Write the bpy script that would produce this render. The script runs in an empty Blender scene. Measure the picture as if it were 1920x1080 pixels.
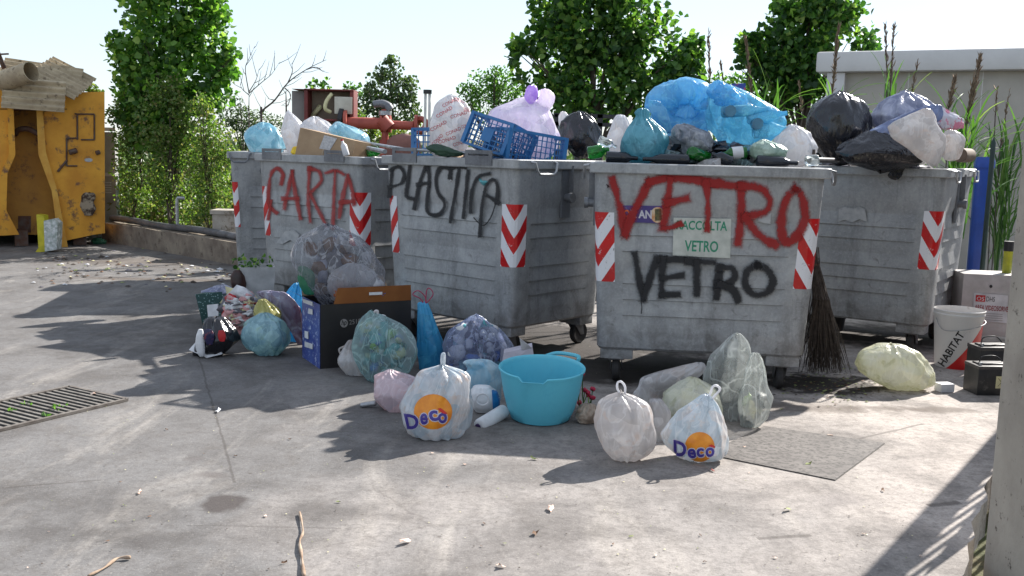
import bpy, bmesh, math, random
import numpy as np
from mathutils import Vector, Matrix, noise as mn
from mathutils.bvhtree import BVHTree
from math import radians as R, sin, cos, pi
S = bpy.context.scene
# ------------------------------------------------------------------ camera, sky, sun, exposure
F = 1867.0; CAMZ = 1.41
cd = bpy.data.cameras.new('camera'); cam = bpy.data.objects.new('camera', cd); S.collection.objects.link(cam)
cd.sensor_width = 36; cd.lens = 36*F/1920; cd.clip_end = 3000; cd.clip_start = .05
CM = Matrix.Rotation(R(90)-math.atan(257/F), 4, 'X') @ Matrix.Rotation(.025, 4, 'Z')
CM = Matrix.Translation((0,0,CAMZ)) @ CM
cam.matrix_world = CM; S.camera = cam
w = bpy.data.worlds.new('World'); S.world = w; w.use_nodes = True
nt = w.node_tree; bgn = nt.nodes['Background']; sky = nt.nodes.new('ShaderNodeTexSky')
SUN = Vector((.955, 1.01, 1.0)).normalized()
sky.sky_type = 'NISHITA'; sky.sun_disc = False; sky.sun_elevation = math.asin(SUN.z)
sky.sun_rotation = math.atan2(SUN.x, SUN.y); sky.dust_density = .35; sky.air_density = 1.0; sky.ozone_density = 2.0
tint = nt.nodes.new('ShaderNodeMix'); tint.data_type = 'RGBA'; tint.blend_type = 'MULTIPLY'; tint.inputs[0].default_value = 1; tint.inputs[7].default_value = (.96, .99, 1.04, 1)
hz = nt.nodes.new('ShaderNodeMix'); hz.data_type = 'RGBA'; hz.inputs[0].default_value = .62; hz.inputs[7].default_value = (5.1, 5.35, 5.6, 1)   # thin bright haze over the whole sky
nt.links.new(sky.outputs[0], hz.inputs[6]); nt.links.new(hz.outputs[2], tint.inputs[6]); nt.links.new(tint.outputs[2], bgn.inputs[0]); bgn.inputs[1].default_value = .088
sl = bpy.data.lights.new('sun', 'SUN'); sl.energy = 5.0; sl.angle = R(.53); sl.color = (1, .955, .89)
so = bpy.data.objects.new('sun', sl); S.collection.objects.link(so); so.rotation_euler = SUN.to_track_quat('Z', 'Y').to_euler()
S.view_settings.view_transform = 'Standard'; S.view_settings.look = 'None'; S.view_settings.exposure = 1.1; S.view_settings.gamma = 1
S.render.engine = 'CYCLES'; S.cycles.max_bounces = 8; S.cycles.transparent_max_bounces = 16
S.cycles.use_denoising = True; S.cycles.caustics_reflective = False; S.cycles.caustics_refractive = False
# ------------------------------------------------------------------ pixel -> place helpers
CP = Vector((0,0,CAMZ)); CR = CM.to_3x3()
def ray(px, py): return (CR @ Vector(((px-960)/F, (540-py)/F, -1))).normalized()
def G(px, py, z=0.0):
    d = ray(px, py); t = (z-CAMZ)/d.z; return CP + d*t
def W(px, py, Y):
    d = ray(px, py); return CP + d*(Y/d.y)
def PL(px, py, P0, n):
    d = ray(px, py); t = (P0-CP).dot(n)/d.dot(n); return CP + d*t
# ------------------------------------------------------------------ object helpers
def tag(o, label=None, cat=None, group=None, kind=None):
    if label: o['label'] = label
    if cat: o['category'] = cat
    if group: o['group'] = group
    if kind: o['kind'] = kind
    return o
def empty(name, loc, label, cat, rz=0, group=None):
    o = bpy.data.objects.new(name, None); S.collection.objects.link(o); o.location = loc; o.rotation_euler.z = rz
    o.empty_display_size = .1
    return tag(o, label, cat, group)
def mobj(name, me, mat, parent=None, world=False, smooth=False):
    if smooth is True:
        me.polygons.foreach_set('use_smooth', [True]*len(me.polygons))
    if mat:
        for m in (mat if isinstance(mat, (list, tuple)) else [mat]): me.materials.append(m)
    o = bpy.data.objects.new(name, me); S.collection.objects.link(o)
    if parent:
        o.parent = parent
        if world: 
            o.matrix_parent_inverse = pmat(parent).inverted()
    return o
def pmat(o):
    m = Matrix.LocRotScale(o.location, o.rotation_euler, o.scale)
    return (pmat(o.parent) @ o.matrix_parent_inverse @ m) if o.parent else m
class MB:
    def __init__(s): s.v = []; s.f = []; s.m = []; s.cur = 0
    def add(s, vs, fs):
        k = len(s.v); s.v += [tuple(p) for p in vs]; s.f += [tuple(i+k for i in f) for f in fs]; s.m += [s.cur]*len(fs); return s
    def box(s, c, d, rot=None, bev=0):
        hx, hy, hz = d[0]/2, d[1]/2, d[2]/2
        if bev:
            b = min(bev, hx*.9, hy*.9, hz*.9); vs = []
            bm = bmesh.new(); bmesh.ops.create_cube(bm, size=1)
            for v in bm.verts: v.co = Vector((v.co.x*d[0], v.co.y*d[1], v.co.z*d[2]))
            bmesh.ops.bevel(bm, geom=bm.edges[:], offset=b, segments=2, affect='EDGES', profile=.6)
            vs = [v.co.copy() for v in bm.verts]; bm.verts.index_update(); fs = [[v.index for v in f.verts] for f in bm.faces]; bm.free()
        else:
            vs = [Vector((x, y, z)) for x in (-hx, hx) for y in (-hy, hy) for z in (-hz, hz)]
            fs = [(0,1,3,2),(4,6,7,5),(0,4,5,1),(2,3,7,6),(0,2,6,4),(1,5,7,3)]
        if rot is not None: vs = [rot @ v for v in vs]
        c = Vector(c); return s.add([v+c for v in vs], fs)
    def tube(s, pts, r, n=8, cap=True):
        pts = [Vector(p) for p in pts]; rs = r if isinstance(r, (list, tuple)) else [r]*len(pts); vs = []; fs = []
        up = None
        for i, p in enumerate(pts):
            t = (pts[min(i+1, len(pts)-1)]-pts[max(i-1, 0)]).normalized()
            if up is None:
                up = Vector((0,0,1)) if abs(t.z) < .9 else Vector((1,0,0))
            a = t.cross(up).normalized(); b = a.cross(t).normalized(); up = b
            for k in range(n):
                q = 2*pi*k/n; vs.append(p + (a*cos(q)+b*sin(q))*rs[i])
        for i in range(len(pts)-1):
            for k in range(n): fs.append((i*n+k, i*n+(k+1)%n, (i+1)*n+(k+1)%n, (i+1)*n+k))
        if cap: fs += [tuple(range(n))[::-1], tuple((len(pts)-1)*n+k for k in range(n))]
        return s.add(vs, fs)
    def lathe(s, prof, n=24, M=None, closed=False):
        vs = []; fs = []
        for r, z in prof:
            for k in range(n): vs.append(Vector((r*cos(2*pi*k/n), r*sin(2*pi*k/n), z)))
        for i in range(len(prof)-1):
            for k in range(n): fs.append((i*n+k, i*n+(k+1)%n, (i+1)*n+(k+1)%n, (i+1)*n+k))
        if M: vs = [M @ v for v in vs]
        return s.add(vs, fs)
    def prism(s, poly, dv):       # poly: 3-D points, dv: extrusion
        n = len(poly); dv = Vector(dv); vs = [Vector(p) for p in poly]+[Vector(p)+dv for p in poly]
        return s.add(vs, [tuple(range(n))[::-1], tuple(range(n, 2*n))]+[(i, (i+1)%n, n+(i+1)%n, n+i) for i in range(n)])
    def mesh(s, name='mesh', fix=True):
        me = bpy.data.meshes.new(name); me.from_pydata(s.v, [], s.f); me.validate()
        if len(me.polygons) == len(s.m): me.polygons.foreach_set('material_index', s.m)
        if fix:
            bm = bmesh.new(); bm.from_mesh(me); bmesh.ops.recalc_face_normals(bm, faces=bm.faces[:]); bm.to_mesh(me); bm.free()
        me.update(); return me
    def build(s, name, mat, parent=None, smooth=False, world=False, fix=True):
        me = s.mesh(name, fix); o = mobj(name, me, mat, parent, world)
        if smooth:
            me.polygons.foreach_set('use_smooth', [True]*len(me.polygons))
            if smooth is not True:
                try: me.set_sharp_from_angle(angle=R(smooth))
                except Exception: pass
        return o
    def at(s, name, mat, base, label, cat, smooth=False, group=None, kind=None):   # one-mesh thing: world verts, origin at base
        b = Vector(base); s.v = [tuple(Vector(p)-b) for p in s.v]; o = s.build(name, mat, None, smooth); o.location = b
        return tag(o, label, cat, group, kind)
# ------------------------------------------------------------------ materials
def srgb(c): return tuple(((x/255/12.92) if x/255 <= .04045 else ((x/255+.055)/1.055)**2.4) for x in c)
def nmat(name):
    m = bpy.data.materials.new(name); m.use_nodes = True; t = m.node_tree; return m, t, t.nodes['Principled BSDF'], t.nodes['Material Output']
def N(t, typ, **kw):
    n = t.nodes.new(typ)
    for k, v in kw.items():
        if k.startswith('i_'): n.inputs[k[2:].replace('_', ' ')].default_value = v
        else: setattr(n, k, v)
    return n
def L(t, a, b): t.links.new(a, b)
def ramp(t, fac, stops):
    r = N(t, 'ShaderNodeValToRGB'); e = r.color_ramp.elements
    while len(e) < len(stops): e.new(.5)
    for x, (p, c) in zip(e, stops):
        x.position = p; x.color = (c, c, c, 1) if isinstance(c, (int, float)) else (*c[:3], 1)
    L(t, fac, r.inputs[0]); return r.outputs[0]
def math_(t, op, a, b=None, c=None):
    n = N(t, 'ShaderNodeMath', operation=op)
    for i, x in enumerate((a, b, c)):
        if x is None: continue
        if isinstance(x, (int, float)): n.inputs[i].default_value = x
        else: L(t, x, n.inputs[i])
    return n.outputs[0]
def mixc(t, fac, a, b, mode='MIX'):
    n = N(t, 'ShaderNodeMix', data_type='RGBA', blend_type=mode)
    for s_, x in ((n.inputs[0], fac), (n.inputs[6], a), (n.inputs[7], b)):
        if isinstance(x, (int, float)): s_.default_value = x
        elif isinstance(x, tuple): s_.default_value = (*x[:3], 1)
        else: L(t, x, s_)
    return n.outputs[2]
def tex(t, scale=5, detail=6, rough=.6, dist=0, coord='Object', sc=None, off=None):
    tc = N(t, 'ShaderNodeTexCoord'); src = tc.outputs[coord]
    if sc or off:
        mp = N(t, 'ShaderNodeMapping'); L(t, src, mp.inputs[0]); src = mp.outputs[0]
        if sc: mp.inputs['Scale'].default_value = sc
        if off: mp.inputs['Location'].default_value = off
    n = N(t, 'ShaderNodeTexNoise'); n.inputs['Scale'].default_value = scale; n.inputs['Detail'].default_value = detail
    n.inputs['Roughness'].default_value = rough; n.inputs['Distortion'].default_value = dist
    L(t, src, n.inputs['Vector']); return n.outputs['Fac']
def bump(t, b, h, strength=.3, dist=.01):
    n = N(t, 'ShaderNodeBump'); n.inputs['Strength'].default_value = strength; n.inputs['Distance'].default_value = dist
    L(t, h, n.inputs['Height']); L(t, n.outputs[0], b.inputs['Normal']); return n
def PM(name, c1, c2=None, scale=8, rough=.6, metal=0, bmp=.2, bscale=40, spots=None, sc=None, lo=.35, hi=.65, spec=.5, coat=0, bd=.004):
    m, t, b, o = nmat(name)
    c2 = c2 or tuple(x*.75 for x in c1)
    f = ramp(t, tex(t, scale, sc=sc), [(lo, 0), (hi, 1)])
    col = mixc(t, f, c1, c2)
    if spots:
        sc_, lo_, hi_, colr = spots
        col = mixc(t, ramp(t, tex(t, sc_, 8, .7), [(lo_, 0), (hi_, 1)]), col, colr)
    L(t, col, b.inputs['Base Color']); b.inputs['Roughness'].default_value = rough; b.inputs['Metallic'].default_value = metal
    b.inputs['Specular IOR Level'].default_value = spec; b.inputs['Coat Weight'].default_value = coat
    if bmp: bump(t, b, tex(t, bscale, 5), bmp, bd)
    return m
def PLAST(name, c1, c2=None, c3=None, transl=.35, alpha=1.0, rough=.26, mott=5, bs=.45, fold=14, gloss=.5, stretch=(1,1,.45)):
    """thin bag film: mottled contents colour, wrinkle bump, translucency and partial see-through"""
    m, t, b, o = nmat(name)
    c2 = c2 or tuple(x*.8 for x in c1); c3 = c3 or c1
    ox = tuple(random.Random(name).uniform(0, 9) for _ in range(3))
    n1 = tex(t, mott, 5, .6, .6, off=ox); n2 = tex(t, mott*2.3, 4, .6, 1.0, off=(ox[1], ox[2], ox[0]))
    col = mixc(t, ramp(t, n1, [(.40, 0), (.62, 1)]), c1, c2)
    col = mixc(t, ramp(t, n2, [(.55, 0), (.68, 1)]), col, c3)
    w1 = tex(t, fold*.7, 2, .45, 1.6, sc=stretch, off=ox); w2 = tex(t, fold*2.0, 2, .45, 1.0, sc=stretch, off=ox)
    r1 = math_(t, 'ABSOLUTE', math_(t, 'SUBTRACT', w1, .5)); r2 = math_(t, 'ABSOLUTE', math_(t, 'SUBTRACT', w2, .5))
    h = math_(t, 'ADD', math_(t, 'MULTIPLY', r1, 2.2), math_(t, 'MULTIPLY', r2, .6))
    crease = ramp(t, r1, [(0, 1), (.035, 0)])
    vo = N(t, 'ShaderNodeTexVoronoi'); vo.inputs['Scale'].default_value = mott*2.1; tcv = N(t, 'ShaderNodeTexCoord'); wv = N(t, 'ShaderNodeTexNoise'); wv.inputs['Scale'].default_value = 9; L(t, tcv.outputs['Object'], wv.inputs['Vector'])
    av = N(t, 'ShaderNodeMix', data_type='RGBA', blend_type='ADD'); av.inputs[0].default_value = .12; L(t, tcv.outputs['Object'], av.inputs[6]); L(t, wv.outputs['Color'], av.inputs[7]); L(t, av.outputs[2], vo.inputs['Vector'])
    vs_ = N(t, 'ShaderNodeSeparateColor'); L(t, vo.outputs['Color'], vs_.inputs[0])
    col = mixc(t, ramp(t, vs_.outputs[0], [(.35, 0), (.8, .55)]), col, tuple(x*.72 for x in c2)); col = mixc(t, ramp(t, vs_.outputs[1], [(.6, 0), (.9, .5)]), col, c3)
    stz = tex(t, 24, 2, .4, .5, sc=(1, 1, .13), off=ox); rs = math_(t, 'ABSOLUTE', math_(t, 'SUBTRACT', stz, .5))
    h = math_(t, 'ADD', h, math_(t, 'MULTIPLY', rs, 1.6))
    lite = tuple(min(.9, x*1.25+.06*min(1, x*4)) for x in c1)
    col = mixc(t, math_(t, 'MULTIPLY', crease, .35), col, lite)
    L(t, col, b.inputs['Base Color']); b.inputs['Roughness'].default_value = rough; b.inputs['Specular IOR Level'].default_value = gloss
    bp = bump(t, b, h, bs, .012)
    tr = N(t, 'ShaderNodeBsdfTranslucent'); L(t, col, tr.inputs[0]); L(t, bp.outputs[0], tr.inputs['Normal'])
    mx = N(t, 'ShaderNodeMixShader'); mx.inputs[0].default_value = transl; L(t, b.outputs[0], mx.inputs[1]); L(t, tr.outputs[0], mx.inputs[2])
    out = mx.outputs[0]
    if alpha < 1:
        tp = N(t, 'ShaderNodeBsdfTransparent'); tp.inputs[0].default_value = (*[.6+.4*x for x in c1], 1)
        lw = N(t, 'ShaderNodeLayerWeight'); lw.inputs[0].default_value = .35
        a = math_(t, 'ADD', math_(t, 'MULTIPLY', crease, .35), alpha)
        a = math_(t, 'MINIMUM', math_(t, 'ADD', a, math_(t, 'MULTIPLY', lw.outputs['Facing'], .45)), 1)
        m2 = N(t, 'ShaderNodeMixShader'); L(t, a, m2.inputs[0]); L(t, tp.outputs[0], m2.inputs[1]); L(t, out, m2.inputs[2]); out = m2.outputs[0]
    L(t, out, o.inputs[0]); return m
def GLASS(name, c, rough=.08, tr=.75):
    m, t, b, o = nmat(name); b.inputs['Base Color'].default_value = (*c, 1); b.inputs['Roughness'].default_value = rough
    b.inputs['Transmission Weight'].default_value = tr; b.inputs['IOR'].default_value = 1.45; return m
def LEAFM(name, stops, tl=.45, rough=.45):
    m, t, b, o = nmat(name); g = N(t, 'ShaderNodeNewGeometry'); c = ramp(t, g.outputs['Random Per Island'], stops)
    L(t, c, b.inputs['Base Color']); b.inputs['Roughness'].default_value = rough
    tr = N(t, 'ShaderNodeBsdfTranslucent'); c2 = mixc(t, 1.0, c, (1.35, 1.5, .62), 'MULTIPLY'); L(t, c2, tr.inputs[0])
    mx = N(t, 'ShaderNodeMixShader'); mx.inputs[0].default_value = tl; L(t, b.outputs[0], mx.inputs[1]); L(t, tr.outputs[0], mx.inputs[2]); L(t, mx.outputs[0], o.inputs[0]); return m
# ------------------------------------------------------------------ ground material: worn concrete
def ground_mat():
    m, t, b, o = nmat('worn_concrete')
    tc = N(t, 'ShaderNodeTexCoord'); P = tc.outputs['Object']; sx = N(t, 'ShaderNodeSeparateXYZ'); L(t, P, sx.inputs[0])
    big = tex(t, .55, 5, .6, .5); mid = tex(t, 2.2, 8, .68, .4); fin = tex(t, 26, 8, .75); strk = tex(t, 3.2, 6, .65, .8, sc=(1, .28, 1))
    warm = srgb((178, 169, 162)); grey = srgb((115, 113, 112)); dark = srgb((74, 70, 68))
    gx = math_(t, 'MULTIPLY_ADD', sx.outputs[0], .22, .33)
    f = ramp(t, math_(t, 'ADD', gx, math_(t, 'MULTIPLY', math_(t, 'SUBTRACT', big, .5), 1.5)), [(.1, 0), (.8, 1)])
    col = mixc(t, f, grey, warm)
    col = mixc(t, ramp(t, mid, [(.44, 0), (.70, .7)]), col, dark)
    col = mixc(t, ramp(t, strk, [(.52, 0), (.74, .38)]), col, srgb((196, 188, 178)))
    col = mixc(t, ramp(t, fin, [(.47, 0), (.7, .55)]), col, dark)
    m3 = tex(t, 5.5, 9, .74, .7, off=(4, 9, 2)); col = mixc(t, ramp(t, m3, [(.50, 0), (.70, .5)]), col, srgb((92, 86, 81)))
    m4 = tex(t, 90, 4, .8); col = mixc(t, ramp(t, m4, [(.52, 0), (.7, .5)]), col, srgb((84, 78, 72))); col = mixc(t, ramp(t, m4, [(.28, .4), (.42, 0)]), col, srgb((206, 198, 186)))
    crk = N(t, 'ShaderNodeTexVoronoi', feature='DISTANCE_TO_EDGE'); crk.inputs['Scale'].default_value = .8; wc_ = N(t, 'ShaderNodeMix', data_type='RGBA', blend_type='ADD'); wc_.inputs[0].default_value = .35; wn = N(t, 'ShaderNodeTexNoise'); wn.inputs['Scale'].default_value = 3; wn.inputs['Detail'].default_value = 7; L(t, P, wn.inputs['Vector']); L(t, P, wc_.inputs[6]); L(t, wn.outputs['Color'], wc_.inputs[7]); L(t, wc_.outputs[2], crk.inputs['Vector'])
    col = mixc(t, math_(t, 'MULTIPLY', ramp(t, crk.outputs['Distance'], [(.003, .22), (.008, 0)]), ramp(t, tex(t, 1.1, 3, off=(5, 5, 5)), [(.5, 0), (.6, 1)])), col, srgb((70, 63, 57)))
    sp = N(t, 'ShaderNodeTexVoronoi'); sp.inputs['Scale'].default_value = 9; L(t, P, sp.inputs['Vector'])
    spn = N(t, 'ShaderNodeSeparateColor'); L(t, sp.outputs['Color'], spn.inputs[0])
    spot = math_(t, 'MULTIPLY', ramp(t, sp.outputs['Distance'], [(.03, 1), (.10, 0)]), ramp(t, spn.outputs[0], [(.72, 0), (.8, .55)]))
    col = mixc(t, spot, col, srgb((70, 60, 52)))
    wrp = tex(t, 7, 5, .6); wrp2 = tex(t, 7, 5, .6, off=(5, 3, 1))
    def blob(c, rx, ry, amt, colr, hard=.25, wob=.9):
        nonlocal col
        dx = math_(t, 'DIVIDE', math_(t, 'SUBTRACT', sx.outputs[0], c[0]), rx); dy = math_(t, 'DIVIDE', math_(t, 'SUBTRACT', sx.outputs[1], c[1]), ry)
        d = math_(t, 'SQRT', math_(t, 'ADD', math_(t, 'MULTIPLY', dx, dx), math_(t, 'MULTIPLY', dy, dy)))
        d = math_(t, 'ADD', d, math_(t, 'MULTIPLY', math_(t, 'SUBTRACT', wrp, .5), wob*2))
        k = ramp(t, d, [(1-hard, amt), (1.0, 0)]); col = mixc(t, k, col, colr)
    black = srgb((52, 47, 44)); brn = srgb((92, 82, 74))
    g = G(425, 943); blob(g, .10, .13, .9, srgb((72, 66, 64)), .3, .5)
    g = G(400, 890); blob(g, .09, .05, .6, srgb((92, 86, 84)), .6, .5)
    g = G(365, 860); blob(g, .06, .05, .45, srgb((92, 86, 84)), .6, .5)
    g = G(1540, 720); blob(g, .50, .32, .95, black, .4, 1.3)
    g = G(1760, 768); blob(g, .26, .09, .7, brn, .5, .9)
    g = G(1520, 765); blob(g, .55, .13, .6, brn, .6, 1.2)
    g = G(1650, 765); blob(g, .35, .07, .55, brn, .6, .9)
    g = G(1200, 690); blob(g, 1.05, .7, .9, black, .4, .6)  # container blobs: dirt, plus painted shade under and in front of the containers
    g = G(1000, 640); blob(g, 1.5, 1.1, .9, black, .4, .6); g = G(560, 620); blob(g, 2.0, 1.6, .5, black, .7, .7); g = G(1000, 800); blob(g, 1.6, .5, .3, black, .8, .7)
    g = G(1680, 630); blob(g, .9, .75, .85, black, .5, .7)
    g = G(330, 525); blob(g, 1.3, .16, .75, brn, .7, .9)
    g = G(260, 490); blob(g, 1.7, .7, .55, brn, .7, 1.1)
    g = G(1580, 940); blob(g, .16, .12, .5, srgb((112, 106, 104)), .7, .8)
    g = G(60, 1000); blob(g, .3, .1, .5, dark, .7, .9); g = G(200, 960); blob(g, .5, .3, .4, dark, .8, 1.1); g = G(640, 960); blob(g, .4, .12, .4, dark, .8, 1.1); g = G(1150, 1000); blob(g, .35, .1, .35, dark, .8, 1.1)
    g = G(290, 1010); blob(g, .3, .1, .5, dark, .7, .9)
    def line(a, c, wd, amt):
        nonlocal col
        a = Vector(a[:2]); c = Vector(c[:2]); dr = (c-a); ln = dr.length; dr /= ln; nn = Vector((-dr.y, dr.x))
        u = math_(t, 'ADD', math_(t, 'MULTIPLY', sx.outputs[0], dr.x), math_(t, 'MULTIPLY_ADD', sx.outputs[1], dr.y, -a.dot(dr)))
        v = math_(t, 'ADD', math_(t, 'MULTIPLY', sx.outputs[0], nn.x), math_(t, 'MULTIPLY_ADD', sx.outputs[1], nn.y, -a.dot(nn)))
        v = math_(t, 'ADD', v, math_(t, 'MULTIPLY', math_(t, 'SUBTRACT', wrp2, .5), .03))
        k = math_(t, 'MULTIPLY', ramp(t, math_(t, 'ABSOLUTE', v), [(wd*.4, amt), (wd, 0)]), math_(t, 'MULTIPLY', math_(t, 'GREATER_THAN', u, 0), math_(t, 'LESS_THAN', u, ln)))
        col = mixc(t, k, col, srgb((62, 56, 52)))
    line(G(365, 640), G(440, 905), .008, .5); line(G(0, 915), G(190, 900), .012, .35); line(G(350, 985), G(640, 990), .008, .35)
    line(G(1600, 825), G(1730, 795), .012, .5); line(G(1740, 948), G(1800, 942), .03, .6); line(G(1420, 1010), G(1520, 1003), .02, .5)
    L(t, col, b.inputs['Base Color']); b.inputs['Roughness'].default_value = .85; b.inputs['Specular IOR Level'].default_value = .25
    hh = math_(t, 'ADD', math_(t, 'MULTIPLY', fin, .5), math_(t, 'MULTIPLY', mid, 1.0)); bump(t, b, math_(t, 'ADD', hh, math_(t, 'MULTIPLY', m4, .4)), .55, .01)
    return m
M = {}
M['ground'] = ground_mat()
M['soil'] = PM('weedy_soil', srgb((96, 84, 62)), srgb((66, 78, 40)), 3, .95, spots=(12, .55, .7, srgb((50, 48, 34))), bmp=.6, bscale=20, bd=.03)
def steel_mat(name, c1, c2, metal=.25):
    m, t, b, o = nmat(name)
    a = tex(t, 5, 8, .7); st = tex(t, 5, 6, .7, .3, sc=(1.6, 1.6, .18)); f = tex(t, 60, 4, .7); s2 = tex(t, 11, 9, .78, 1.0, off=(3, 1, 2)); sm = tex(t, 1.7, 4, .6, .5, off=(8, 2, 4))
    col = mixc(t, ramp(t, a, [(.35, 0), (.68, 1)]), c1, c2)
    col = mixc(t, ramp(t, st, [(.52, 0), (.70, .7)]), col, tuple(x*.4 for x in c1))
    col = mixc(t, ramp(t, sm, [(.5, 0), (.7, .45)]), col, tuple(x*.55 for x in c2))
    col = mixc(t, ramp(t, f, [(.47, 0), (.75, .3)]), col, tuple(min(1, x*1.5) for x in c1))
    col = mixc(t, ramp(t, s2, [(.58, 0), (.68, .55)]), col, srgb((80, 75, 72)))
    tc = N(t, 'ShaderNodeTexCoord'); sx = N(t, 'ShaderNodeSeparateXYZ'); L(t, tc.outputs['Object'], sx.inputs[0])
    low = math_(t, 'MULTIPLY', ramp(t, sx.outputs[2], [(.2, 1), (.62, 0)]), ramp(t, tex(t, 6, 7, .7, .6, off=(1, 7, 2)), [(.42, 0), (.62, .6)]))
    col = mixc(t, low, col, srgb((74, 66, 58)))
    L(t, col, b.inputs['Base Color']); b.inputs['Metallic'].default_value = metal
    L(t, ramp(t, a, [(.3, .40), (.7, .58)]), b.inputs['Roughness']); bump(t, b, math_(t, 'ADD', f, math_(t, 'MULTIPLY', tex(t, 3, 2, .5), 6)), .22, .006)
    return m
M['galv'] = steel_mat('galvanised_steel', srgb((164, 165, 166)), srgb((136, 138, 140)))
M['galvd'] = steel_mat('dull_steel', srgb((122, 124, 128)), srgb((100, 101, 106)), .4)
M['zinc'] = PM('bright_zinc', srgb((176, 178, 180)), srgb((140, 142, 146)), 20, .4, .6)
M['rubber'] = PM('black_rubber', (.018, .018, .02), (.04, .037, .035), 12, .75)
M['ruststeel'] = PM('rusty_steel', srgb((98, 88, 82)), srgb((92, 58, 40)), 14, .7, .3)
def chev_mat():
    m, t, b, o = nmat('red_white_reflective'); uv = N(t, 'ShaderNodeUVMap'); sx = N(t, 'ShaderNodeSeparateXYZ'); L(t, uv.outputs[0], sx.inputs[0])
    a = math_(t, 'ABSOLUTE', sx.outputs[0]); v = math_(t, 'ADD', math_(t, 'SUBTRACT', .42, sx.outputs[1]), math_(t, 'MULTIPLY', a, 1.5))
    fr = math_(t, 'FRACT', math_(t, 'DIVIDE', v, .225)); k = math_(t, 'LESS_THAN', fr, .48)
    wr = ramp(t, tex(t, 22, 9, .8, .5), [(.605, 0), (.63, 1)]); red = mixc(t, ramp(t, tex(t, 9, 5), [(.4, 0), (.7, 1)]), srgb((196, 14, 22)), srgb((166, 20, 24)))
    col = mixc(t, k, srgb((218, 218, 222)), red)
    col = mixc(t, math_(t, 'MULTIPLY', wr, .85), col, mixc(t, k, srgb((90, 90, 94)), srgb((200, 196, 196))))
    L(t, col, b.inputs['Base Color']); b.inputs['Roughness'].default_value = .3; return m
M['chev'] = chev_mat()
def spray_mat(name, c, soft=.5, dens=1.0):
    m, t, b, o = nmat(name); uv = N(t, 'ShaderNodeUVMap'); sx = N(t, 'ShaderNodeSeparateXYZ'); L(t, uv.outputs[0], sx.inputs[0])
    e = math_(t, 'SUBTRACT', 1, math_(t, 'ABSOLUTE', sx.outputs[0])); e = math_(t, 'MINIMUM', e, sx.outputs[1])
    nz = tex(t, 130, 3, .8); nb = tex(t, 9, 4, .6)
    e = math_(t, 'ADD', e, math_(t, 'MULTIPLY', math_(t, 'SUBTRACT', nz, .5), .9)); e = math_(t, 'ADD', e, math_(t, 'MULTIPLY', math_(t, 'SUBTRACT', nb, .5), 1.3))
    a = ramp(t, e, [(.02, 0), (.26, .2), (.34+soft*.5, dens)]); b.inputs['Base Color'].default_value = (*c, 1); b.inputs['Roughness'].default_value = .7
    L(t, a, b.inputs['Alpha']); return m
M['spray_black'] = spray_mat('black_spray', (.012, .012, .014), .45, .96)
M['spray_red'] = spray_mat('red_spray', srgb((150, 22, 20)), .5, .88)
M['spray_redthin'] = spray_mat('thin_red_spray', srgb((158, 40, 36)), .6, .8)
# ------------------------------------------------------------------ setting
def jag(a, b, n, amp, seed):
    rnd = random.Random(seed); a = Vector(a); b = Vector(b); d = b-a; nn = Vector((-d.y, d.x)).normalized()
    return [a + d*(i/n) + nn*(mn.noise(Vector((i*.31, seed, 0)))*amp + rnd.uniform(-amp, amp)*.35) for i in range(n)]
edge = jag((-3.9, -6.6), G(1850, 905).xy, 150, .03, 3)
poly = [Vector((-40, -6.6))]+edge+[G(1850, 905).xy, Vector((2.5, 4.8)), Vector((60, 4.8)), Vector((60, 40)), Vector((9, 40)), Vector((9, 11)), Vector((-1.4, 11)), G(450, 496).xy+Vector((.3, .25)), G(195, 452).xy+Vector((.2, .35)), Vector((-5.8, 40)), Vector((-40, 40))]
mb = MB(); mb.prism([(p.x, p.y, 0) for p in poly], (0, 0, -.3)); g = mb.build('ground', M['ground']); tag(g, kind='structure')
mb = MB(); n = 40
for i in range(n+1):
    for j in range(n+1):
        x = (i/n*2-1); y = (j/n*2-1); x = math.copysign(abs(x)**2.4, x)*900; y = math.copysign(abs(y)**2.4, y)*900+6
        r = math.hypot(x, y); z = -.16 + (mn.noise(Vector((x*.02, y*.02, 0)))*4 if r > 60 else 0)
        if x < -7 and y > 16 and r < 120: z += .0
        mb.v.append((x, y, z))
mb.f = [(i*(n+1)+j, (i+1)*(n+1)+j, (i+1)*(n+1)+j+1, i*(n+1)+j+1) for i in range(n) for j in range(n)]; mb.m = [0]*len(mb.f)
tag(mb.build('terrain', M['soil'], smooth=True), kind='structure')
# low wall with a steel pipe on top
M['wall'] = PM('rough_wall', srgb((150, 138, 122)), srgb((110, 98, 88)), 4, .9, spots=(9, .56, .68, srgb((84, 72, 64))), bmp=.5, bscale=30, bd=.01)
A = G(192, 452); B = G(450, 499); A.z = B.z = 0; d = (B-A).normalized(); nn = Vector((-d.y, d.x, 0)); B = B + d*1.3
lw = empty('low_wall', A, 'low rough concrete kerb wall with a pipe along its top, between weeds and yard', 'wall')
za = CAMZ-(418-264)*A.y/F; mb = MB()
h = .27; seg = 14; vs = []; fs = []
for i in range(seg+1):
    p = A + (B-A)*(i/seg); hh = h+mn.noise(p*1.7)*.012
    for q, z in ((-.0, 0), (-.01, hh), (.22, hh+.004), (.24, -.1)): vs.append(p+nn*q+Vector((0, 0, z)))
for i in range(seg):
    for k in range(3): fs.append((i*4+k, (i+1)*4+k, (i+1)*4+k+1, i*4+k+1))
mb.add(vs, fs); mb.build('wall_body', M['wall'], lw, world=True)
mb = MB(); mb.tube([A+(B-A)*(i/12)+nn*.15+Vector((0, 0, h+.05+.01*sin(i*1.3))) for i in range(13)], .045, 10); mb.build('pipe', M['galvd'], lw, 40, world=True)
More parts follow.
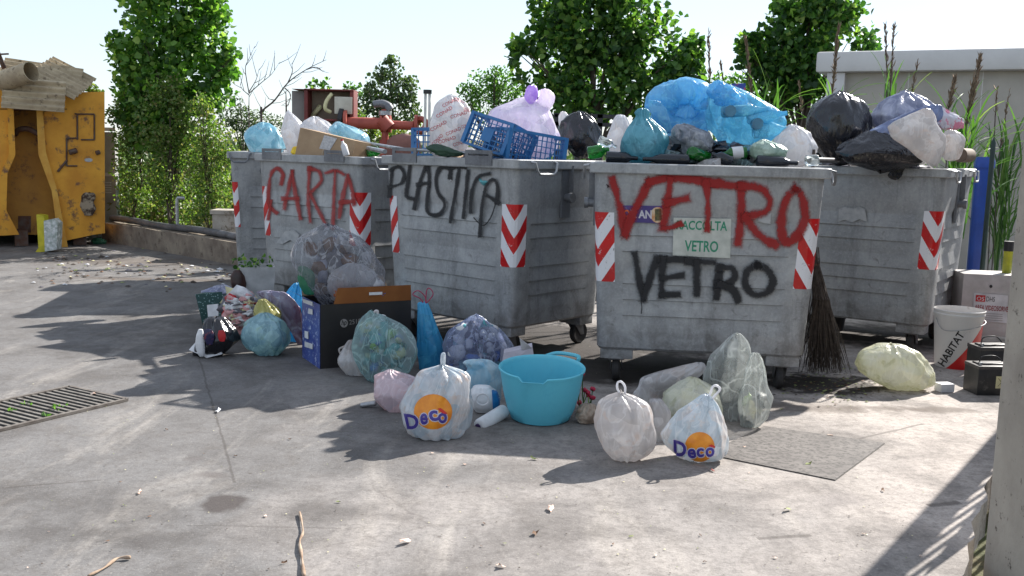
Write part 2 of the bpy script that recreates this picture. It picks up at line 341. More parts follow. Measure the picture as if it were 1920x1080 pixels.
# drain grate
a = G(130, 728); b = G(238, 752); dn = (G(0, 822)-b); dn.z = 0; dn.normalize(); ab = (b-a); ab.z = 0; wid = ab.length; ab.normalize()
dn = (dn - ab*dn.dot(ab)).normalized()
gr = empty('drain_grate', a, 'long rusty bar grating over the yard drain with weeds poking through', 'drain grate')
L_ = 2.4; mb = MB(); up = Vector((0, 0, .004)); mb.add([a+up, b+up, b+dn*L_+up, a+dn*L_+up], [(0, 1, 2, 3)]); mb.build('pit_shade_sheet', PM('drain_dark', (.012, .011, .01), (.03, .027, .022), 20, .9), gr, world=True)  # flat black sheet on the ground paints the shade of the drain pit
mb = MB(); k = 0
rotm = Matrix((ab, dn, (0, 0, 1))).transposed()
nb = 56
for i in range(nb):
    c = a + ab*wid/2 + dn*(i+.5)*L_/nb; mb.box(c+Vector((0, 0, .008)), (wid-.02, .015, .006), rotm)
mb.build('bars', PM('grate_iron', srgb((128, 124, 118)), srgb((96, 90, 84)), 30, .8, .2), gr, world=True)
mb = MB()
for q in (0, wid): mb.box(a+ab*q+dn*L_/2+Vector((0, 0, .009)), (.022, L_, .014), rotm)
mb.box(a+ab*wid/2+Vector((0, 0, .009)), (wid, .02, .014), rotm); mb.build('frame', PM('grate_frame', srgb((112, 106, 100)), srgb((84, 76, 70)), 20, .85), gr, world=True)
# cast cover
q4 = [G(1432, 800), G(1660, 832), G(1566, 902), G(1320, 852)]; c4 = sum(q4, Vector())/4
def cover_mat():
    m, t, b, o = nmat('cast_cover'); tc = N(t, 'ShaderNodeTexCoord'); mp = N(t, 'ShaderNodeMapping'); L(t, tc.outputs['Object'], mp.inputs[0])
    e = q4[1]-q4[0]; mp.inputs['Rotation'].default_value = (0, 0, -math.atan2(e.y, e.x)); mp.inputs['Scale'].default_value = (22, 22, 22)
    ch = N(t, 'ShaderNodeTexBrick'); ch.inputs['Scale'].default_value = .55; ch.inputs['Mortar Size'].default_value = .08; ch.offset = .5
    ch.inputs['Color1'].default_value = (0, 0, 0, 1); ch.inputs['Color2'].default_value = (.3, .3, .3, 1); ch.inputs['Mortar'].default_value = (1, 1, 1, 1)
    L(t, mp.outputs[0], ch.inputs['Vector'])
    nz = tex(t, 30, 6, .7); k = math_(t, 'MULTIPLY', ch.outputs['Color'], ramp(t, nz, [(.45, 0), (.55, 1)]))
    col = mixc(t, ramp(t, tex(t, 6), [(.35, 0), (.65, 1)]), srgb((100, 94, 90)), srgb((82, 76, 73))); col = mixc(t, k, col, srgb((50, 45, 42)))
    L(t, col, b.inputs['Base Color']); b.inputs['Roughness'].default_value = .75; bump(t, b, k, -.5, .006); return m
mb = MB(); mb.prism([c4+(p-c4)*.99+Vector((0, 0, .005)) for p in q4], (0, 0, -.004)); cv = empty('inspection_cover', c4, 'square patterned cast cover set in the concrete beside the tied bags', 'manhole cover')
mb.build('plate', cover_mat(), cv, world=True)
mb = MB(); 
for i in range(4):
    p, q = q4[i], q4[(i+1)%4]; p1 = c4+(p-c4)*.99; q1 = c4+(q-c4)*.99; z = Vector((0, 0, .003)); mb.add([p+z, q+z, q1+z, p1+z], [(0, 1, 2, 3)])
mb.build('rim_gap', PM('gap_dirt', (.03, .026, .022)), cv, world=True)
# ------------------------------------------------------------------ refuse containers
def uvs(me, uv):
    l = me.uv_layers.new(name='UVMap'); 
    for lp in me.loops: l.data[lp.index].uv = uv[lp.vertex_index]
class Bin:
    ZB, ZT = .22, 1.305
    def __init__(s, FL, FR, D, label, seed, rimz=1.355, ribf=.012, ribs=.014, mat='galv'):
        s.FL = Vector(FL).to_3d() if len(FL) == 2 else Vector(FL); s.FR = Vector((*FR, 0)); s.FL = Vector((*FL, 0)); u = (s.FR-s.FL); s.Wd = u.length; u.normalize()
        s.u = u; s.n = Vector((-u.y, u.x, 0)); s.D = D; s.rz = math.atan2(u.y, u.x); s.seed = seed; s.mat = mat
        c = (s.FL+s.FR)/2+s.n*D/2; s.c = c; s.ribf, s.ribs = ribf, ribs; s.ZT = rimz-.05; s.rim = rimz
        s.e = empty('refuse_container', c, label, 'refuse container', s.rz, 'galvanised refuse containers in a row')
        s.make()
    def half(s, z):
        k = (s.rim-z)/(s.rim-.22)*.055; return s.Wd/2-.022-k, s.D/2-.022-k*.8
    def off(s, z, amp):
        zs = [.34+i*.098 for i in range(7)]
        for a in zs:
            if a <= z < a+.098:
                q = (a+.098-z)/.098; return -amp*(1-q)
        return 0
    def ring(s, z, extra=0):
        hx, hy = s.half(z); r = .055; out = []
        def flat(x0, y0, x1, y1, amp, nx, ny):
            ln = math.hypot(x1-x0, y1-y0); 
            ts = [0, .105/ln, .125/ln]+[.125/ln+(1-.25/ln)*k/6 for k in range(1, 6)]+[1-.125/ln, 1-.105/ln]
            for i, t in enumerate(ts):
                o = s.off(z, amp) if 2 <= i <= 8 else 0
                wob = mn.noise(Vector((x0+(x1-x0)*t*3+s.seed, y0*3+(y1-y0)*t*3, z*2.5)))*.006 if 2 <= i <= 8 else 0
                out.append((x0+(x1-x0)*t+nx*(o+extra+wob), y0+(y1-y0)*t+ny*(o+extra+wob), z))
        def corner(cx, cy, a0):
            for k in range(0, 5):
                a = a0+pi/2*k/5; out.append((cx+(r+extra)*cos(a), cy+(r+extra)*sin(a), z))
        flat(-hx+r, -hy, hx-r, -hy, s.ribf, 0, -1); corner(hx-r, -hy+r, -pi/2)
        flat(hx, -hy+r, hx, hy-r, s.ribs, 1, 0); corner(hx-r, hy-r, 0)
        flat(hx-r, hy, -hx+r, hy, s.ribf, 0, 1); corner(-hx+r, hy-r, pi/2)
        flat(-hx, hy-r, -hx, -hy+r, s.ribs, -1, 0); corner(-hx+r, -hy+r, pi)
        return out
    def make(s):
        zs = [s.ZB, s.ZB+.015]
        for i in range(8):
            a = .34+i*.098; zs += [a-.004, a, a+.05]
        zs += [1.19, s.ZT]; zs = sorted(zs); mb = MB(); rings = [s.ring(z, -.012 if z == s.ZB else 0) for z in zs]; n = len(rings[0])
        for r_ in rings: mb.v += r_
        for i in range(len(zs)-1):
            for k in range(n): mb.f.append((i*n+k, i*n+(k+1)%n, (i+1)*n+(k+1)%n, (i+1)*n+k))
        mb.f.append(tuple(range(n))[::-1])
        ins = s.ring(s.ZT, -.01); k0 = len(mb.v); mb.v += ins; k1 = len(mb.v); mb.v += [(x*.93, y*.93, .6) for x, y, z in ins]
        t0 = (len(zs)-1)*n
        for k in range(n): mb.f += [(t0+k, t0+(k+1)%n, k0+(k+1)%n, k0+k), (k0+k, k0+(k+1)%n, k1+(k+1)%n, k1+k)]
        mb.f.append(tuple(k1+k for k in range(n))); mb.m = [0]*len(mb.f)
        s.body = mb.build('body', M[s.mat], s.e, 35)
        s.bvh = None
        # rim: folded flange
        hx, hy = s.Wd/2, s.D/2; mb = MB()
        def rr(o, z, r=.03):
            out = []
            for cx, cy, a0 in ((hx-r, -hy+r, -pi/2), (hx-r, hy-r, 0), (-hx+r, hy-r, pi/2), (-hx+r, -hy+r, pi)):
                for k in range(5): a = a0+pi/2*k/4; out.append((cx+(r+o)*cos(a), cy+(r+o)*sin(a), z))
            return out
        prof = [(-.03, s.ZT-.012), (0, s.ZT-.012), (.004, s.ZT-.006), (.004, s.rim-.005), (-.004, s.rim), (-.06, s.rim+.001), (-.062, s.ZT+.01)]
        rg = [rr(*p) for p in prof]; n = 20
        for r_ in rg: mb.v += r_
        for i in range(len(prof)-1):
            for k in range(n): mb.f.append((i*n+k, i*n+(k+1)%n, (i+1)*n+(k+1)%n, (i+1)*n+k))
        mb.m = [0]*len(mb.f); mb.build('rim', M['galv'], s.e, 30)
        # feet + casters
        bx, by = s.half(.3)
        for sx in (-1, 1):
            for sy in (-1, 1):
                cx, cy = sx*(bx-.125), sy*(by-.10); mb = MB(); mb.box((cx, cy, .2), (.2, .15, .085), bev=.008); mb.build('foot', M['galv'], s.e, 30)
                mb = MB(); mb.box((cx, cy, .152), (.1, .1, .008))
                for q in (-.034, .034): mb.prism([(cx+q-.003, cy-.045, .15), (cx+q-.003, cy+.045, .15), (cx+q-.003, cy+.06, .07), (cx+q-.003, cy+.02, .07)], (.006, 0, 0))
                cs = mb.build('caster', M['galvd'], s.e)
                mb = MB(); MM = Matrix.Translation((cx, cy+.035, .083)) @ Matrix.Rotation(pi/2, 4, 'Y')
                mb.lathe([(.0, -.022), (.05, -.022), (.075, -.024), (.083, -.015), (.083, .015), (.075, .024), (.05, .022), (0, .022)], 20, MM); mb.build('wheel', M['rubber'], cs, 40)
    def surf_pt(s, sd, t, z, o):      # side sd: 'f','l','r'
        hx, hy = s.half(z)
        if sd == 'f': return Vector((t, -hy-o, z))
        if sd == 'r': return Vector((hx+o, t, z))
        return Vector((-hx-o, t, z))
    def sticker(s, sx, z0=.64, z1=1.06, wf=.115, ws=.115):   # wraps the front corner on side sx
        mb = MB(); uv = []; cols = []
        r = .055
        path = [('f', t) for t in (wf, (wf+r)/2)]+[('c', a) for a in (0, .25, .5, .75, 1)]+[('s', t) for t in ((ws+r)/2, ws)]
        zs = [z0+(z1-z0)*i/5 for i in range(6)]
        for z in zs:
            hx, hy = s.half(z)
            for k, t in path:
                o = .0025
                if k == 'f': p = (sx*(hx-t), -hy-o, z); u_ = -(t-.012)
                elif k == 's': p = (sx*(hx+o), -hy+t, z); u_ = t-.012
                else:
                    a = t*pi/2; p = (sx*(hx-r+(r+o)*sin(a)), -hy+r-(r+o)*cos(a), z); u_ = (t-.5)*2*.043
                mb.v.append(p); uv.append((u_, z-z0))
        n = len(path)
        mb.f = [(i*n+k, i*n+k+1, (i+1)*n+k+1, (i+1)*n+k) for i in range(5) for k in range(n-1)]; mb.m = [0]*len(mb.f)
        me = mb.mesh('chevron_sticker'); uvs(me, uv); mobj('chevron_sticker', me, M['chev'], s.e)
    def front(s, px, py, o=.006):     # photo pixel on the front face -> local point
        z = .8
        for _ in range(3):
            hx, hy = s.half(z); P0 = s.c - s.n*(hy); nn = s.n; p = PL(px, py, P0, nn); z = p.z
        q = s.e.matrix_basis.inverted() @ p if False else Matrix.LocRotScale(s.e.location, s.e.rotation_euler, None).inverted() @ p
        return Vector((q.x, -s.half(q.z)[1]-o, q.z))
    def graffiti(s, strokes, wpx, mat, name='graffiti', o=.007):
        mb = MB(); uv = []; d = (s.c-CP).length
        for si, st in enumerate(strokes):
            w_ = wpx
            if isinstance(st[0], (int, float)): w_ = st[0]; st = st[1:]
            pts = [Vector(p) for p in st]
            # smooth (Catmull-Rom)
            P = []
            for i in range(len(pts)-1):
                p0, p1, p2, p3 = pts[max(i-1, 0)], pts[i], pts[i+1], pts[min(i+2, len(pts)-1)]
                for k in range(6):
                    t = k/6; P.append(.5*((2*p1)+(p2-p0)*t+(2*p0-5*p1+4*p2-p3)*t*t+(3*p1-p0-3*p2+p3)*t**3))
            P.append(pts[-1]); base = len(mb.v); ln = 0
            tl = sum((P[i+1]-P[i]).length for i in range(len(P)-1)); 
            # extend ends
            e0 = (P[0]-P[1]).normalized()*w_*.5; e1 = (P[-1]-P[-2]).normalized()*w_*.5; P = [P[0]+e0]+P+[P[-1]+e1]; tl += w_
            for i, p in enumerate(P):
                t = (P[min(i+1, len(P)-1)]-P[max(i-1, 0)]).normalized(); nn = Vector((-t.y, t.x)); ww = w_/2*(1+.18*mn.noise(Vector((i*.3, si*3.1, s.seed))))
                if i: ln += (P[i]-P[i-1]).length
                for sg in (-1, 1):
                    mb.v.append(tuple(s.front(p.x+nn.x*ww*sg, p.y+nn.y*ww*sg, o+si*.0004))); uv.append((sg, min(ln, tl-ln)/(w_*.5)))
            for i in range(len(P)-1): mb.f.append((base+2*i, base+2*i+1, base+2*i+3, base+2*i+2)); mb.m.append(0)
        me = mb.mesh(name, False); uvs(me, uv); return mobj(name, me, M[mat], s.e)
    def quad(s, pts, mat, name, o=.004, th=0):
        mb = MB(); P = [s.front(*p, o) for p in pts]
        if th: mb.prism(P, (0, th, 0))
        else: mb.add(P, [tuple(range(len(P)))])
        return mb.build(name, mat, s.e)
    def handle(s, sd, t, wd=.16, drop=.075, mat='zinc'):
        z = s.rim-.02
        if sd == 'f': q = lambda a, o, zz: (t+a, -s.D/2-o, zz)
        elif sd == 'r': q = lambda a, o, zz: (s.Wd/2+o, t+a, zz)
        else: q = lambda a, o, zz: (-s.Wd/2-o, t+a, zz)
        mb = MB(); h = wd/2; mb.tube([q(-h-.02, .004, z+.005), q(-h-.01, .035, z), q(-h+.004, .04, z-drop*.7), q(-h+.03, .04, z-drop), q(h-.03, .04, z-drop), q(h-.004, .04, z-drop*.7), q(h+.01, .035, z), q(h+.02, .004, z+.005)], .0085, 8)
        mb.build('handle', M[mat], s.e, 40)
    def bracket(s, x, wd=.22, hgt=.075, mat='galvd'):   # plate with a slot standing on the rim
        mb = MB(); y = -s.D/2-.007; z0 = s.rim-.045; z1 = s.rim+hgt; b = .03
        mb.box((x, y, (z0+s.rim+.018)/2), (wd, .008, s.rim+.018-z0)); mb.box((x, y, z1-.012), (wd, .008, .024))
        for q in (-1, 1): mb.box((x+q*(wd/2-b/2), y, (s.rim+.018+z1-.024)/2), (b, .008, z1-.024-s.rim-.018))
        mb.box((x, y+.03, z1-.003), (wd, .05, .006)); mb.build('hinge_bracket', M[mat], s.e)
    def trunnion(s, sd, t=0):
        mb = MB(); sg = 1 if sd == 'r' else -1; hx = s.half(1.1)[0]
        mb.box((sg*(hx+.006), t, 1.13), (.018, .09, .34)); mb.tube([(sg*hx, t, 1.1), (sg*(hx+.05), t, 1.1)], .026, 12); mb.tube([(sg*(hx+.05), t, 1.1), (sg*(hx+.075), t, 1.1)], .034, 12)
        mb.box((sg*(hx+.03), t+.03, 1.22), (.04, .008, .2)); mb.build('lifting_trunnion', M['galvd'], s.e, 40)
def zz(ox, oy, k, strokes):
    out = []
    for st in strokes:
        h = [st[0]] if isinstance(st[0], (int, float)) else []; out.append(h+[(ox+x/k, oy+y/k) for x, y in (st[1:] if h else st)])
    return out
def txt(body, size=1, bold=0, shear=0, space=1):
    cu = bpy.data.curves.new('t', 'FONT'); cu.body = body; cu.size = size; cu.offset = bold; cu.shear = shear; cu.space_character = space; cu.align_x = 'CENTER'; cu.align_y = 'CENTER'; cu.resolution_u = 3
    o = bpy.data.objects.new('t', cu); S.collection.objects.link(o); bpy.context.view_layer.update()
    dg = bpy.context.evaluated_depsgraph_get(); me = bpy.data.meshes.new_from_object(o.evaluated_get(dg)); bpy.data.objects.remove(o)
    vs = [v.co.xy for v in me.vertices]; fs = [tuple(p.vertices) for p in me.polygons]
    x0 = min(v.x for v in vs); x1 = max(v.x for v in vs); y0 = min(v.y for v in vs); y1 = max(v.y for v in vs)
    return [((v.x-x0)/(x1-x0), (v.y-y0)/(y1-y0)) for v in vs], fs      # normalised 0..1
def quadmap(q):   # q: px corners tl,tr,br,bl -> function (u,v) v up
    tl, tr, br, bl = [Vector(p) for p in q]
    return lambda u, v: (bl*(1-u)+br*u)*(1-v)+(tl*(1-u)+tr*u)*v
VET = Bin((.446, 5.95), (1.833, 5.80), 1.07, 'steel refuse container sprayed VETRO in red and again in black below', 1)
PLA = Bin((-.998, 7.426), (.012, 6.50), 1.07, 'steel refuse container sprayed PLASTICA in black, blue crates on top', 2)
CAR = Bin((-2.234, 8.565), (-1.19, 7.68), 1.07, 'steel refuse container sprayed CARTA in thin red letters', 3, 1.335)
FAR = Bin((-2.66, 9.25), (-1.60, 9.42), 1.37, 'unpainted steel refuse container behind the CARTA one, beside the low wall', 4, 1.34)
BLK = Bin((1.893, 7.767), (3.03, 7.0), 1.07, 'steel refuse container without lettering, black bag on top, beside the paint bucket', 5, 1.36)
for b_ in (VET, PLA, CAR, BLK):
    b_.sticker(1); b_.sticker(-1)
FAR.sticker(-1, wf=.056); FAR.sticker(1)
zb = lambda st: zz(1080, 290, 2.5125, st)
VET.graffiti(zb([[(172, 118), (205, 240), (232, 372)], [(232, 372), (285, 240), (345, 128)], [(345, 128), (450, 108), (600, 125), (760, 148)], [(445, 120), (430, 230), (412, 345)], [15, (412, 345), (450, 342), (490, 326)], [(432, 225), (520, 206)], [19, (612, 130), (622, 240), (617, 350)], [(778, 145), (775, 280), (763, 412)], [(778, 148), (870, 160), (912, 215), (885, 270), (795, 292)], [(795, 292), (860, 375), (935, 425)], [(1030, 160), (985, 215), (962, 320), (975, 395), (1010, 410), (1050, 370), (1078, 290), (1065, 200), (1030, 160)]]), 25, 'spray_red')
VET.graffiti(zb([[(278, 472), (298, 580), (316, 680)], [(316, 680), (345, 590), (378, 495)], [(398, 492), (500, 494)], [(412, 495), (405, 580), (402, 660)], [(404, 580), (495, 570)], [(402, 660), (480, 656)], [(527, 500), (645, 505)], [(572, 505), (568, 652)], [(680, 527), (668, 600), (662, 668)], [(672, 530), (735, 535), (748, 575), (710, 608), (665, 612)], [(680, 612), (740, 640), (762, 685)], [(855, 520), (805, 545), (797, 605), (835, 655), (895, 650), (925, 595), (900, 540), (855, 520)], [3.0, (306, 685), (310, 715), (307, 745)]]), 21, 'spray_black', o=.0125)
PLA.graffiti(zz(700, 260, 2.7, [[(97, 155), (92, 220), (85, 290)], [(90, 158), (130, 142), (158, 175), (145, 225), (85, 245)], [(187, 142), (178, 210), (170, 288), (205, 305)], [(275, 130), (240, 220), (210, 350)], [(275, 130), (285, 180), (285, 240)], [(230, 232), (287, 222)], [(392, 195), (390, 155), (345, 148), (322, 200), (330, 270), (366, 325), (345, 378), (300, 385), (275, 355), (285, 240)], [(405, 146), (470, 147)], [(440, 150), (420, 270), (395, 420)], [(485, 165), (472, 280), (460, 398)], [(590, 178), (535, 195), (503, 270), (498, 370)], [(546, 492), (555, 350), (575, 245), (612, 205), (635, 245), (630, 322)], [(582, 288), (640, 325)], [3, (625, 330), (600, 400), (560, 440), (515, 400)]]), 10.5, 'spray_black')
CAR.graffiti(zz(400, 260, 3.6, [[(462, 305), (475, 240), (435, 200), (392, 245), (375, 370), (388, 460), (430, 500)], [9, (395, 420), (375, 540)], [(536, 222), (510, 350), (485, 470)], [(536, 222), (562, 390), (592, 535)], [(478, 405), (572, 404)], [(655, 200), (645, 400), (660, 560)], [(655, 203), (718, 222), (730, 290), (655, 370)], [(660, 372), (710, 475), (768, 585)], [(765, 232), (830, 215), (885, 240)], [(828, 218), (820, 400), (816, 600)], [(915, 250), (882, 380), (855, 530)], [(915, 250), (940, 330), (958, 440)], [(862, 430), (958, 422)]]), 11.5, 'spray_redthin')
# plates and stickers on the VETRO container
M['signw'] = PM('sign_white', srgb((196, 198, 190)), srgb((172, 176, 168)), 14, .5, spots=(26, .62, .68, srgb((120, 124, 118))))
M['signg'] = PM('sign_green', srgb((28, 122, 92)), srgb((52, 140, 110)), 30, .5, spots=(40, .66, .7, srgb((180, 188, 180))))
sq = [(1263, 408), (1371, 410), (1369, 484), (1261, 479)]
sg = VET.quad(sq, M['signw'], 'collection_sign', .0055, .0015)
def textq(b_, body, q, mat, name, o, bold=.02, shear=0):
    uvp, fs = txt(body, 1, bold, shear); qm = quadmap(q); mb = MB(); vs = [b_.front(*qm(u, v), o) for u, v in uvp]; mb.add(vs, fs); return mb.build(name, mat, b_.e, fix=False)
t1 = textq(VET, 'RACCOLTA', [(1269, 413), (1364, 415), (1363, 433), (1268, 430)], M['signg'], 'lettering', .0062, .022)
t2 = textq(VET, 'VETRO', [(1284, 450), (1347, 452), (1346, 473), (1283, 471)], M['signg'], 'lettering', .0062, .022)
for t_ in (t1, t2): t_.parent = sg
M['violet'] = PM('violet_sticker', srgb((58, 48, 110)), srgb((76, 60, 120)), 14, .5, spots=(22, .6, .66, srgb((150, 150, 160))))
st = VET.quad([(1168, 385), (1243, 386), (1243, 419), (1168, 416)], M['violet'], 'advert_sticker', .005)
ring_ = [(1233+13*cos(a*pi/12), 403+15*sin(a*pi/12)) for a in range(24)]; o1 = VET.quad(ring_, PM('badge_cream', srgb((208, 190, 160)), srgb((190, 120, 60)), 30, .5), 'badge', .0056); o1.parent = st
o1 = VET.quad([(1228, 392), (1240, 391), (1241, 413), (1228, 414)], PM('badge_dark', srgb((36, 44, 34)), srgb((100, 92, 50)), 60, .5), 'badge_print', .0061); o1.parent = st
for body, q, c in (('O', [(1169, 393), (1181, 393), (1181, 408), (1169, 408)], (222, 110, 40)), ('R', [(1183, 393), (1194, 393), (1194, 408), (1183, 408)], (210, 206, 214)), ('AN', [(1197, 394), (1222, 394), (1222, 410), (1197, 409)], (210, 206, 214))):
    o1 = textq(VET, body, q, PM('print_'+body.lower(), srgb(c)), 'lettering', .0060, .03); o1.parent = st
patch = PM('torn_paper', srgb((176, 176, 176)), srgb((150, 152, 154)), 20, .8)
BLK.quad([(1573, 392), (1584, 388), (1600, 391), (1612, 387), (1622, 392), (1626, 416), (1612, 411), (1598, 417), (1585, 412), (1572, 416)], patch, 'torn_poster', .006)
VET.quad([(1424, 398), (1446, 399), (1444, 420), (1432, 418), (1421, 414)], patch, 'torn_label', .006)
CAR.quad([(575, 441), (592, 432), (610, 431), (622, 444), (640, 455), (630, 458), (600, 447), (585, 452)] if False else [(520, 455), (535, 434), (552, 431), (563, 440), (556, 456), (545, 450), (530, 458)], patch, 'torn_label', .006)
PLA.handle('r', -.28, .2); PLA.trunnion('r'); CAR.handle('r', -.30, .2); CAR.trunnion('r'); CAR.trunnion('l'); FAR.trunnion('l'); FAR.handle('f', -.42, .16, mat='galvd')
BLK.handle('r', -.4, .13); BLK.handle('r', .3, .16); BLK.trunnion('r'); VET.trunnion('l', -.2); VET.trunnion('r', .1); VET.handle('l', -.42, .12); VET.handle('r', -.4, .1, mat='galvd')
PLA.bracket(PLA.front(764, 300).x, .26, .06); PLA.bracket(PLA.front(903, 300).x, .25, .055)
CAR.bracket(CAR.front(515, 300).x, .26, .045); CAR.bracket(CAR.front(632, 300).x, .24, .045)
mb = MB(); z = FAR.rim  # knob on far container
mb.tube([(-.20, -FAR.half(1.17)[1], 1.17), (-.20, -FAR.half(1.17)[1]-.07, 1.17)], .03, 12); mb.tube([(-.20, -FAR.half(1.17)[1]-.06, 1.17), (-.20, -FAR.half(1.17)[1]-.09, 1.17)], .038, 12)
mb.box((-.02, -FAR.half(1.1)[1]-.006, 1.13), (.11, .012, .32)); mb.build('lifting_trunnion', M['galvd'], FAR.e, 40)
# ------------------------------------------------------------------ bags
def crease(q):
    w_ = mn.noise_vector(q*.7)*.55; a = mn.noise(q+w_); b = mn.noise(q*2.1+w_*1.7+Vector((7, 3, 1)))
    return (.30-abs(a))*1.0+(.25-abs(b))*.45
def buckle(X, rm, sh, sv_, seed, its=90, zmin=None):
    """X: rings x K x 3 grid; slack film is pushed to buckle into folds around what the bag holds"""
    r = np.random.RandomState(seed); X0 = X.copy(); Rn, K = X.shape[:2]
    tu = np.roll(X0, -1, 1)-np.roll(X0, 1, 1); tv = np.gradient(X0, axis=0); nn = np.cross(tv, tu); nn /= np.maximum(np.linalg.norm(nn, axis=2, keepdims=True), 1e-9)
    cen = X0.mean(1, keepdims=True); sg = np.sign(((X0-cen)*nn).sum(2).mean()); nn = nn*(sg if sg != 0 else 1)
    nz = r.normal(0, 1, (Rn, K))
    for _ in range(3): nz = (nz+np.roll(nz, 1, 1)+np.roll(nz, -1, 1))/3
    for _ in range(8): nz[1:-1] = (nz[:-2]+nz[1:-1]+nz[2:])/3
    X = X0+nn*nz[..., None]*rm*.05
    L_ = lambda A, B: np.linalg.norm(A-B, axis=2, keepdims=True)
    eh = L_(np.roll(X0, -1, 1), X0)*sh; ev = L_(X0[1:], X0[:-1])*sv_; ed = L_(np.roll(X0[1:], -1, 1), X0[:-1])*(.5*sh[1:]+.5*sv_); eb = L_(np.roll(X0[1:], 1, 1), X0[:-1])*(.5*sh[1:]+.5*sv_)
    pin = np.ones((Rn, 1, 1)); pin[:3] = 0; pin[-6:] = 0; pin[3:6] = .4; pin[-9:-6] = .5
    for it in range(its):
        D = np.zeros_like(X)
        A, B = X, np.roll(X, -1, 1); d = B-A; l = np.linalg.norm(d, axis=2, keepdims=True)+1e-9; c = d*((l-eh)/l)*.5; D += c; D -= np.roll(c, 1, 1)
        d = X[1:]-X[:-1]; l = np.linalg.norm(d, axis=2, keepdims=True)+1e-9; c = d*((l-ev)/l)*.5; D[:-1] += c; D[1:] -= c
        B = np.roll(X[1:], -1, 1); d = B-X[:-1]; l = np.linalg.norm(d, axis=2, keepdims=True)+1e-9; c = d*((l-ed)/l)*.35; D[:-1] += c; D[1:] -= np.roll(c, 1, 1)
        B = np.roll(X[1:], 1, 1); d = B-X[:-1]; l = np.linalg.norm(d, axis=2, keepdims=True)+1e-9; c = d*((l-eb)/l)*.35; D[:-1] += c; D[1:] -= np.roll(c, -1, 1)
        X = X+D*.42*pin
        lap = (np.roll(X, 1, 1)+np.roll(X, -1, 1))*.5-X; X = X+lap*.10*pin
        lv = np.zeros_like(X); lv[1:-1] = (X[2:]+X[:-2])*.5-X[1:-1]; X = X+lv*.16*pin
        dn = ((X-X0)*nn).sum(2, keepdims=True); tg = (X-X0)-nn*dn; X = X0+nn*np.clip(dn, -.055*rm, .085*rm)+tg*.97
    if zmin is not None: X[..., 2] = np.maximum(X[..., 2], zmin)
    return X
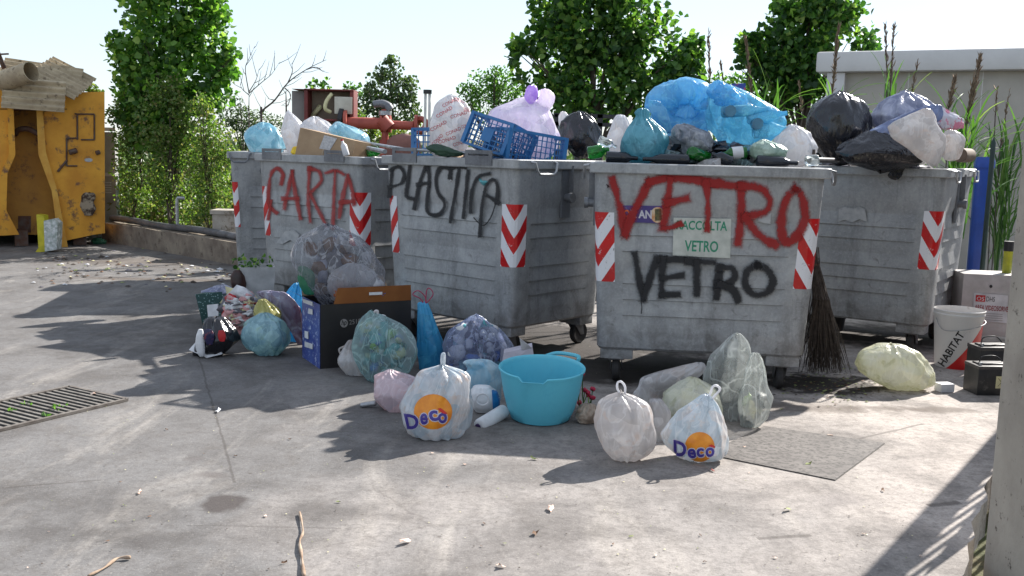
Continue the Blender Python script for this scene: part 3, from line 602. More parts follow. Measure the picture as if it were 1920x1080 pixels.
def bagmesh(rows, Y, thick, seed, ground, amp, pleat, npl, lump, N_=54, K=84, fr=1.0, lean=0, zfloor=None, sq=2.3, facet=True, slack=.10):
    rnd = random.Random(seed); sv = Vector((rnd.uniform(0, 50), rnd.uniform(0, 50), rnd.uniform(0, 50)))
    rows = sorted(rows); ys = np.array([r[0] for r in rows], float); xl = np.array([r[1] for r in rows], float); xr = np.array([r[2] for r in rows], float)
    tt = np.linspace(ys[0], ys[-1], N_); 
    def interp(a):
        v = np.interp(tt, ys, a); 
        for _ in range(2): v[1:-1] = .25*v[:-2]+.5*v[1:-1]+.25*v[2:]
        return v
    XL, XR = interp(xl), interp(xr); P = []; hw = []
    for y, a, b in zip(tt, XL, XR):
        P.append(W((a+b)/2, y, Y)); hw.append(max(.003, (b-a)/2*Y/F))
    top = P[0].z; bot = P[-1].z
    if ground: 
        for p in P: p.z = top - (top-p.z)/(top-bot)*(top-.004)
    rm = max(hw); H = P[0].z-P[-1].z; hw = np.array(hw)
    hd = np.minimum(hw, rm)*thick
    hd[:] = np.convolve(np.pad(hd, 3, 'edge'), np.ones(7)/7, 'valid')
    vst = .5 if H > rm*1.3 else .8
    pls = []
    for j in range(24):
        a = rnd.uniform(0, 2*pi); h = rnd.uniform(-.9, .8); pls.append((Vector((cos(a)*math.sqrt(1-h*h), sin(a)*math.sqrt(1-h*h), h)), rnd.uniform(.84, .96)))
    zc = (P[0].z+P[-1].z)/2
    # closing caps
    capn = 4
    rings = []
    for i in range(N_): rings.append((P[i], hw[i], hd[i], i/(N_-1)))
    c0 = [(P[0]+Vector((0, 0, hd[0]*.35*sin(k/capn*pi/2))), hw[0]*cos(k/capn*pi/2)+1e-4, hd[0]*cos(k/capn*pi/2)+1e-4, 0) for k in range(capn, 0, -1)]
    c1 = [(P[-1]-Vector((0, 0, 0 if ground else hd[-1]*.35*sin(k/capn*pi/2))), hw[-1]*(1-k/(capn))+1e-4, hd[-1]*(1-k/(capn))+1e-4, 1) for k in range(1, capn+1)]
    rings = c0+rings+c1; vs = []; f = 2.6/rm; f2 = 1.5/rm
    for p, a, b, t in rings:
        nar = 1-min(1, a/rm)
        for k in range(K):
            th = 2*pi*k/K; c_, s_ = cos(th), sin(th)
            q_ = (abs(c_)**sq+abs(s_)**sq)**(-1/sq)
            x, y = a*c_*q_, b*s_*q_
            q = Vector((p.x+x, p.y+y, p.z*vst))
            d = crease(q*f*.8+sv)*amp*2 + mn.noise(q*f2*.8+sv*2)*lump*2
            pl = pleat*(nar**.8)*sin(npl*th+2.2*mn.noise(Vector((c_*1.5, s_*1.5, t*3))+sv))*(.6+.4*mn.noise(Vector((c_*3, s_*3, 9))+sv))
            vv = Vector((x/rm, y/(rm*thick), (p.z-zc)/(H/2)*.8)); fc = 1.0
            for n_, h_ in pls:
                dt = vv.dot(n_)
                if dt > h_: fc = min(fc, max(.80, h_/dt))
            vf = .030*math.sin(npl*1.7*th+3*mn.noise(Vector((c_*2, s_*2, t*2))+sv))*max(0, 1-t*1.5)
            k_ = (1+d*(1-.55*nar)+pl+vf)*(fc if facet else 1)
            vs.append((p.x+x*k_, p.y+y*k_+lean*(t-.5), max(p.z+crease(q*f+sv*3)*amp*rm*.35*(t < .97), (.003 if ground else -9) if zfloor is None else zfloor)))
    G_ = np.array(vs).reshape(len(rings), K, 3)
    if slack:
        tt_ = np.linspace(0, 1, len(rings))[:, None, None]; G_ = buckle(G_, rm, 1+slack*(1.25-.8*tt_), 1+slack*.35, seed, zmin=(.003 if ground else None)); vs = [tuple(v) for v in G_.reshape(-1, 3)]
    R_ = len(rings); fs = [(i*K+k, (i+1)*K+k, (i+1)*K+(k+1)%K, i*K+(k+1)%K) for i in range(R_-1) for k in range(K)]
    mb = MB(); mb.v = vs; mb.f = fs+[tuple(range(K)), tuple((R_-1)*K+k for k in range(K))[::-1]]; mb.m = [0]*len(mb.f)
    return mb, P[-1], rm
def bag(name, label, rows, mat, Y=None, facet=True, slack=.10, thick=.8, seed=1, amp=.05, pleat=.30, npl=11, lump=.10, cat='rubbish bag', group=None, sq=2.3, loops=None, parent=None, lmat=None, lean=0):
    ground = Y is None
    if ground:
        rb = max(rows); g = G((rb[1]+rb[2])/2, rb[0]); mw = max(r[2]-r[1] for r in rows)/2*g.y/F; bw = (rb[2]-rb[1])/2*g.y/F; Y = g.y+bw*thick*.95
    mb, base, rm = bagmesh(rows, Y, thick, seed, ground, amp, pleat, npl, lump, sq=sq, lean=lean, facet=facet, slack=slack)
    b = Vector(base); 
    if ground: b.z = 0
    if parent is None: o = mb.at(name, mat, b, label, cat, True, group)
    else: o = mb.build(name, mat, parent, True, world=True)
    if loops:
        for k, lp in enumerate(loops):
            wd = lp[0] if isinstance(lp[0], (int, float)) else 5; pts = lp[1:] if isinstance(lp[0], (int, float)) else lp
            ribbon([W(x, y, Y-.01) for x, y in pts], wd*Y/F, lmat or mat, 'tied_handle', o, seed+k)
    return o
def smoothpts(P, n=6):
    out = []
    for i in range(len(P)-1):
        p0, p1, p2, p3 = P[max(i-1, 0)], P[i], P[i+1], P[min(i+2, len(P)-1)]
        for k in range(n):
            t = k/n; out.append(.5*((2*p1)+(p2-p0)*t+(2*p0-5*p1+4*p2-p3)*t*t+(3*p1-p0-3*p2+p3)*t**3))
    return out+[P[-1]]
def ribbon(pts, wd, mat, name, parent, seed=0, flat=.35):
    P = smoothpts([Vector(p) for p in pts]); mb = MB(); rs = [wd*(.5+.12*mn.noise(Vector((i*.5, seed, 0)))) for i in range(len(P))]
    mb.tube(P, rs, 8); o = mb.build(name, mat, parent, True, world=parent is not None); return o
def decal(target, name, polys, mat, o=.002, sub=4.0):
    """flat print laid on a surface: polys = (verts px, faces); verts are dropped onto the target's mesh"""
    mw = pmat(target); me = target.data; bv = BVHTree.FromPolygons([mw @ v.co for v in me.vertices], [tuple(p.vertices) for p in me.polygons])
    bm = bmesh.new(); vs = [bm.verts.new((x, y, 0)) for x, y in polys[0]]
    for f in polys[1]:
        try: bm.faces.new([vs[i] for i in f])
        except ValueError: pass
    bmesh.ops.triangulate(bm, faces=bm.faces[:])
    for _ in range(5):
        es = [e for e in bm.edges if e.calc_length() > sub]
        if not es: break
        bmesh.ops.subdivide_edges(bm, edges=es, cuts=1)
        bmesh.ops.triangulate(bm, faces=bm.faces[:])
    bad = []
    for v in bm.verts:
        r = ray(v.co.x, v.co.y); h = bv.ray_cast(CP, r)
        if h[0] is None: bad.append(v); continue
        nn = h[1] if h[1].dot(r) < 0 else -h[1]; v.co = h[0]+nn*o*.4-r*o
    bmesh.ops.delete(bm, geom=bad, context='VERTS')
    m2 = bpy.data.meshes.new(name); bm.to_mesh(m2); bm.free(); ob = mobj(name, m2, mat, target, True, True); return ob
def tpx(body, q, bold=0, shear=0, warp=None):
    uv, fs = txt(body, 1, bold, shear); qm = quadmap(q); out = []
    for u, v in uv:
        p = qm(u, v)
        if warp: p = p+Vector(warp(u, v))
        out.append((p.x, p.y))
    return out, fs
def disc(cx, cy, rx, ry, n=28): return [(cx+rx*cos(2*pi*k/n), cy+ry*sin(2*pi*k/n)) for k in range(n)], [tuple(range(n))]
def scrap_pile(rows, Y, seed, n, cols, size, ground, parent, name='contents', thick=.6, allsoft=False):
    """crumpled pieces filling a see-through bag"""
    rnd = random.Random(seed); mb = MB(); rows = sorted(rows)
    ys = [r[0] for r in rows]
    for i in range(n):
        y = rnd.uniform(ys[0]+.14*(ys[-1]-ys[0]), ys[-1]); a = np.interp(y, ys, [r[1] for r in rows]); b = np.interp(y, ys, [r[2] for r in rows]); x = rnd.uniform(a+(b-a)*.2, b-(b-a)*.2)
        hw = (b-a)/2*Y/F; c = W(x, y, Y); c.y += rnd.uniform(-.6, .4)*hw*thick; sz = size*rnd.uniform(.5, 1.3); mb.cur = rnd.randrange(cols)
        rot = Matrix.Rotation(rnd.uniform(0, 6), 3, 'X') @ Matrix.Rotation(rnd.uniform(0, 6), 3, 'Z')
        if allsoft or rnd.random() < .5:
            bm = bmesh.new(); bmesh.ops.create_icosphere(bm, subdivisions=2, radius=sz*.5)
            for v in bm.verts: v.co *= 1+(1.5 if allsoft else .5)*mn.noise(v.co/sz*(3.5 if allsoft else 2.5)+Vector((i, 0, 0))); v.co.z *= (.35 if allsoft else .6)
            vs = [c+rot @ v.co for v in bm.verts]; bm.verts.index_update(); fs = [[v.index for v in f.verts] for f in bm.faces]; bm.free()
            if ground: vs = [Vector((v.x, v.y, max(v.z, .01))) for v in vs]
            mb.add(vs, fs)
        else:
            mb2 = MB(); mb2.lathe([(0, -.9*sz), (.3*sz, -.88*sz), (.32*sz, .3*sz), (.1*sz, .7*sz), (.1*sz, .85*sz), (0, .86*sz)], 10)
            vs = [c+rot @ (Vector(v)*.75) for v in mb2.v]
            if ground: vs = [Vector((v.x, v.y, max(v.z, .01))) for v in vs]
            mb.add(vs, mb2.f)
    return mb
P_ = {}
P_['white'] = PLAST('white_film', srgb((232, 232, 235)), srgb((214, 216, 222)), srgb((222, 214, 210)), .48, rough=.2)
P_['white2'] = PLAST('thin_white_film', srgb((226, 224, 224)), srgb((200, 197, 197)), srgb((210, 196, 188)), .48, .95, fold=11, rough=.2)
P_['deco'] = PLAST('milky_film', srgb((224, 226, 230)), srgb((190, 204, 214)), srgb((216, 202, 194)), .45, .93, mott=7, fold=12, rough=.2)
P_['pinkw'] = PLAST('pinkish_film', srgb((226, 206, 212)), srgb((206, 196, 206)), srgb((226, 180, 176)), .35)
P_['lilac'] = PLAST('lilac_film', srgb((242, 236, 246)), srgb((230, 218, 242)), srgb((246, 243, 247)), .55, .9, mott=5)
P_['teal'] = PLAST('teal_film', srgb((126, 190, 206)), srgb((98, 166, 184)), srgb((88, 140, 156)), .45)
P_['blue'] = PLAST('sky_blue_film', srgb((150, 212, 240)), srgb((104, 182, 232)), srgb((166, 218, 242)), .55, fold=16)
P_['cyan'] = PLAST('cyan_film', srgb((146, 212, 234)), srgb((104, 186, 222)), srgb((112, 164, 190)), .55, .86, fold=16)
P_['blue2'] = PLAST('bright_blue_film', srgb((84, 184, 226)), srgb((60, 156, 208)), srgb((100, 196, 230)), .4)
P_['aqua'] = PLAST('pale_aqua_film', srgb((176, 212, 220)), srgb((138, 178, 192)), srgb((178, 210, 196)), .4)
P_['aqua2'] = PLAST('lit_aqua_film', srgb((186, 222, 234)), srgb((140, 194, 214)), srgb((222, 232, 238)), .5)  # paler aqua film with whitish patches
P_['black'] = PLAST('black_film', (.012, .012, .016), (.02, .02, .026), (.008, .008, .01), .02, rough=.2, fold=9, bs=.5, gloss=.6)
P_['yellow'] = PLAST('pale_yellow_film', srgb((216, 210, 140)), srgb((190, 184, 112)), srgb((226, 228, 186)), .4)
P_['yelgrn'] = PLAST('yellow_green_film', srgb((226, 225, 200)), srgb((230, 230, 220)), srgb((196, 196, 162)), .4)
P_['greyc'] = PLAST('smoky_clear_film', srgb((206, 210, 208)), srgb((180, 186, 184)), srgb((220, 222, 220)), .4, .34, rough=.18, fold=9)
P_['clear'] = PLAST('clear_film', srgb((190, 192, 198)), srgb((150, 152, 160)), srgb((206, 206, 210)), .3, .20, rough=.14, fold=10)
P_['clearg'] = PLAST('greenish_clear_film', srgb((176, 206, 204)), srgb((150, 180, 184)), srgb((190, 200, 204)), .3, .34, rough=.2, fold=12)
P_['clearb'] = PLAST('bluish_clear_film', srgb((176, 186, 212)), srgb((140, 150, 186)), srgb((190, 200, 218)), .35, .32, rough=.22, fold=12)
P_['greylil'] = PLAST('grey_lilac_film', srgb((176, 178, 196)), srgb((120, 126, 156)), srgb((200, 200, 212)), .2, fold=12)
P_['slate'] = PLAST('slate_blue_film', srgb((120, 132, 168)), srgb((96, 106, 142)), srgb((150, 158, 184)), .1, fold=5, bs=.5)
C_ = {}
for nm, c in (('white', (222, 222, 224)), ('green', (44, 120, 84)), ('grey', (96, 92, 100)), ('orange', (236, 120, 20)), ('blue', (60, 110, 190)), ('aqua', (96, 170, 176)), ('cream', (214, 206, 160)), ('yellow', (222, 190, 70)), ('lime', (140, 180, 50)), ('red', (190, 34, 40)), ('dark', (34, 32, 36)), ('brown', (110, 74, 46)), ('pink', (216, 160, 160)), ('navy', (30, 34, 96))):
    C_[nm] = PM('item_'+nm, srgb(c), None, 9, .45, bmp=.15)
M['card'] = PM('brown_card', srgb((168, 142, 112)), srgb((150, 124, 96)), 6, .8, spots=(30, .6, .75, srgb((120, 100, 80))))
M['greenglass'] = GLASS('green_glass', srgb((40, 140, 50)), .06, .6); M['darkglass'] = GLASS('dark_glass', (.03, .035, .045), .12, .25); M['clearpet'] = GLASS('clear_pet', (.85, .92, .9), .12, .85)
# --- bags on the ground
bag('rubbish_bag', 'pale aqua rubbish bag on the ground beside the blue printer carton', [(592, 482, 512), (602, 464, 534), (620, 452, 546), (640, 455, 550), (655, 464, 540), (668, 484, 522)], P_['aqua'], seed=11, amp=.12)
blk = bag('rubbish_bag', 'black rubbish bag torn open around a white foam tray', [(600, 385, 425), (618, 378, 444), (640, 370, 452), (660, 356, 440), (670, 362, 420)], P_['black'], seed=12, thick=.9)
bag('rubbish_bag', 'crumpled yellow bag end above the pale aqua bag', [(563, 486, 500), (575, 480, 515), (592, 476, 530), (606, 482, 520)], P_['yellow'], Y=G(500, 655).y+.12, seed=13, amp=.2)
bag('rubbish_bag', 'blue rubbish bag squeezed behind the printer carton', [(533, 550, 566), (545, 540, 572), (565, 528, 580), (590, 520, 590), (615, 524, 590), (650, 530, 590)], P_['blue2'], Y=G(560, 650).y+.25, seed=14, amp=.08)
bag('rubbish_bag', 'small grey white rubbish bag at the corner of the printer carton', [(640, 652, 668), (652, 644, 672), (668, 636, 684), (684, 630, 690), (698, 640, 690), (706, 650, 688)], P_['white2'], seed=15, loops=[(4, (642, 668), (636, 655), (650, 648), (668, 638))])
rows = [(586, 690, 704), (598, 678, 732), (612, 672, 752), (632, 668, 768), (655, 664, 778), (680, 666, 780), (700, 676, 776), (718, 690, 740)]
o = bag('rubbish_bag', 'clear greenish bag crammed with plastic bottles and tubs', rows, P_['clearg'], seed=16, amp=.10, loops=[(5, (702, 592), (703, 584), (708, 584), (707, 594))], lmat=P_['white'])
Yc = G(715, 718).y+.2; mb = scrap_pile(rows, Yc, 5, 95, 8, .085, True, o)
mb.build('contents', [C_[k] for k in ('aqua', 'white', 'cream', 'green', 'aqua', 'lime', 'white', 'blue')], o, True, world=True)
bag('rubbish_bag', 'slim blue bag tied upright with pink string against the PLASTICA container', [(569, 783, 802), (580, 784, 806), (600, 782, 814), (630, 781, 826), (660, 780, 834), (692, 781, 838)], P_['blue2'], Y=G(810, 700).y+.12, seed=17, amp=.05, pleat=.25, thick=.7, loops=[(1.8, (796, 572), (788, 560), (774, 552), (784, 545), (797, 556), (799, 570)), (1.8, (798, 572), (800, 545), (806, 541), (812, 552), (800, 568))], lmat=PM('pink_string', srgb((170, 30, 80)), None, bmp=0))
rows = [(597, 880, 905), (610, 862, 926), (625, 846, 944), (645, 830, 958), (665, 822, 966), (690, 815, 962), (705, 830, 950)]
o = bag('rubbish_bag', 'bluish clear bag of empty plastic bottles behind the cyan basin', rows, P_['clearb'], Y=6.15, seed=18, amp=.13, lump=.12)
mb = scrap_pile(rows, 6.15, 8, 80, 6, .09, False, o); mb.build('contents', [C_[k] for k in ('white', 'blue', 'aqua', 'white', 'navy', 'grey')], o, True, world=True)
bag('rubbish_bag', 'pinkish white bag leaning on the printed bag from the left', [(697, 722, 742), (706, 702, 775), (722, 696, 790), (742, 698, 792), (760, 708, 792), (780, 736, 790)], P_['pinkw'], Y=G(745, 782).y+.16, seed=19, thick=.75, loops=[(4, (716, 704), (724, 697), (730, 702))])
dec1 = bag('rubbish_bag', 'milky tied shopping bag with orange disc and purple Decò print, beside the basin', [(688, 824, 836), (694, 790, 868), (706, 782, 879), (722, 778, 878), (745, 762, 880), (770, 746, 885), (792, 739, 892), (808, 745, 888), (820, 762, 872), (826, 780, 860)], P_['deco'], seed=20, amp=.085, thick=.75, lump=.07, loops=[(5, (829, 692), (828, 675), (829, 665), (833, 664), (833, 678), (832, 692))])
bag('rubbish_bag', 'plain white tied rubbish bag with one upright handle loop', [(738, 1158, 1168), (744, 1138, 1196), (756, 1126, 1214), (780, 1114, 1226), (805, 1112, 1232), (828, 1122, 1230), (848, 1134, 1220), (862, 1142, 1208), (867, 1152, 1196)], P_['white2'], seed=21, amp=.09, thick=.85, sq=2.1, loops=[(4.5, (1168, 744), (1158, 730), (1158, 718), (1165, 716), (1172, 726), (1171, 744))], lmat=P_['white'])
dec2 = bag('rubbish_bag', 'white tied shopping bag with orange disc and purple Decò print, nearest the cast cover', [(742, 1316, 1332), (750, 1306, 1338), (764, 1288, 1346), (780, 1266, 1352), (800, 1252, 1360), (822, 1242, 1370), (842, 1241, 1378), (856, 1252, 1374), (866, 1280, 1330)], P_['deco'], seed=22, amp=.09, thick=.8, loops=[(5, (1322, 752), (1332, 738), (1336, 726), (1343, 723), (1350, 730), (1340, 742), (1328, 756))], lmat=P_['white'])
bag('rubbish_bag', 'pale yellow rubbish bag between the plain white bag and the smoky clear bag', [(713, 1286, 1312), (722, 1262, 1334), (740, 1244, 1350), (760, 1239, 1356), (780, 1244, 1350), (800, 1256, 1340)], P_['yelgrn'], Y=5.12, seed=23, amp=.09)
bag('rubbish_bag', 'limp white bag trailing behind the plain white bag', [(682, 1300, 1320), (690, 1264, 1322), (700, 1224, 1318), (712, 1204, 1300), (726, 1196, 1262), (742, 1186, 1240), (756, 1180, 1236)], P_['white2'], Y=5.35, seed=24, amp=.16, thick=.5, pleat=.1)
bag('rubbish_bag', 'low white bag showing between the two tied white bags', [(752, 1216, 1246), (770, 1218, 1258), (795, 1216, 1260), (820, 1214, 1254), (838, 1216, 1244)], P_['white2'], Y=G(1230, 838).y+.12, seed=25, thick=.8)
bag('rubbish_bag', 'tall smoky see-through bag standing in front of the VETRO container', [(626, 1376, 1390), (640, 1360, 1402), (660, 1340, 1408), (690, 1318, 1408), (715, 1314, 1394), (740, 1340, 1388), (765, 1350, 1386), (790, 1358, 1384), (808, 1366, 1380)], P_['greyc'], Y=5.22, seed=26, amp=.12, pleat=.25, npl=7, thick=.55, lump=.08)
o = bag('rubbish_bag', 'smoky see-through bag with dark and yellowish rubbish, right of the tall one', [(664, 1408, 1424), (680, 1402, 1432), (700, 1398, 1434), (725, 1392, 1436), (745, 1386, 1448), (770, 1382, 1448), (790, 1384, 1438), (803, 1388, 1420)], P_['greyc'], seed=27, amp=.12, thick=.7)
mb = scrap_pile([(735, 1392, 1436), (800, 1386, 1430)], G(1405, 803).y+.12, 9, 16, 4, .07, True, o); mb.build('contents', [C_[k] for k in ('cream', 'dark', 'grey', 'lime')], o, True, world=True)
yb = bag('rubbish_bag', 'pale yellow bag wrapped round a box, lying between broom and paint bucket', [(652, 1640, 1700), (660, 1616, 1722), (674, 1602, 1738), (692, 1602, 1748), (708, 1620, 1752), (722, 1644, 1750), (733, 1664, 1720)], P_['yelgrn'], seed=28, amp=.12, thick=.65, sq=3.2, lump=.06)
# print on the two shopping bags
M['orangep'] = PM('orange_print', srgb((232, 150, 40)), srgb((212, 124, 30)), 20, .4); M['purplep'] = PM('purple_print', srgb((58, 46, 130)), srgb((72, 60, 146)), 20, .4); M['redp'] = PM('red_print', srgb((206, 40, 40)), None, 20, .4); M['whitep'] = PM('white_print', srgb((216, 214, 222)), None, 20, .4)
def deco(bg, dx, dy, drx, dry, letters, acc):
    decal(bg, 'orange_disc_print', disc(dx, dy, drx, dry), M['orangep'], .002)
    for i, (ch, q) in enumerate(letters):
        qq = [(x+(-1.6 if k in (0, 3) else 1.6), y+(-1.6 if k < 2 else 1.6)) for k, (x, y) in enumerate(q)]
        decal(bg, 'lettering_outline', tpx(ch, qq, .07), M['whitep'], .0035); decal(bg, 'lettering', tpx(ch, q, .032), M['purplep'], .005)
    decal(bg, 'accent_print', (acc, [tuple(range(len(acc)))]), M['redp'], .0055)
deco(dec1, 812, 772, 36, 33, [('D', [(757, 775), (785, 778), (785, 805), (764, 804)]), ('e', [(787, 776), (801, 774), (803, 794), (789, 798)]), ('c', [(803, 770), (820, 769), (822, 789), (806, 790)]), ('o', [(820, 775), (838, 773), (838, 793), (822, 794)])], [(820, 766), (826, 765), (838, 774), (837, 777), (828, 774)])
deco(dec2, 1312, 838, 28, 28, [('D', [(1263, 824), (1288, 830), (1286, 858), (1264, 853)]), ('e', [(1288, 842), (1304, 840), (1306, 858), (1291, 860)]), ('c', [(1305, 840), (1320, 840), (1320, 856), (1307, 858)]), ('o', [(1322, 840), (1339, 838), (1340, 855), (1324, 858)])], [(1328, 836), (1334, 833), (1341, 837), (1340, 840), (1333, 838)])
# --- bags on the containers
def heap(b_, name, label, seed, z0, z1, n, mats, size=.08):
    """loose rubbish nobody could count, filling a container to its rim"""
    rnd = random.Random(seed); mb = MB(); hx, hy = b_.Wd/2-.1, b_.D/2-.1
    Rm = Matrix.Rotation(b_.rz, 4, 'Z'); Rm.translation = b_.c
    def hgt(x, y): return z0+(z1-z0)*max(0, (1-(x/hx)**2)*(1-(y/hy)**2))+.03*mn.noise(Vector((x*4, y*4, seed)))
    nn = 12; base = [Rm @ Vector((-hx+2*hx*i/nn, -hy+2*hy*j/nn, hgt(-hx+2*hx*i/nn, -hy+2*hy*j/nn)-.05)) for i in range(nn+1) for j in range(nn+1)]
    mb.cur = 0; mb.add(base, [(i*(nn+1)+j, (i+1)*(nn+1)+j, (i+1)*(nn+1)+j+1, i*(nn+1)+j+1) for i in range(nn) for j in range(nn)])
    for i in range(n):
        x, y = rnd.uniform(-hx, hx), rnd.uniform(-hy, hy); c = Rm @ Vector((x, y, hgt(x, y)-.01)); sz = size*rnd.uniform(.4, 1.2); mb.cur = rnd.randrange(1, len(mats))
        bm = bmesh.new(); bmesh.ops.create_icosphere(bm, subdivisions=2, radius=sz); rot = Matrix.Rotation(rnd.uniform(0, 6), 3, 'Z')
        for v in bm.verts: v.co = rot @ Vector((v.co.x, v.co.y*.7, v.co.z*.5))*(1+.7*mn.noise(v.co/sz*1.8+Vector((i, 0, 0))))
        vs = [c+v.co for v in bm.verts]; bm.verts.index_update(); fs = [[v.index for v in f.verts] for f in bm.faces]; bm.free(); mb.add(vs, fs)
    o = mb.at(name, mats, b_.c+Vector((0, 0, .6)), label, 'loose rubbish', 35, kind='stuff'); return o
hm = [C_['dark'], P_['white'], P_['white2'], C_['grey'], M['card'], P_['black'], C_['aqua']]
heap(VET, 'loose_rubbish', 'loose bottles and rubbish filling the VETRO container', 1, 1.22, 1.50, 150, [C_['dark'], P_['white2'], P_['white'], C_['grey'], P_['black'], M['darkglass'], P_['clearg']], .1)
heap(PLA, 'loose_rubbish', 'loose rubbish filling the PLASTICA container', 2, 1.2, 1.42, 110, hm, .09)
heap(CAR, 'loose_rubbish', 'loose paper and film filling the CARTA container', 3, 1.2, 1.32, 70, [C_['dark'], P_['white'], P_['white2'], M['card'], P_['white'], C_['white']])
heap(FAR, 'loose_rubbish', 'loose rubbish filling the far left container', 4, 1.2, 1.38, 60, hm)
heap(BLK, 'loose_rubbish', 'loose rubbish filling the container by the bucket', 5, 1.22, 1.45, 90, [C_['dark'], P_['black'], P_['white2'], C_['grey'], P_['black']])
bag('rubbish_bag', 'pale blue bag on the far left container, left of the cardboard box', [(233, 484, 506), (240, 468, 518), (252, 460, 526), (266, 457, 536), (278, 462, 540), (288, 476, 530)], P_['aqua2'], Y=9.45, seed=31, lump=.05)
bag('rubbish_bag', 'white bag with a peaked top behind the cardboard box', [(208, 538, 543), (218, 533, 554), (232, 532, 568), (250, 530, 572), (270, 533, 572), (290, 540, 566)], P_['white'], Y=9.1, seed=32, pleat=.15)
bag('rubbish_bag', 'puffy white bag between the peaked bag and the pale blue one', [(222, 580, 600), (228, 568, 614), (236, 562, 624), (248, 560, 636), (262, 566, 640)], P_['white'], Y=9.0, seed=33)
bag('rubbish_bag', 'pale blue white bag behind the right end of the cardboard box', [(231, 628, 640), (238, 622, 664), (246, 618, 680), (256, 630, 690), (268, 640, 692), (280, 648, 690)], P_['aqua2'], Y=8.7, seed=34, amp=.16)
con = bag('rubbish_bag', 'white bag with rows of red CONAD print left of the blue crate', [(182, 836, 856), (190, 822, 872), (205, 812, 882), (225, 806, 886), (248, 803, 884), (268, 802, 880), (288, 806, 870)], P_['white'], Y=7.25, seed=35, amp=.06, lump=.05)
M['conad'] = PM('thin_red_print', srgb((196, 70, 80)), None, 20, .5)
for i, (x, y, a, w_) in enumerate([(843, 192, -.5, 30), (862, 188, .2, 20), (833, 210, -.55, 34), (860, 215, -.3, 32), (876, 206, .3, 12), (822, 236, -.5, 34), (850, 246, -.4, 30), (874, 236, -.2, 18), (838, 262, -.3, 34), (862, 268, -.3, 26), (820, 262, -.8, 26)]):
    c_, s_ = cos(a), sin(a); q = [(x+(u*c_-v*s_), y+(u*s_+v*c_)) for u, v in ((-w_/2, -3.3), (w_/2, -3.3), (w_/2, 3.3), (-w_/2, 3.3))]
    decal(con, 'lettering', tpx('CONAD', q, .01), M['conad'], .003, 8)
bag('rubbish_bag', 'lilac bag knotted at the top behind the blue crates', [(192, 962, 1012), (200, 930, 1030), (212, 912, 1040), (228, 912, 1046), (245, 920, 1051), (262, 935, 1050), (280, 955, 1044), (292, 970, 1030)], P_['lilac'], Y=7.2, seed=36, amp=.08, pleat=.12, lump=.06)
lb = [o for o in bpy.data.objects if o.get('label', '').startswith('lilac bag')][0]
bag('knot_frill', None, [(162, 990, 1006), (172, 984, 1010), (182, 982, 1008), (192, 988, 1002), (198, 991, 1001)], PLAST('deep_lilac_film', srgb((206, 180, 236)), srgb((186, 152, 226)), srgb((222, 204, 240)), .5), Y=7.12, seed=37, pleat=.3, parent=lb, npl=5)
bag('knot_frill', None, [(168, 1014, 1030), (178, 1012, 1040), (190, 1006, 1042), (202, 1004, 1036), (210, 1010, 1024)], P_['lilac'], Y=7.14, seed=38, pleat=.3, parent=lb, npl=5, thick=.4)
bag('rubbish_bag', 'black bag between the lilac bag and the teal bag', [(214, 1072, 1100), (220, 1058, 1112), (232, 1049, 1122), (248, 1047, 1130), (264, 1050, 1132), (280, 1062, 1126), (292, 1075, 1110)], P_['black'], Y=7.55, seed=39, amp=.1)
bag('rubbish_bag', 'small white bag right of the black bag, left of the teal bag', [(218, 1154, 1172), (226, 1148, 1180), (240, 1144, 1184), (256, 1140, 1180), (272, 1138, 1176), (288, 1142, 1170)], P_['white'], Y=6.9, seed=40)
bag('rubbish_bag', 'tip of a white bag peeking over the black bag', [(210, 1052, 1060), (218, 1048, 1066), (230, 1048, 1070), (245, 1050, 1068)], P_['white'], Y=7.75, seed=41)
bag('rubbish_bag', 'teal bag gathered to a knot at the left end of the VETRO container', [(206, 1196, 1214), (212, 1190, 1218), (218, 1196, 1214), (228, 1188, 1226), (242, 1178, 1244), (258, 1170, 1252), (275, 1162, 1257), (290, 1160, 1256), (298, 1168, 1250)], P_['teal'], Y=6.2, seed=42, pleat=.26, npl=13, amp=.07)
# blue bag lying as a bulging ring with a sunken middle
def torus_bag(label, cx, cy, rx, ry, tr, Y, mat, seed, name='rubbish_bag'):
    mb = MB(); K, Q = 72, 28; sv = Vector((seed, 0, 0)); k = Y/F; c = W(cx, cy, Y); vs = []
    for i in range(K):
        a = 2*pi*i/K; t_ = tr*(1+.28*mn.noise(Vector((cos(a)*1.2, sin(a)*1.2, seed))))*(1.25 if sin(a) > 0 else .85)
        for j in range(Q):
            b = 2*pi*j/Q; rr = t_*(1+.14*crease(Vector((cos(a)*3, sin(a)*3, b*.9))+sv)*2)
            d = rr*cos(b); h = rr*sin(b)*1.25; X = (rx+d)*cos(a)*k; Z = (ry+d)*sin(a)*k; vs.append(c+Vector((X, h*k, Z)))
    mb.add(vs, [(i*Q+j, ((i+1)%K)*Q+j, ((i+1)%K)*Q+(j+1)%Q, i*Q+(j+1)%Q) for i in range(K) for j in range(Q)])
    base = Vector((c.x, c.y, c.z-(ry+tr)*k)); return mb.at(name, mat, base, label, 'rubbish bag', True)
tb = torus_bag('sky blue bag puffed into a ring round its sunken middle, atop the VETRO heap', 1284, 206, 46, 34, 21, 6.72, P_['blue'], 43)
bag('sunken_middle', None, [(178, 1262, 1306), (192, 1252, 1318), (210, 1250, 1320), (228, 1258, 1312), (240, 1270, 1300)], P_['blue'], Y=6.75, seed=44, thick=.35, amp=.3, parent=tb)
bag('hanging_corner', None, [(190, 1218, 1236), (205, 1216, 1250), (222, 1222, 1256), (236, 1236, 1258), (248, 1246, 1262)], P_['blue'], Y=6.5, seed=45, thick=.5, amp=.15, parent=tb)
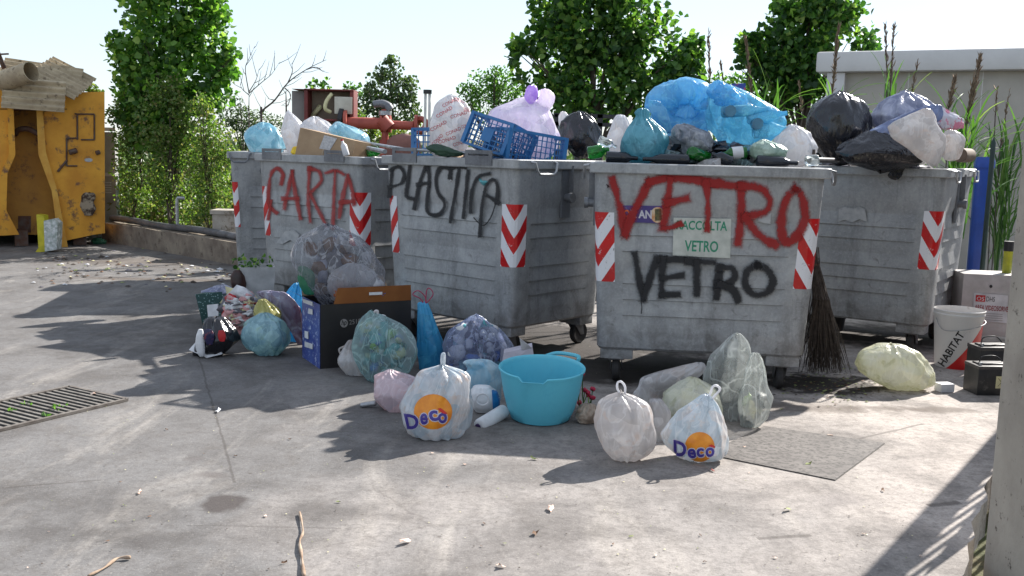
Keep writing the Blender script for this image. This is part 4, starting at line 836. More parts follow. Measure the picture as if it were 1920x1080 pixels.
M['bulge'] = PM('bottle_seen_through_film', srgb((58, 104, 134)), srgb((70, 130, 160)), 20, .3)
bb = bag('rubbish_bag', 'large cyan blue bag full of bottles at the middle of the VETRO heap', [(156, 1336, 1356), (164, 1332, 1384), (176, 1330, 1410), (190, 1328, 1436), (205, 1326, 1462), (222, 1326, 1474), (240, 1328, 1478), (255, 1334, 1470), (268, 1346, 1440)], P_['cyan'], Y=6.6, seed=46, amp=.12, lump=.08, pleat=.2, thick=.7)
bag('frilled_neck', None, [(153, 1338, 1352), (160, 1333, 1368), (172, 1332, 1384), (184, 1334, 1398), (196, 1340, 1400)], P_['blue'], Y=6.42, seed=47, thick=.5, amp=.32, parent=bb)
for (a, b, r_) in (((1352, 210), (1440, 205), 11), ((1400, 222), (1476, 212), 12), ((1410, 246), (1478, 242), 14)):
    mb = MB(); p, q = W(*a, 6.34), W(*b, 6.30); r = r_*6.3/F; dd = (q-p)
    mb.tube([p, p+dd*.04, p+dd*.6, p+dd*.78, p+dd*.9, q], [r*.7, r, r, r*.6, r*.35, r*.35], 16); mb.build('bottle_bulge', P_['cyan'], bb, 40, world=True)
for (x, y) in ((1370, 208), (1421, 232)): 
    mb = MB(); c = W(x, y, 6.25); mb.tube([c, c+Vector((.0, .05, 0))], 11*6.05/F, 18); mb.build('bottle_bulge', M['bulge'], bb, 40, world=True)
bag('rubbish_bag', 'greyish clear bag under the sky blue bag on the VETRO heap', [(238, 1266, 1300), (248, 1262, 1328), (262, 1262, 1336), (276, 1266, 1336), (290, 1276, 1330)], PLAST('grey_film', srgb((160, 164, 172)), srgb((120, 126, 138)), srgb((190, 192, 198)), .25, .9), Y=6.25, seed=48, amp=.2)
bag('rubbish_bag', 'white bag with red print at the right end of the VETRO container', [(236, 1478, 1494), (246, 1468, 1512), (260, 1455, 1524), (275, 1448, 1533), (290, 1446, 1535), (302, 1450, 1532)], P_['white'], Y=6.3, seed=49, amp=.14)
bag('rubbish_bag', 'pale green white bottle bag below the cyan bag on the VETRO heap', [(264, 1424, 1440), (270, 1412, 1462), (280, 1408, 1478), (292, 1410, 1482), (298, 1420, 1470)], PLAST('green_white_film', srgb((196, 212, 200)), srgb((160, 186, 172)), None, .3), Y=6.12, seed=50)
bag('rubbish_bag', 'big glossy black bag on the unlettered container', [(178, 1560, 1590), (186, 1540, 1612), (200, 1524, 1624), (220, 1516, 1634), (245, 1514, 1638), (268, 1522, 1634), (288, 1536, 1620), (302, 1552, 1600)], P_['black'], Y=7.45, seed=51, amp=.10, pleat=.12, lump=.05)
bag('rubbish_bag', 'grey lilac crumpled bag behind the slate blue sheet', [(176, 1688, 1712), (184, 1668, 1730), (196, 1658, 1742), (212, 1648, 1756), (232, 1640, 1768), (255, 1640, 1766)], P_['greylil'], Y=7.5, seed=52, amp=.14)
wb2 = bag('rubbish_bag', 'white carrier bag with open handle hole hanging over the rim', [(206, 1728, 1746), (216, 1704, 1752), (228, 1680, 1758), (240, 1666, 1764), (254, 1668, 1768), (268, 1690, 1770), (282, 1708, 1768), (300, 1722, 1762), (310, 1748, 1758)], P_['white2'], Y=6.85, seed=53, amp=.13, thick=.45, pleat=.15)
bag('rubbish_bag', 'small white bag at the right end of the unlettered container', [(246, 1776, 1792), (254, 1768, 1806), (266, 1768, 1812), (282, 1768, 1806), (298, 1770, 1796)], P_['white2'], Y=7.0, seed=54)
# ------------------------------------------------------------------ cardboard, crates, bottles and small rubbish
def sheetpx(pts, Y, th, mat, name, label=None, cat=None, parent=None, dy=None):
    """flat rigid piece: photo outline, each corner may carry its own depth"""
    P = [W(p[0], p[1], p[2] if len(p) > 2 else Y) for p in pts]; n = (P[1]-P[0]).cross(P[2]-P[0]).normalized(); mb = MB(); mb.prism(P, n*th)
    if parent is not None: return mb.build(name, mat, parent, world=True)
    return mb.at(name, mat, min(P, key=lambda p: p.z), label, cat)
bx = empty('cardboard_box', W(612, 290, 8.0), 'brown cardboard box with a white shipping label, tilted on the CARTA container', 'cardboard box')
A = [(563, 239, 8.25), (668, 264, 7.95), (660, 294, 7.95), (553, 291, 8.25)]
P4 = [W(*p) for p in A]; nb_ = (P4[1]-P4[0]).cross(P4[3]-P4[0]).normalized(); nb_ = nb_ if nb_.y > 0 else -nb_
mb = MB(); mb.prism(P4, nb_*.2); mb.build('body', M['card'], bx, world=True)
qm = lambda u, v: (P4[0]*(1-u)+P4[1]*u)*(1-v)+(P4[3]*(1-u)+P4[2]*u)*v - nb_*.003
mb = MB(); mb.add([qm(.45, .08), qm(.68, .1), qm(.60, .72), qm(.41, .68)], [(0, 1, 2, 3)]); mb.build('shipping_label', PM('label_paper', srgb((196, 194, 192)), srgb((160, 158, 160)), 60, .6), bx, world=True)
mb = MB(); mb.add([qm(.49, -.0), qm(.51, 0), qm(.49, 1), qm(.47, 1)], [(0, 1, 2, 3)]); mb.build('tape', PM('parcel_tape', srgb((176, 150, 120)), None, 9, .3), bx, world=True)
bag('crumpled_wrapper', 'yellow wrapper in front of the cardboard box', [(276, 550, 560), (283, 547, 570), (292, 546, 577)], PM('yellow_wrap', srgb((240, 204, 40)), srgb((220, 180, 30)), 9, .4), Y=8.3, seed=60, amp=.2, thick=.4, cat='wrapper')
def lying_bottle(name, label, p, q, r, mat, Y, Y2=None, neck=True, cat='bottle', cap=None, group=None):
    a = W(*p, Y); b = W(*q, Y2 or Y); d = b-a; mb = MB()
    pts = [0, .02, .04, .62, .72, .80, .98, 1] if neck else [0, .03, .06, .92, .97, 1]; rs = [r*.6, r*.95, r, r, r*.7, r*.38, r*.36, r*.3] if neck else [r*.5, r*.95, r, r, r*.9, r*.5]
    mb.tube([a+d*t for t in pts], rs, 16); base = min(a, b, key=lambda v: v.z).copy(); base.z -= r
    o = mb.at(name, mat, base, label, cat, 50, group)
    if cap:
        mb = MB(); mb.tube([a+d*.93, a+d*1.03], r*.45, 12); mb.build('cap', cap, o, 40, world=True)
    return o
VY = VET.FL.y+.13
lying_bottle('bottle', 'bright green bottle lying at the left end of the VETRO rim', (1102, 288), (1142, 280), .042, M['greenglass'], 6.2)
lying_bottle('bottle', 'clear plastic bottle beside the bright green one on the VETRO rim', (1122, 262), (1156, 276), .03, M['clearpet'], 6.25)
lying_bottle('bottle', 'dark bottle lying under the teal bag on the rim', (1136, 294), (1196, 297), .035, M['darkglass'], 6.12)
lying_bottle('bottle', 'long dark bottle lying right of the teal bag on the rim', (1292, 300), (1205, 298), .034, M['darkglass'], 6.05)
b1 = lying_bottle('bottle', 'green bottle pointing its base outward under the grey bag', (1296, 286), (1338, 300), .040, M['greenglass'], 6.05, 6.25)
b1 = lying_bottle('bottle', 'green labelled bottle below the cyan bag', (1400, 286), (1350, 290), .038, M['greenglass'], 6.1)
mb = MB(); a = W(1392, 286, 6.1); b = W(1372, 288, 6.1); mb.tube([a, b], .0395, 16); mb.build('label', C_['white'], b1, 40, world=True)
lying_bottle('bottle', 'dark brown bottle with red neck between the two green bottles', (1372, 304), (1334, 288), .034, M['darkglass'], 6.05)
lying_bottle('bottle', 'long dark bottle lying near the white bag with red print', (1418, 302), (1496, 306), .036, M['darkglass'], 6.03)
lying_bottle('bottle', 'small jar with green lid at the right end of the VETRO rim', (1510, 302), (1534, 300), .034, M['clearpet'], 6.0, neck=False, cat='jar')
lying_bottle('bottle', 'black plastic tube bridging the gap right of the VETRO container', (1530, 300), (1572, 301), .017, C_['dark'], 6.4, 7.2, neck=False)
lying_bottle('bottle', 'bright green bottle lying behind the cardboard box', (688, 285), (720, 284), .04, M['greenglass'], 8.1)
lying_bottle('bottle', 'white spray bottle with red top at the right of the cardboard box', (650, 292), (641, 262), .025, C_['white'], 7.75, cap=C_['red'])
lying_bottle('bottle', 'white bottle with purple cap lying between the printed bag and the cyan basin', (946, 770), (897, 800), .038, C_['white'], 5.15, 4.98, neck=False, cap=PM('purple_cap', srgb((58, 34, 90)), None, 9, .4))
lying_bottle('pipe_piece', 'short grey metal pipe piece lying left of the pinkish bag', (676, 760), (706, 756), .014, M['zinc'], G(690, 764).y, neck=False, cat='pipe piece')
# metal rod across the containers
mb = MB(); mb.tube([W(690, 278, 8.0), W(722, 284, 7.6)], .018, 8); mb.tube([W(644, 258, 8.9), W(700, 270, 8.2), W(760, 280, 7.4), W(860, 286, 7.0), W(955, 291, 6.75)], .012, 8)
mb.at('metal_rod', M['zinc'], W(955, 291, 6.75), 'long thin metal rod lying across the CARTA and PLASTICA rims', 'metal rod', 40)
bag('plastic_strap', 'dark green plastic strap wound on the metal rod', [(272, 808, 830), (280, 803, 850), (288, 812, 870), (292, 822, 860)], PM('dark_green_plastic', srgb((34, 70, 48)), srgb((24, 50, 38)), 12, .4), Y=6.95, seed=61, amp=.25, thick=.25, cat='strap')
# blue lattice crates
M['crate'] = PM('blue_crate_plastic', srgb((48, 116, 172)), srgb((40, 98, 152)), 6, .42, bmp=.1)
def crate(label, c, ux, uy, uz, sx, sy, sz, nx=8, nz=5, panel=True):
    """c = centre of the floor, ux/uy/uz = unit axes"""
    e = empty('plastic_crate', c, label, 'plastic crate'); rot = Matrix((ux, uy, uz)).transposed()
    mb = MB(); t = .006
    def bar(p, d): mb.box(Vector(c)+rot @ Vector(p), d, rot)
    for sg in (-1, 1):
        for i in range(nx+1): bar((-sx/2+sx*i/nx, sg*sy/2, sz/2), (t, t, sz))
        for i in range(nz+1): bar((0, sg*sy/2, sz*i/nz), (sx, t*.9, t))
        m_ = max(4, int(nx*sy/sx))
        for i in range(m_+1): bar((sg*sx/2, -sy/2+sy*i/m_, sz/2), (t, t, sz))
        for i in range(nz+1): bar((sg*sx/2, 0, sz*i/nz), (t*.9, sy, t))
    for i in range(nx+1): bar((-sx/2+sx*i/nx, 0, 0), (t, sy, t))
    for i in range(6): bar((0, -sy/2+sy*i/5, 0), (sx, t, t*.8))
    mb.build('lattice', M['crate'], e, world=True)
    mb = MB()
    for sg in (-1, 1):
        for q in (-1, 1): mb = MB(); bar((sg*sx/2, q*sy/2, sz/2), (.03, .03, sz+.004)); mb.build('corner_post', M['crate'], e, world=True)
    mb = MB()
    for sg in (-1, 1):
        bar((0, sg*sy/2, sz), (sx+.03, .022, .02)); bar((sg*sx/2, 0, sz), (.022, sy-.03, .022))
        bar((0, sg*sy/2, 0), (sx, .014, .016))
    mb.build('rim', M['crate'], e, world=True)
    if panel:
        mb = MB(); bar((0, -sy/2-.003, sz*.45), (sx*.26, .006, sz*.42)); mb.build('label_panel', M['crate'], e, world=True)
    return e
def fr(a, b, d):  # frame from three corner points (origin, x end, z end)
    ux = (b-a).normalized(); uz = (d-a); uz = (uz-ux*uz.dot(ux)).normalized(); return ux, uz.cross(ux).normalized(), uz
a, b, d = W(868, 266, 6.95), W(941, 291, 6.75), W(885, 208, 6.98)
ux, uy, uz = fr(a, b, d); sx = (b-a).length; sz = (d-a).length*.97; sy = .30
crate('blue lattice crate tilted up on the PLASTICA container in front of the lilac bag', (a+b)/2+uy*sy/2, ux, uy, uz, sx, sy, sz, 8, 6)
a, b, d = W(941, 297, 6.72), W(1090, 300, 7.05), W(958, 234, 6.75)
ux, uy, uz = fr(a, W(1070, 318, 7.02), d); crate('long blue lattice crate leaning down behind the PLASTICA rim', (a+W(1064, 316, 7.0))/2+uy*.15, ux, uy, uz, .46, .28, .2, 12, 5, False)
a, b, d = W(777, 290, 7.5), W(812, 290, 7.4), W(777, 242, 7.5); ux, uy, uz = fr(a, W(830, 290, 7.32), d)
crate('blue lattice crate half hidden behind the CONAD bag', (a+W(830, 290, 7.32))/2+uy*.12, ux, uy, uz, (W(830, 290, 7.32)-a).length, .25, (d-a).length, 6, 4, False)
# slate sheet, black film and the rest on the unlettered container
bag('cloth_sheet', 'slate blue folded sheet sloping between black bag and white carrier bag', [(198, 1742, 1764), (210, 1710, 1766), (222, 1682, 1764), (236, 1652, 1750), (246, 1634, 1720), (254, 1626, 1690)], P_['slate'], Y=7.1, seed=62, amp=.08, thick=.35, cat='sheet', lump=.04)
o = bag('plastic_film', 'torn black film draped over the rim of the unlettered container', [(254, 1614, 1690), (266, 1590, 1726), (278, 1574, 1744), (292, 1560, 1752), (304, 1562, 1750), (311, 1600, 1700)], P_['black'], Y=7.12, seed=63, amp=.14, thick=.5, cat='plastic film', pleat=.05)
bag('hanging_corner', None, [(300, 1640, 1700), (312, 1660, 1700), (322, 1670, 1692), (330, 1666, 1690), (336, 1672, 1684)], P_['black'], Y=7.15, seed=64, amp=.2, thick=.22, parent=o)
bag('crumpled_cloth', 'crumpled pink and white cloth behind the carrier bag', [(204, 1756, 1772), (216, 1752, 1792), (228, 1756, 1808), (240, 1760, 1806)], PM('pink_white_cloth', srgb((200, 196, 204)), srgb((206, 130, 150)), 16, .9, lo=.5, hi=.55), Y=7.3, seed=65, amp=.3, cat='cloth', thick=.5)
mb = MB(); a, b = W(1800, 291, 7.35), W(1834, 292, 7.7); mb.lathe([(.0, 0), (.05, 0), (.052, .0), (.052, .22), (.045, .22), (.043, .02)], 20, Matrix.Translation(a) @ (b-a).to_track_quat('Z', 'Y').to_matrix().to_4x4())
mb.at('cardboard_tube', PM('brown_tube', srgb((122, 106, 92)), srgb((100, 86, 74)), 8, .8), a-Vector((0, 0, .05)), 'brown cardboard tube at the right end of the unlettered container', 'cardboard tube', 40)
sheetpx([(1372, 157), (1398, 156), (1398, 172), (1374, 174)], 6.9, .01, PM('blue_red_card', srgb((46, 60, 130)), srgb((190, 60, 70)), 22, .5, lo=.55, hi=.6), 'packet', 'small blue and red packet standing behind the cyan bag', 'packet')
# ------------------------------------------------------------------ ground items on the left
d0 = G(395, 616).y
gb = empty('gift_bag', G(395, 612), 'dark green patterned paper bag leaning behind the torn black bag', 'paper bag')
m, t, b_, o_ = nmat('green_pattern'); v = N(t, 'ShaderNodeTexVoronoi'); v.inputs['Scale'].default_value = 55; v.feature = 'F1'; tc = N(t, 'ShaderNodeTexCoord'); L(t, tc.outputs['Object'], v.inputs['Vector'])
L(t, mixc(t, ramp(t, v.outputs['Distance'], [(.18, 1), (.3, 0)]), srgb((34, 70, 66)), srgb((130, 160, 160))), b_.inputs['Base Color']); b_.inputs['Roughness'].default_value = .5; M['pattern'] = m
sq_ = [W(366, 552, d0+.05), W(438, 545, d0+.25), W(440, 612, d0+.12), W(382, 618, d0)]; nn = Vector((.3, 1, 0)).normalized()
mb = MB(); mb.prism(sq_, nn*.16); mb.build('body', M['pattern'], gb, world=True)
mb = MB(); mb.prism([W(388, 572, d0-.0), W(408, 570, d0-.0), W(409, 592, d0-.02), W(390, 594, d0-.02)], nn*.01); mb.build('label', C_['white'], gb, world=True)
bag('lining', None, [(538, 400, 430), (546, 376, 438), (556, 366, 436)], P_['greylil'], Y=d0+.25, seed=66, amp=.15, thick=.6, parent=gb)
# foam tray spilling out of the black bag
mb = MB(); yt = G(384, 672).y; T = [W(354, 656, yt+.05), W(368, 640, yt+.12), W(410, 636, yt+.12), W(416, 664, yt+.03), W(388, 671, yt)]
mb.prism(T, Vector((0, .03, .0))); tr = mb.at('foam_tray', C_['white'], G(384, 672), 'white foam tray slipping out of the torn black bag', 'foam tray')
bag('milk_bottle', 'white bottle lying in the foam tray', [(618, 372, 380), (628, 368, 383), (645, 366, 384), (662, 370, 384), (668, 374, 382)], C_['white'], Y=yt-.01, seed=67, amp=.03, pleat=0, lump=.03, cat='bottle', slack=0, facet=False)
bag('packet', 'dark navy packet with a logo on the torn black bag', [(618, 384, 396), (624, 380, 402), (636, 384, 402), (646, 388, 398)], PM('navy_pack', srgb((34, 32, 70)), srgb((110, 40, 60)), 30, .4, lo=.55, hi=.6), Y=yt-.02, seed=68, amp=.12, thick=.3, cat='packet')
bag('packet', 'small red packet on the torn black bag', [(620, 410, 420), (630, 408, 424), (640, 412, 422)], C_['red'], Y=yt, seed=69, amp=.12, thick=.3, cat='packet')
# heap of crumpled packaging
rows = [(550, 438, 458), (558, 424, 476), (572, 416, 492), (588, 420, 496), (602, 432, 480), (610, 440, 470)]
mb = scrap_pile([(552, 432, 465), (572, 416, 490), (608, 430, 480)], 7.15, 6, 170, 7, .10, True, None, thick=1, allsoft=True)
mb.at('crumpled_packaging', [C_[k] for k in ('pink', 'cream', 'white', 'pink', 'red', 'grey', 'white')], W(455, 610, 7.15), 'heap of crumpled pink and cream packaging above the black bag', 'packaging', True, kind='stuff')
fm = PLAST('magazine_film', srgb((150, 156, 184)), srgb((120, 90, 110)), srgb((180, 186, 200)), .1, .8, fold=5)
bag('plastic_sheet', 'shiny folded plastic sheet between pale aqua bag and blue bag', [(549, 476, 540), (560, 484, 560), (575, 500, 566), (600, 528, 566), (625, 548, 566), (650, 560, 570)], fm, Y=7.0, seed=70, amp=.1, thick=.3, cat='plastic sheet')
# planter
c = Vector((W(482, 552, 8.08).x, 8.08, 0)); pl = empty('planter', c, 'square white planter with wilted leaves in front of the CARTA container', 'planter', .3)
mb = MB(); b0, b1, h = .11, .14, .43
def sq4(b, z): return [(-b, -b, z), (b, -b, z), (b, b, z), (-b, b, z)]
mb.add(sq4(b0, 0)+sq4(b1, h)+sq4(b1*.9, h)+sq4(b1*.9, h-.05), [(3, 2, 1, 0)]+[(i+4*k, (i+1)%4+4*k, (i+1)%4+4*(k+1), i+4*(k+1)) for k in range(3) for i in range(4)]+[(12, 13, 14, 15)])
mb.build('pot', PM('planter_white', srgb((190, 190, 190)), srgb((160, 160, 160)), 9, .6), pl)
def leaves_np(C, D, size, seed, shape=.8, droop=.25, aspect=.5):
    """C: leaf base points (n,3); D: outward directions; returns verts, faces: folded two-quad leaves"""
    r = np.random.RandomState(seed); n = len(C); D = D/np.maximum(np.linalg.norm(D, axis=1, keepdims=True), 1e-6)
    ax = D+r.normal(0, shape, (n, 3)); ax[:, 2] -= droop; ax /= np.linalg.norm(ax, axis=1, keepdims=True)
    sd = np.cross(ax, r.normal(0, 1, (n, 3))); sd /= np.linalg.norm(sd, axis=1, keepdims=True); up = np.cross(sd, ax)
    s_ = (size*r.uniform(.6, 1.25, n))[:, None]
    pts = [(0, 0, 0), (.22, 1, .12), (.62, .78, .12), (1, 0, -.05), (.62, -.78, .12), (.22, -1, .12)]
    V = np.stack([C+s_*(ax*a+sd*b*aspect+up*c_) for a, b, c_ in pts], 1).reshape(-1, 3)
    k = np.arange(n)[:, None]*6; Fq = np.concatenate([k+np.array([[0, 1, 2, 3]]), k+np.array([[0, 3, 4, 5]])]); return V, Fq
def np_mesh(name, V, Fq):
    me = bpy.data.meshes.new(name); me.vertices.add(len(V)); me.vertices.foreach_set('co', V.astype(np.float32).ravel())
    me.loops.add(Fq.size); me.loops.foreach_set('vertex_index', Fq.astype(np.int32).ravel()); me.polygons.add(len(Fq)); me.polygons.foreach_set('loop_start', np.arange(0, Fq.size, 4, dtype=np.int32))
    me.update(calc_edges=True); me.validate(); return me
LF = {}
LF['poplar'] = LEAFM('poplar_leaves', [(0, (.04, .11, .025)), (.45, (.10, .23, .045)), (.8, (.19, .36, .07)), (1, (.38, .52, .15))], .5)
LF['poplard'] = LEAFM('dark_poplar_leaves', [(0, (.022, .07, .02)), (.5, (.06, .15, .035)), (.85, (.15, .29, .055)), (1, (.34, .48, .13))], .47)
LF['weed'] = LEAFM('weed_leaves', [(0, (.07, .12, .03)), (.4, (.13, .22, .05)), (.75, (.20, .29, .08)), (1, (.28, .23, .12))], .45)
LF['grey'] = LEAFM('grey_green_leaves', [(0, (.04, .075, .035)), (.6, (.08, .13, .06)), (1, (.14, .19, .10))], .35)
LF['acacia'] = LEAFM('acacia_leaves', [(0, (.05, .13, .03)), (.6, (.10, .22, .05)), (1, (.18, .32, .09))], .45)
LF['dry'] = LEAFM('dry_weeds', [(0, (.16, .14, .06)), (.5, (.22, .20, .09)), (.8, (.10, .15, .04)), (1, (.28, .24, .13))], .3, .8)
M['bark'] = PM('bark', (.10, .075, .055), (.05, .04, .03), 14, .9); M['twig'] = PM('twigs', (.13, .10, .085), (.07, .055, .05), 14, .9)
M['darkleaf'] = LF['poplard']
r = np.random.RandomState(3); Cc = np.array([[0, 0, h]])+r.uniform(-1, 1, (70, 3))*np.array([.16, .14, .05])+np.array([-.04, -.03, .02]); V, Fq = leaves_np(Cc, r.normal(0, 1, (70, 3)), .036, 4)
mobj('plant', np_mesh('plant', V, Fq), LF['poplard'], pl)
bag('flower_pot', 'dark brown nursery pot tipped beside the white planter', [(508, 438, 452), (518, 433, 458), (532, 432, 460), (545, 436, 458), (552, 442, 454)], PM('brown_pot', srgb((44, 30, 26)), srgb((70, 34, 28)), 9, .5), Y=7.9, seed=71, amp=.02, pleat=0, cat='pot', slack=0, facet=False)
# ------------------------------------------------------------------ open printer carton
bxd = empty('printer_carton', G(602, 695), 'open black and blue printer carton with orange flaps holding the big clear bag', 'cardboard box')
zt = .36
c0 = G(600, 692); a0 = G(562, 668); e0 = (a0-c0); e0.z = 0
ux = Vector((.88, .47, 0)).normalized(); c1 = c0+ux*.62; a0 = c0+Vector((-.47, .88, 0)).normalized()*.40; a1 = a0+(c1-c0)
ztop = W(603, 572, c0.y).z; Z = Vector((0, 0, ztop)); ny = Vector((-ux.y, ux.x, 0))
M['carton_black'] = PM('carton_black', (.012, .011, .011), (.022, .02, .02), 5, .45, spots=(26, .66, .72, (.10, .085, .07))); M['carton_blue'] = PM('carton_blue', srgb((52, 66, 140)), srgb((70, 92, 160)), 9, .4, spots=(34, .57, .6, srgb((190, 200, 220))))
M['carton_or'] = PM('carton_orange', srgb((152, 96, 48)), srgb((134, 80, 38)), 7, .7)
def face(name, p, q, th, mat, mat2=None, z1=None):
    mb = MB(); z1 = z1 or Z; n_ = (q-p).cross(Vector((0, 0, 1))).normalized()*th; mb.prism([p, q, q+z1, p+z1], n_); return mb.build(name, mat, bxd, world=True)
face('front_panel', c0, c1, -.004, M['carton_black']); face('blue_side_panel', a0, c0, -.004, M['carton_blue']); face('back_panel', a1, a0, -.004, M['carton_black']); face('right_panel', c1, a1, -.004, M['carton_black'])
mb = MB(); mb.add([c0, c1, a1, a0], [(0, 1, 2, 3)]); mb.build('base_panel', M['card'], bxd, world=True)
# flaps: front flap raised, orange inside
def flap(name, p, q, out, mat): mb = MB(); mb.prism([p+Z, q+Z, q+Z+out*1.0-(q-p)*.03, p+Z+out+(q-p)*.03], Vector((0, 0, .004))+(q-p).cross(out).normalized()*.003); return mb.build(name, mat, bxd, world=True)
f1 = flap('front_flap', c0+ux*.09, c1, -ny*.03+Vector((0, 0, .105)), M['carton_or']); f2 = flap('side_flap', a0, c0, -ux*.10+Vector((0, 0, .05)), M['carton_blue']); f3 = flap('back_flap', a0, a1, ny*.08+Vector((0, 0, .10)), M['card'])
bm_ = MB(); k_ = c0+ux*.36+Z-ny*.022-Vector((0, 0, -.062)); bm_.box(k_-ny*.012, (.09, .003, .018), Matrix.Rotation(math.atan2(ux.y, ux.x), 3, 'Z')); bm_.build('hand_hole', C_['white'], f1, world=True)
n0 = -ny
def onface(P, q, off=.006): # px -> front panel plane
    return PL(*P, c0+n0*off, n0)
def pfill(name, polys, mat, off): mb = MB(); mb.add([onface(p, 0, off) for p in polys[0]], polys[1]); return mb.build(name, mat, bxd, world=True, fix=False)
M['hpg'] = PM('grey_print', srgb((150, 146, 142)), None, 9, .5)
pfill('logo', disc(645, 606, 7.2, 8), M['hpg'], .006); pfill('logo_letters', tpx('hp', [(640, 600), (650, 599), (650, 612), (640, 613)], .02, .25), M['carton_black'], .0068)
pfill('lettering', tpx('2510', [(655, 600), (676, 597), (676, 606), (655, 609)], .0), M['hpg'], .006)
n1 = -ux
def ons(p): return PL(*p, c0+n1*.006, n1)
for nm, pl_ in (('printed_panel', [(571, 620), (578, 622), (578, 636), (571, 633)]), ('printed_panel', [(571, 640), (586, 645), (586, 655), (571, 650)]), ('printed_panel', [(578, 578), (586, 580), (586, 590), (578, 588)]), ('printed_panel', [(568, 560), (586, 566), (586, 574), (568, 567)])):
    mb = MB(); mb.add([ons(p) for p in pl_], [(0, 1, 2, 3)]); mb.build(nm, C_['white'], bxd, world=True)
Yb = (c0+(c1-c0)*.4+ny*.2).y
rows = [(428, 596, 634), (436, 574, 660), (448, 558, 678), (464, 547, 692), (484, 541, 706), (504, 545, 718), (524, 560, 728), (545, 580, 732), (562, 600, 728), (590, 610, 720)]
big = bag('rubbish_bag', 'big clear bag bulging out of the printer carton, orange item inside', rows, P_['clear'], Y=Yb, seed=80, amp=.10, thick=.62, lump=.06, pleat=.1)
mb = scrap_pile([(505, 590, 690), (545, 590, 715), (580, 610, 715)], Yb, 12, 70, 5, .10, False, big); mb.build('contents', [C_['grey'], C_['white'], C_['dark'], P_['white'], C_['pink']], big, True, world=True)
mb = scrap_pile([(450, 590, 650), (480, 570, 680), (510, 580, 690)], Yb+.08, 14, 46, 4, .12, False, big); mb.build('contents', [P_['white2'], C_['grey'], P_['greylil'], C_['brown']], big, True, world=True)
for nm, rw, mt, yy in (('white_inner_bag', [(497, 650, 680), (508, 632, 698), (525, 616, 712), (545, 608, 722), (562, 610, 720)], P_['white'], -.08), ('green_carton', [(500, 560, 574), (512, 556, 592), (535, 562, 590), (552, 572, 588)], C_['green'], -.1), ('orange_item', [(530, 634, 650), (536, 624, 660), (548, 622, 662), (556, 626, 660)], C_['orange'], -.12), ('blue_item', [(538, 712, 718), (545, 704, 722), (554, 700, 724)], C_['blue'], -.1), ('grey_item', [(455, 572, 590), (465, 570, 596), (478, 574, 596)], C_['brown'], -.05)):
    bag(nm, None, rw, mt, Y=Yb+yy, seed=len(nm), amp=.12, thick=.4, parent=big)
# ------------------------------------------------------------------ basin and neighbours
c = G(1013, 806); k = c.y/F; c.y += .22; c = Vector((W(1014, 760, c.y).x, c.y, 0))
H = .29
ba = empty('wash_basin', c, 'large cyan plastic basin with a chipped rim among the bags', 'basin')
MBAS = PM('cyan_plastic', srgb((92, 190, 210)), srgb((80, 178, 202)), 3, .42, bmp=.05)
def bas_mat():
    m, t, b, o = nmat('cyan_plastic_scuffed'); col = mixc(t, ramp(t, tex(t, 14, 8, .8), [(.5, 0), (.75, .5)]), srgb((112, 208, 226)), srgb((88, 188, 212)))
    col = mixc(t, ramp(t, tex(t, 60, 4, .8, sc=(1, 1, .3)), [(.62, 0), (.7, .5)]), col, srgb((140, 206, 220))); L(t, col, b.inputs['Base Color']); b.inputs['Roughness'].default_value = .38
    tr = N(t, 'ShaderNodeBsdfTranslucent'); L(t, col, tr.inputs[0]); mx = N(t, 'ShaderNodeMixShader'); mx.inputs[0].default_value = .25; L(t, b.outputs[0], mx.inputs[1]); L(t, tr.outputs[0], mx.inputs[2]); L(t, mx.outputs[0], o.inputs[0]); return m
MBAS = bas_mat()
rw = 84*c.y/F*.985
pr = [(.0, .006), (.6*rw, .006), (.70*rw, .018), (.79*rw, .07), (.89*rw, .16), (.955*rw, H-.03), (.965*rw, H-.014), (1.0*rw, H-.012), (1.004*rw, H-.004), (.985*rw, H), (.945*rw, H-.006), (.935*rw, H-.02), (.87*rw, .16), (.77*rw, .07), (.68*rw, .026), (0, .02)]
mb = MB(); mb.lathe(pr, 64, Matrix.Rotation(.08, 4, 'X')); 
# chip in the front rim
vs = []
for x, y, z in mb.v:
    a = math.atan2(y, x)
    if z > H*.86 and -2.1 < a < -1.55: z = H*.86-.004*((a*9) % 1)
    vs.append((x, y, max(z, .002)))
mb.v = vs; mb.build('bowl', MBAS, ba, 50)
mb = MB(); a = 1.0; cc = Vector((rw*1.02*cos(a), rw*1.02*sin(a), H+.004)); T_ = Vector((-sin(a), cos(a), 0)); O_ = Vector((cos(a), sin(a), 0))
mb.tube(smoothpts([cc-T_*.10-O_*.02, cc-T_*.06+O_*.04+Vector((0, 0, .01)), cc+T_*.06+O_*.04+Vector((0, 0, .01)), cc+T_*.10-O_*.02]), .011, 8); mb.build('handle', MBAS, ba, 40)
bag('rubbish_bag', 'scrap of clear film lying inside the cyan basin', [(722, 1040, 1048), (732, 1032, 1054), (745, 1030, 1060), (752, 1034, 1056)], P_['clearg'], Y=c.y+.05, seed=81, cat='plastic film')
bag('rubbish_bag', 'pale blue flat bag behind the white canister, left of the basin', [(680, 862, 930), (690, 872, 944), (705, 868, 944), (722, 874, 944), (738, 880, 942), (750, 886, 940)], PLAST('pale_blue_white_film', srgb((150, 196, 216)), srgb((206, 218, 222)), srgb((120, 180, 210)), .2, mott=3), Y=5.55, seed=82, amp=.06, thick=.5, lump=.05)
can = bag('canister', 'white plastic canister with a rounded grip recess beside the basin', [(727, 886, 922), (735, 880, 932), (750, 878, 938), (765, 884, 938), (776, 892, 930)], C_['white'], seed=83, amp=.015, pleat=0, lump=.03, thick=.8, cat='canister', sq=3, slack=0, facet=False)
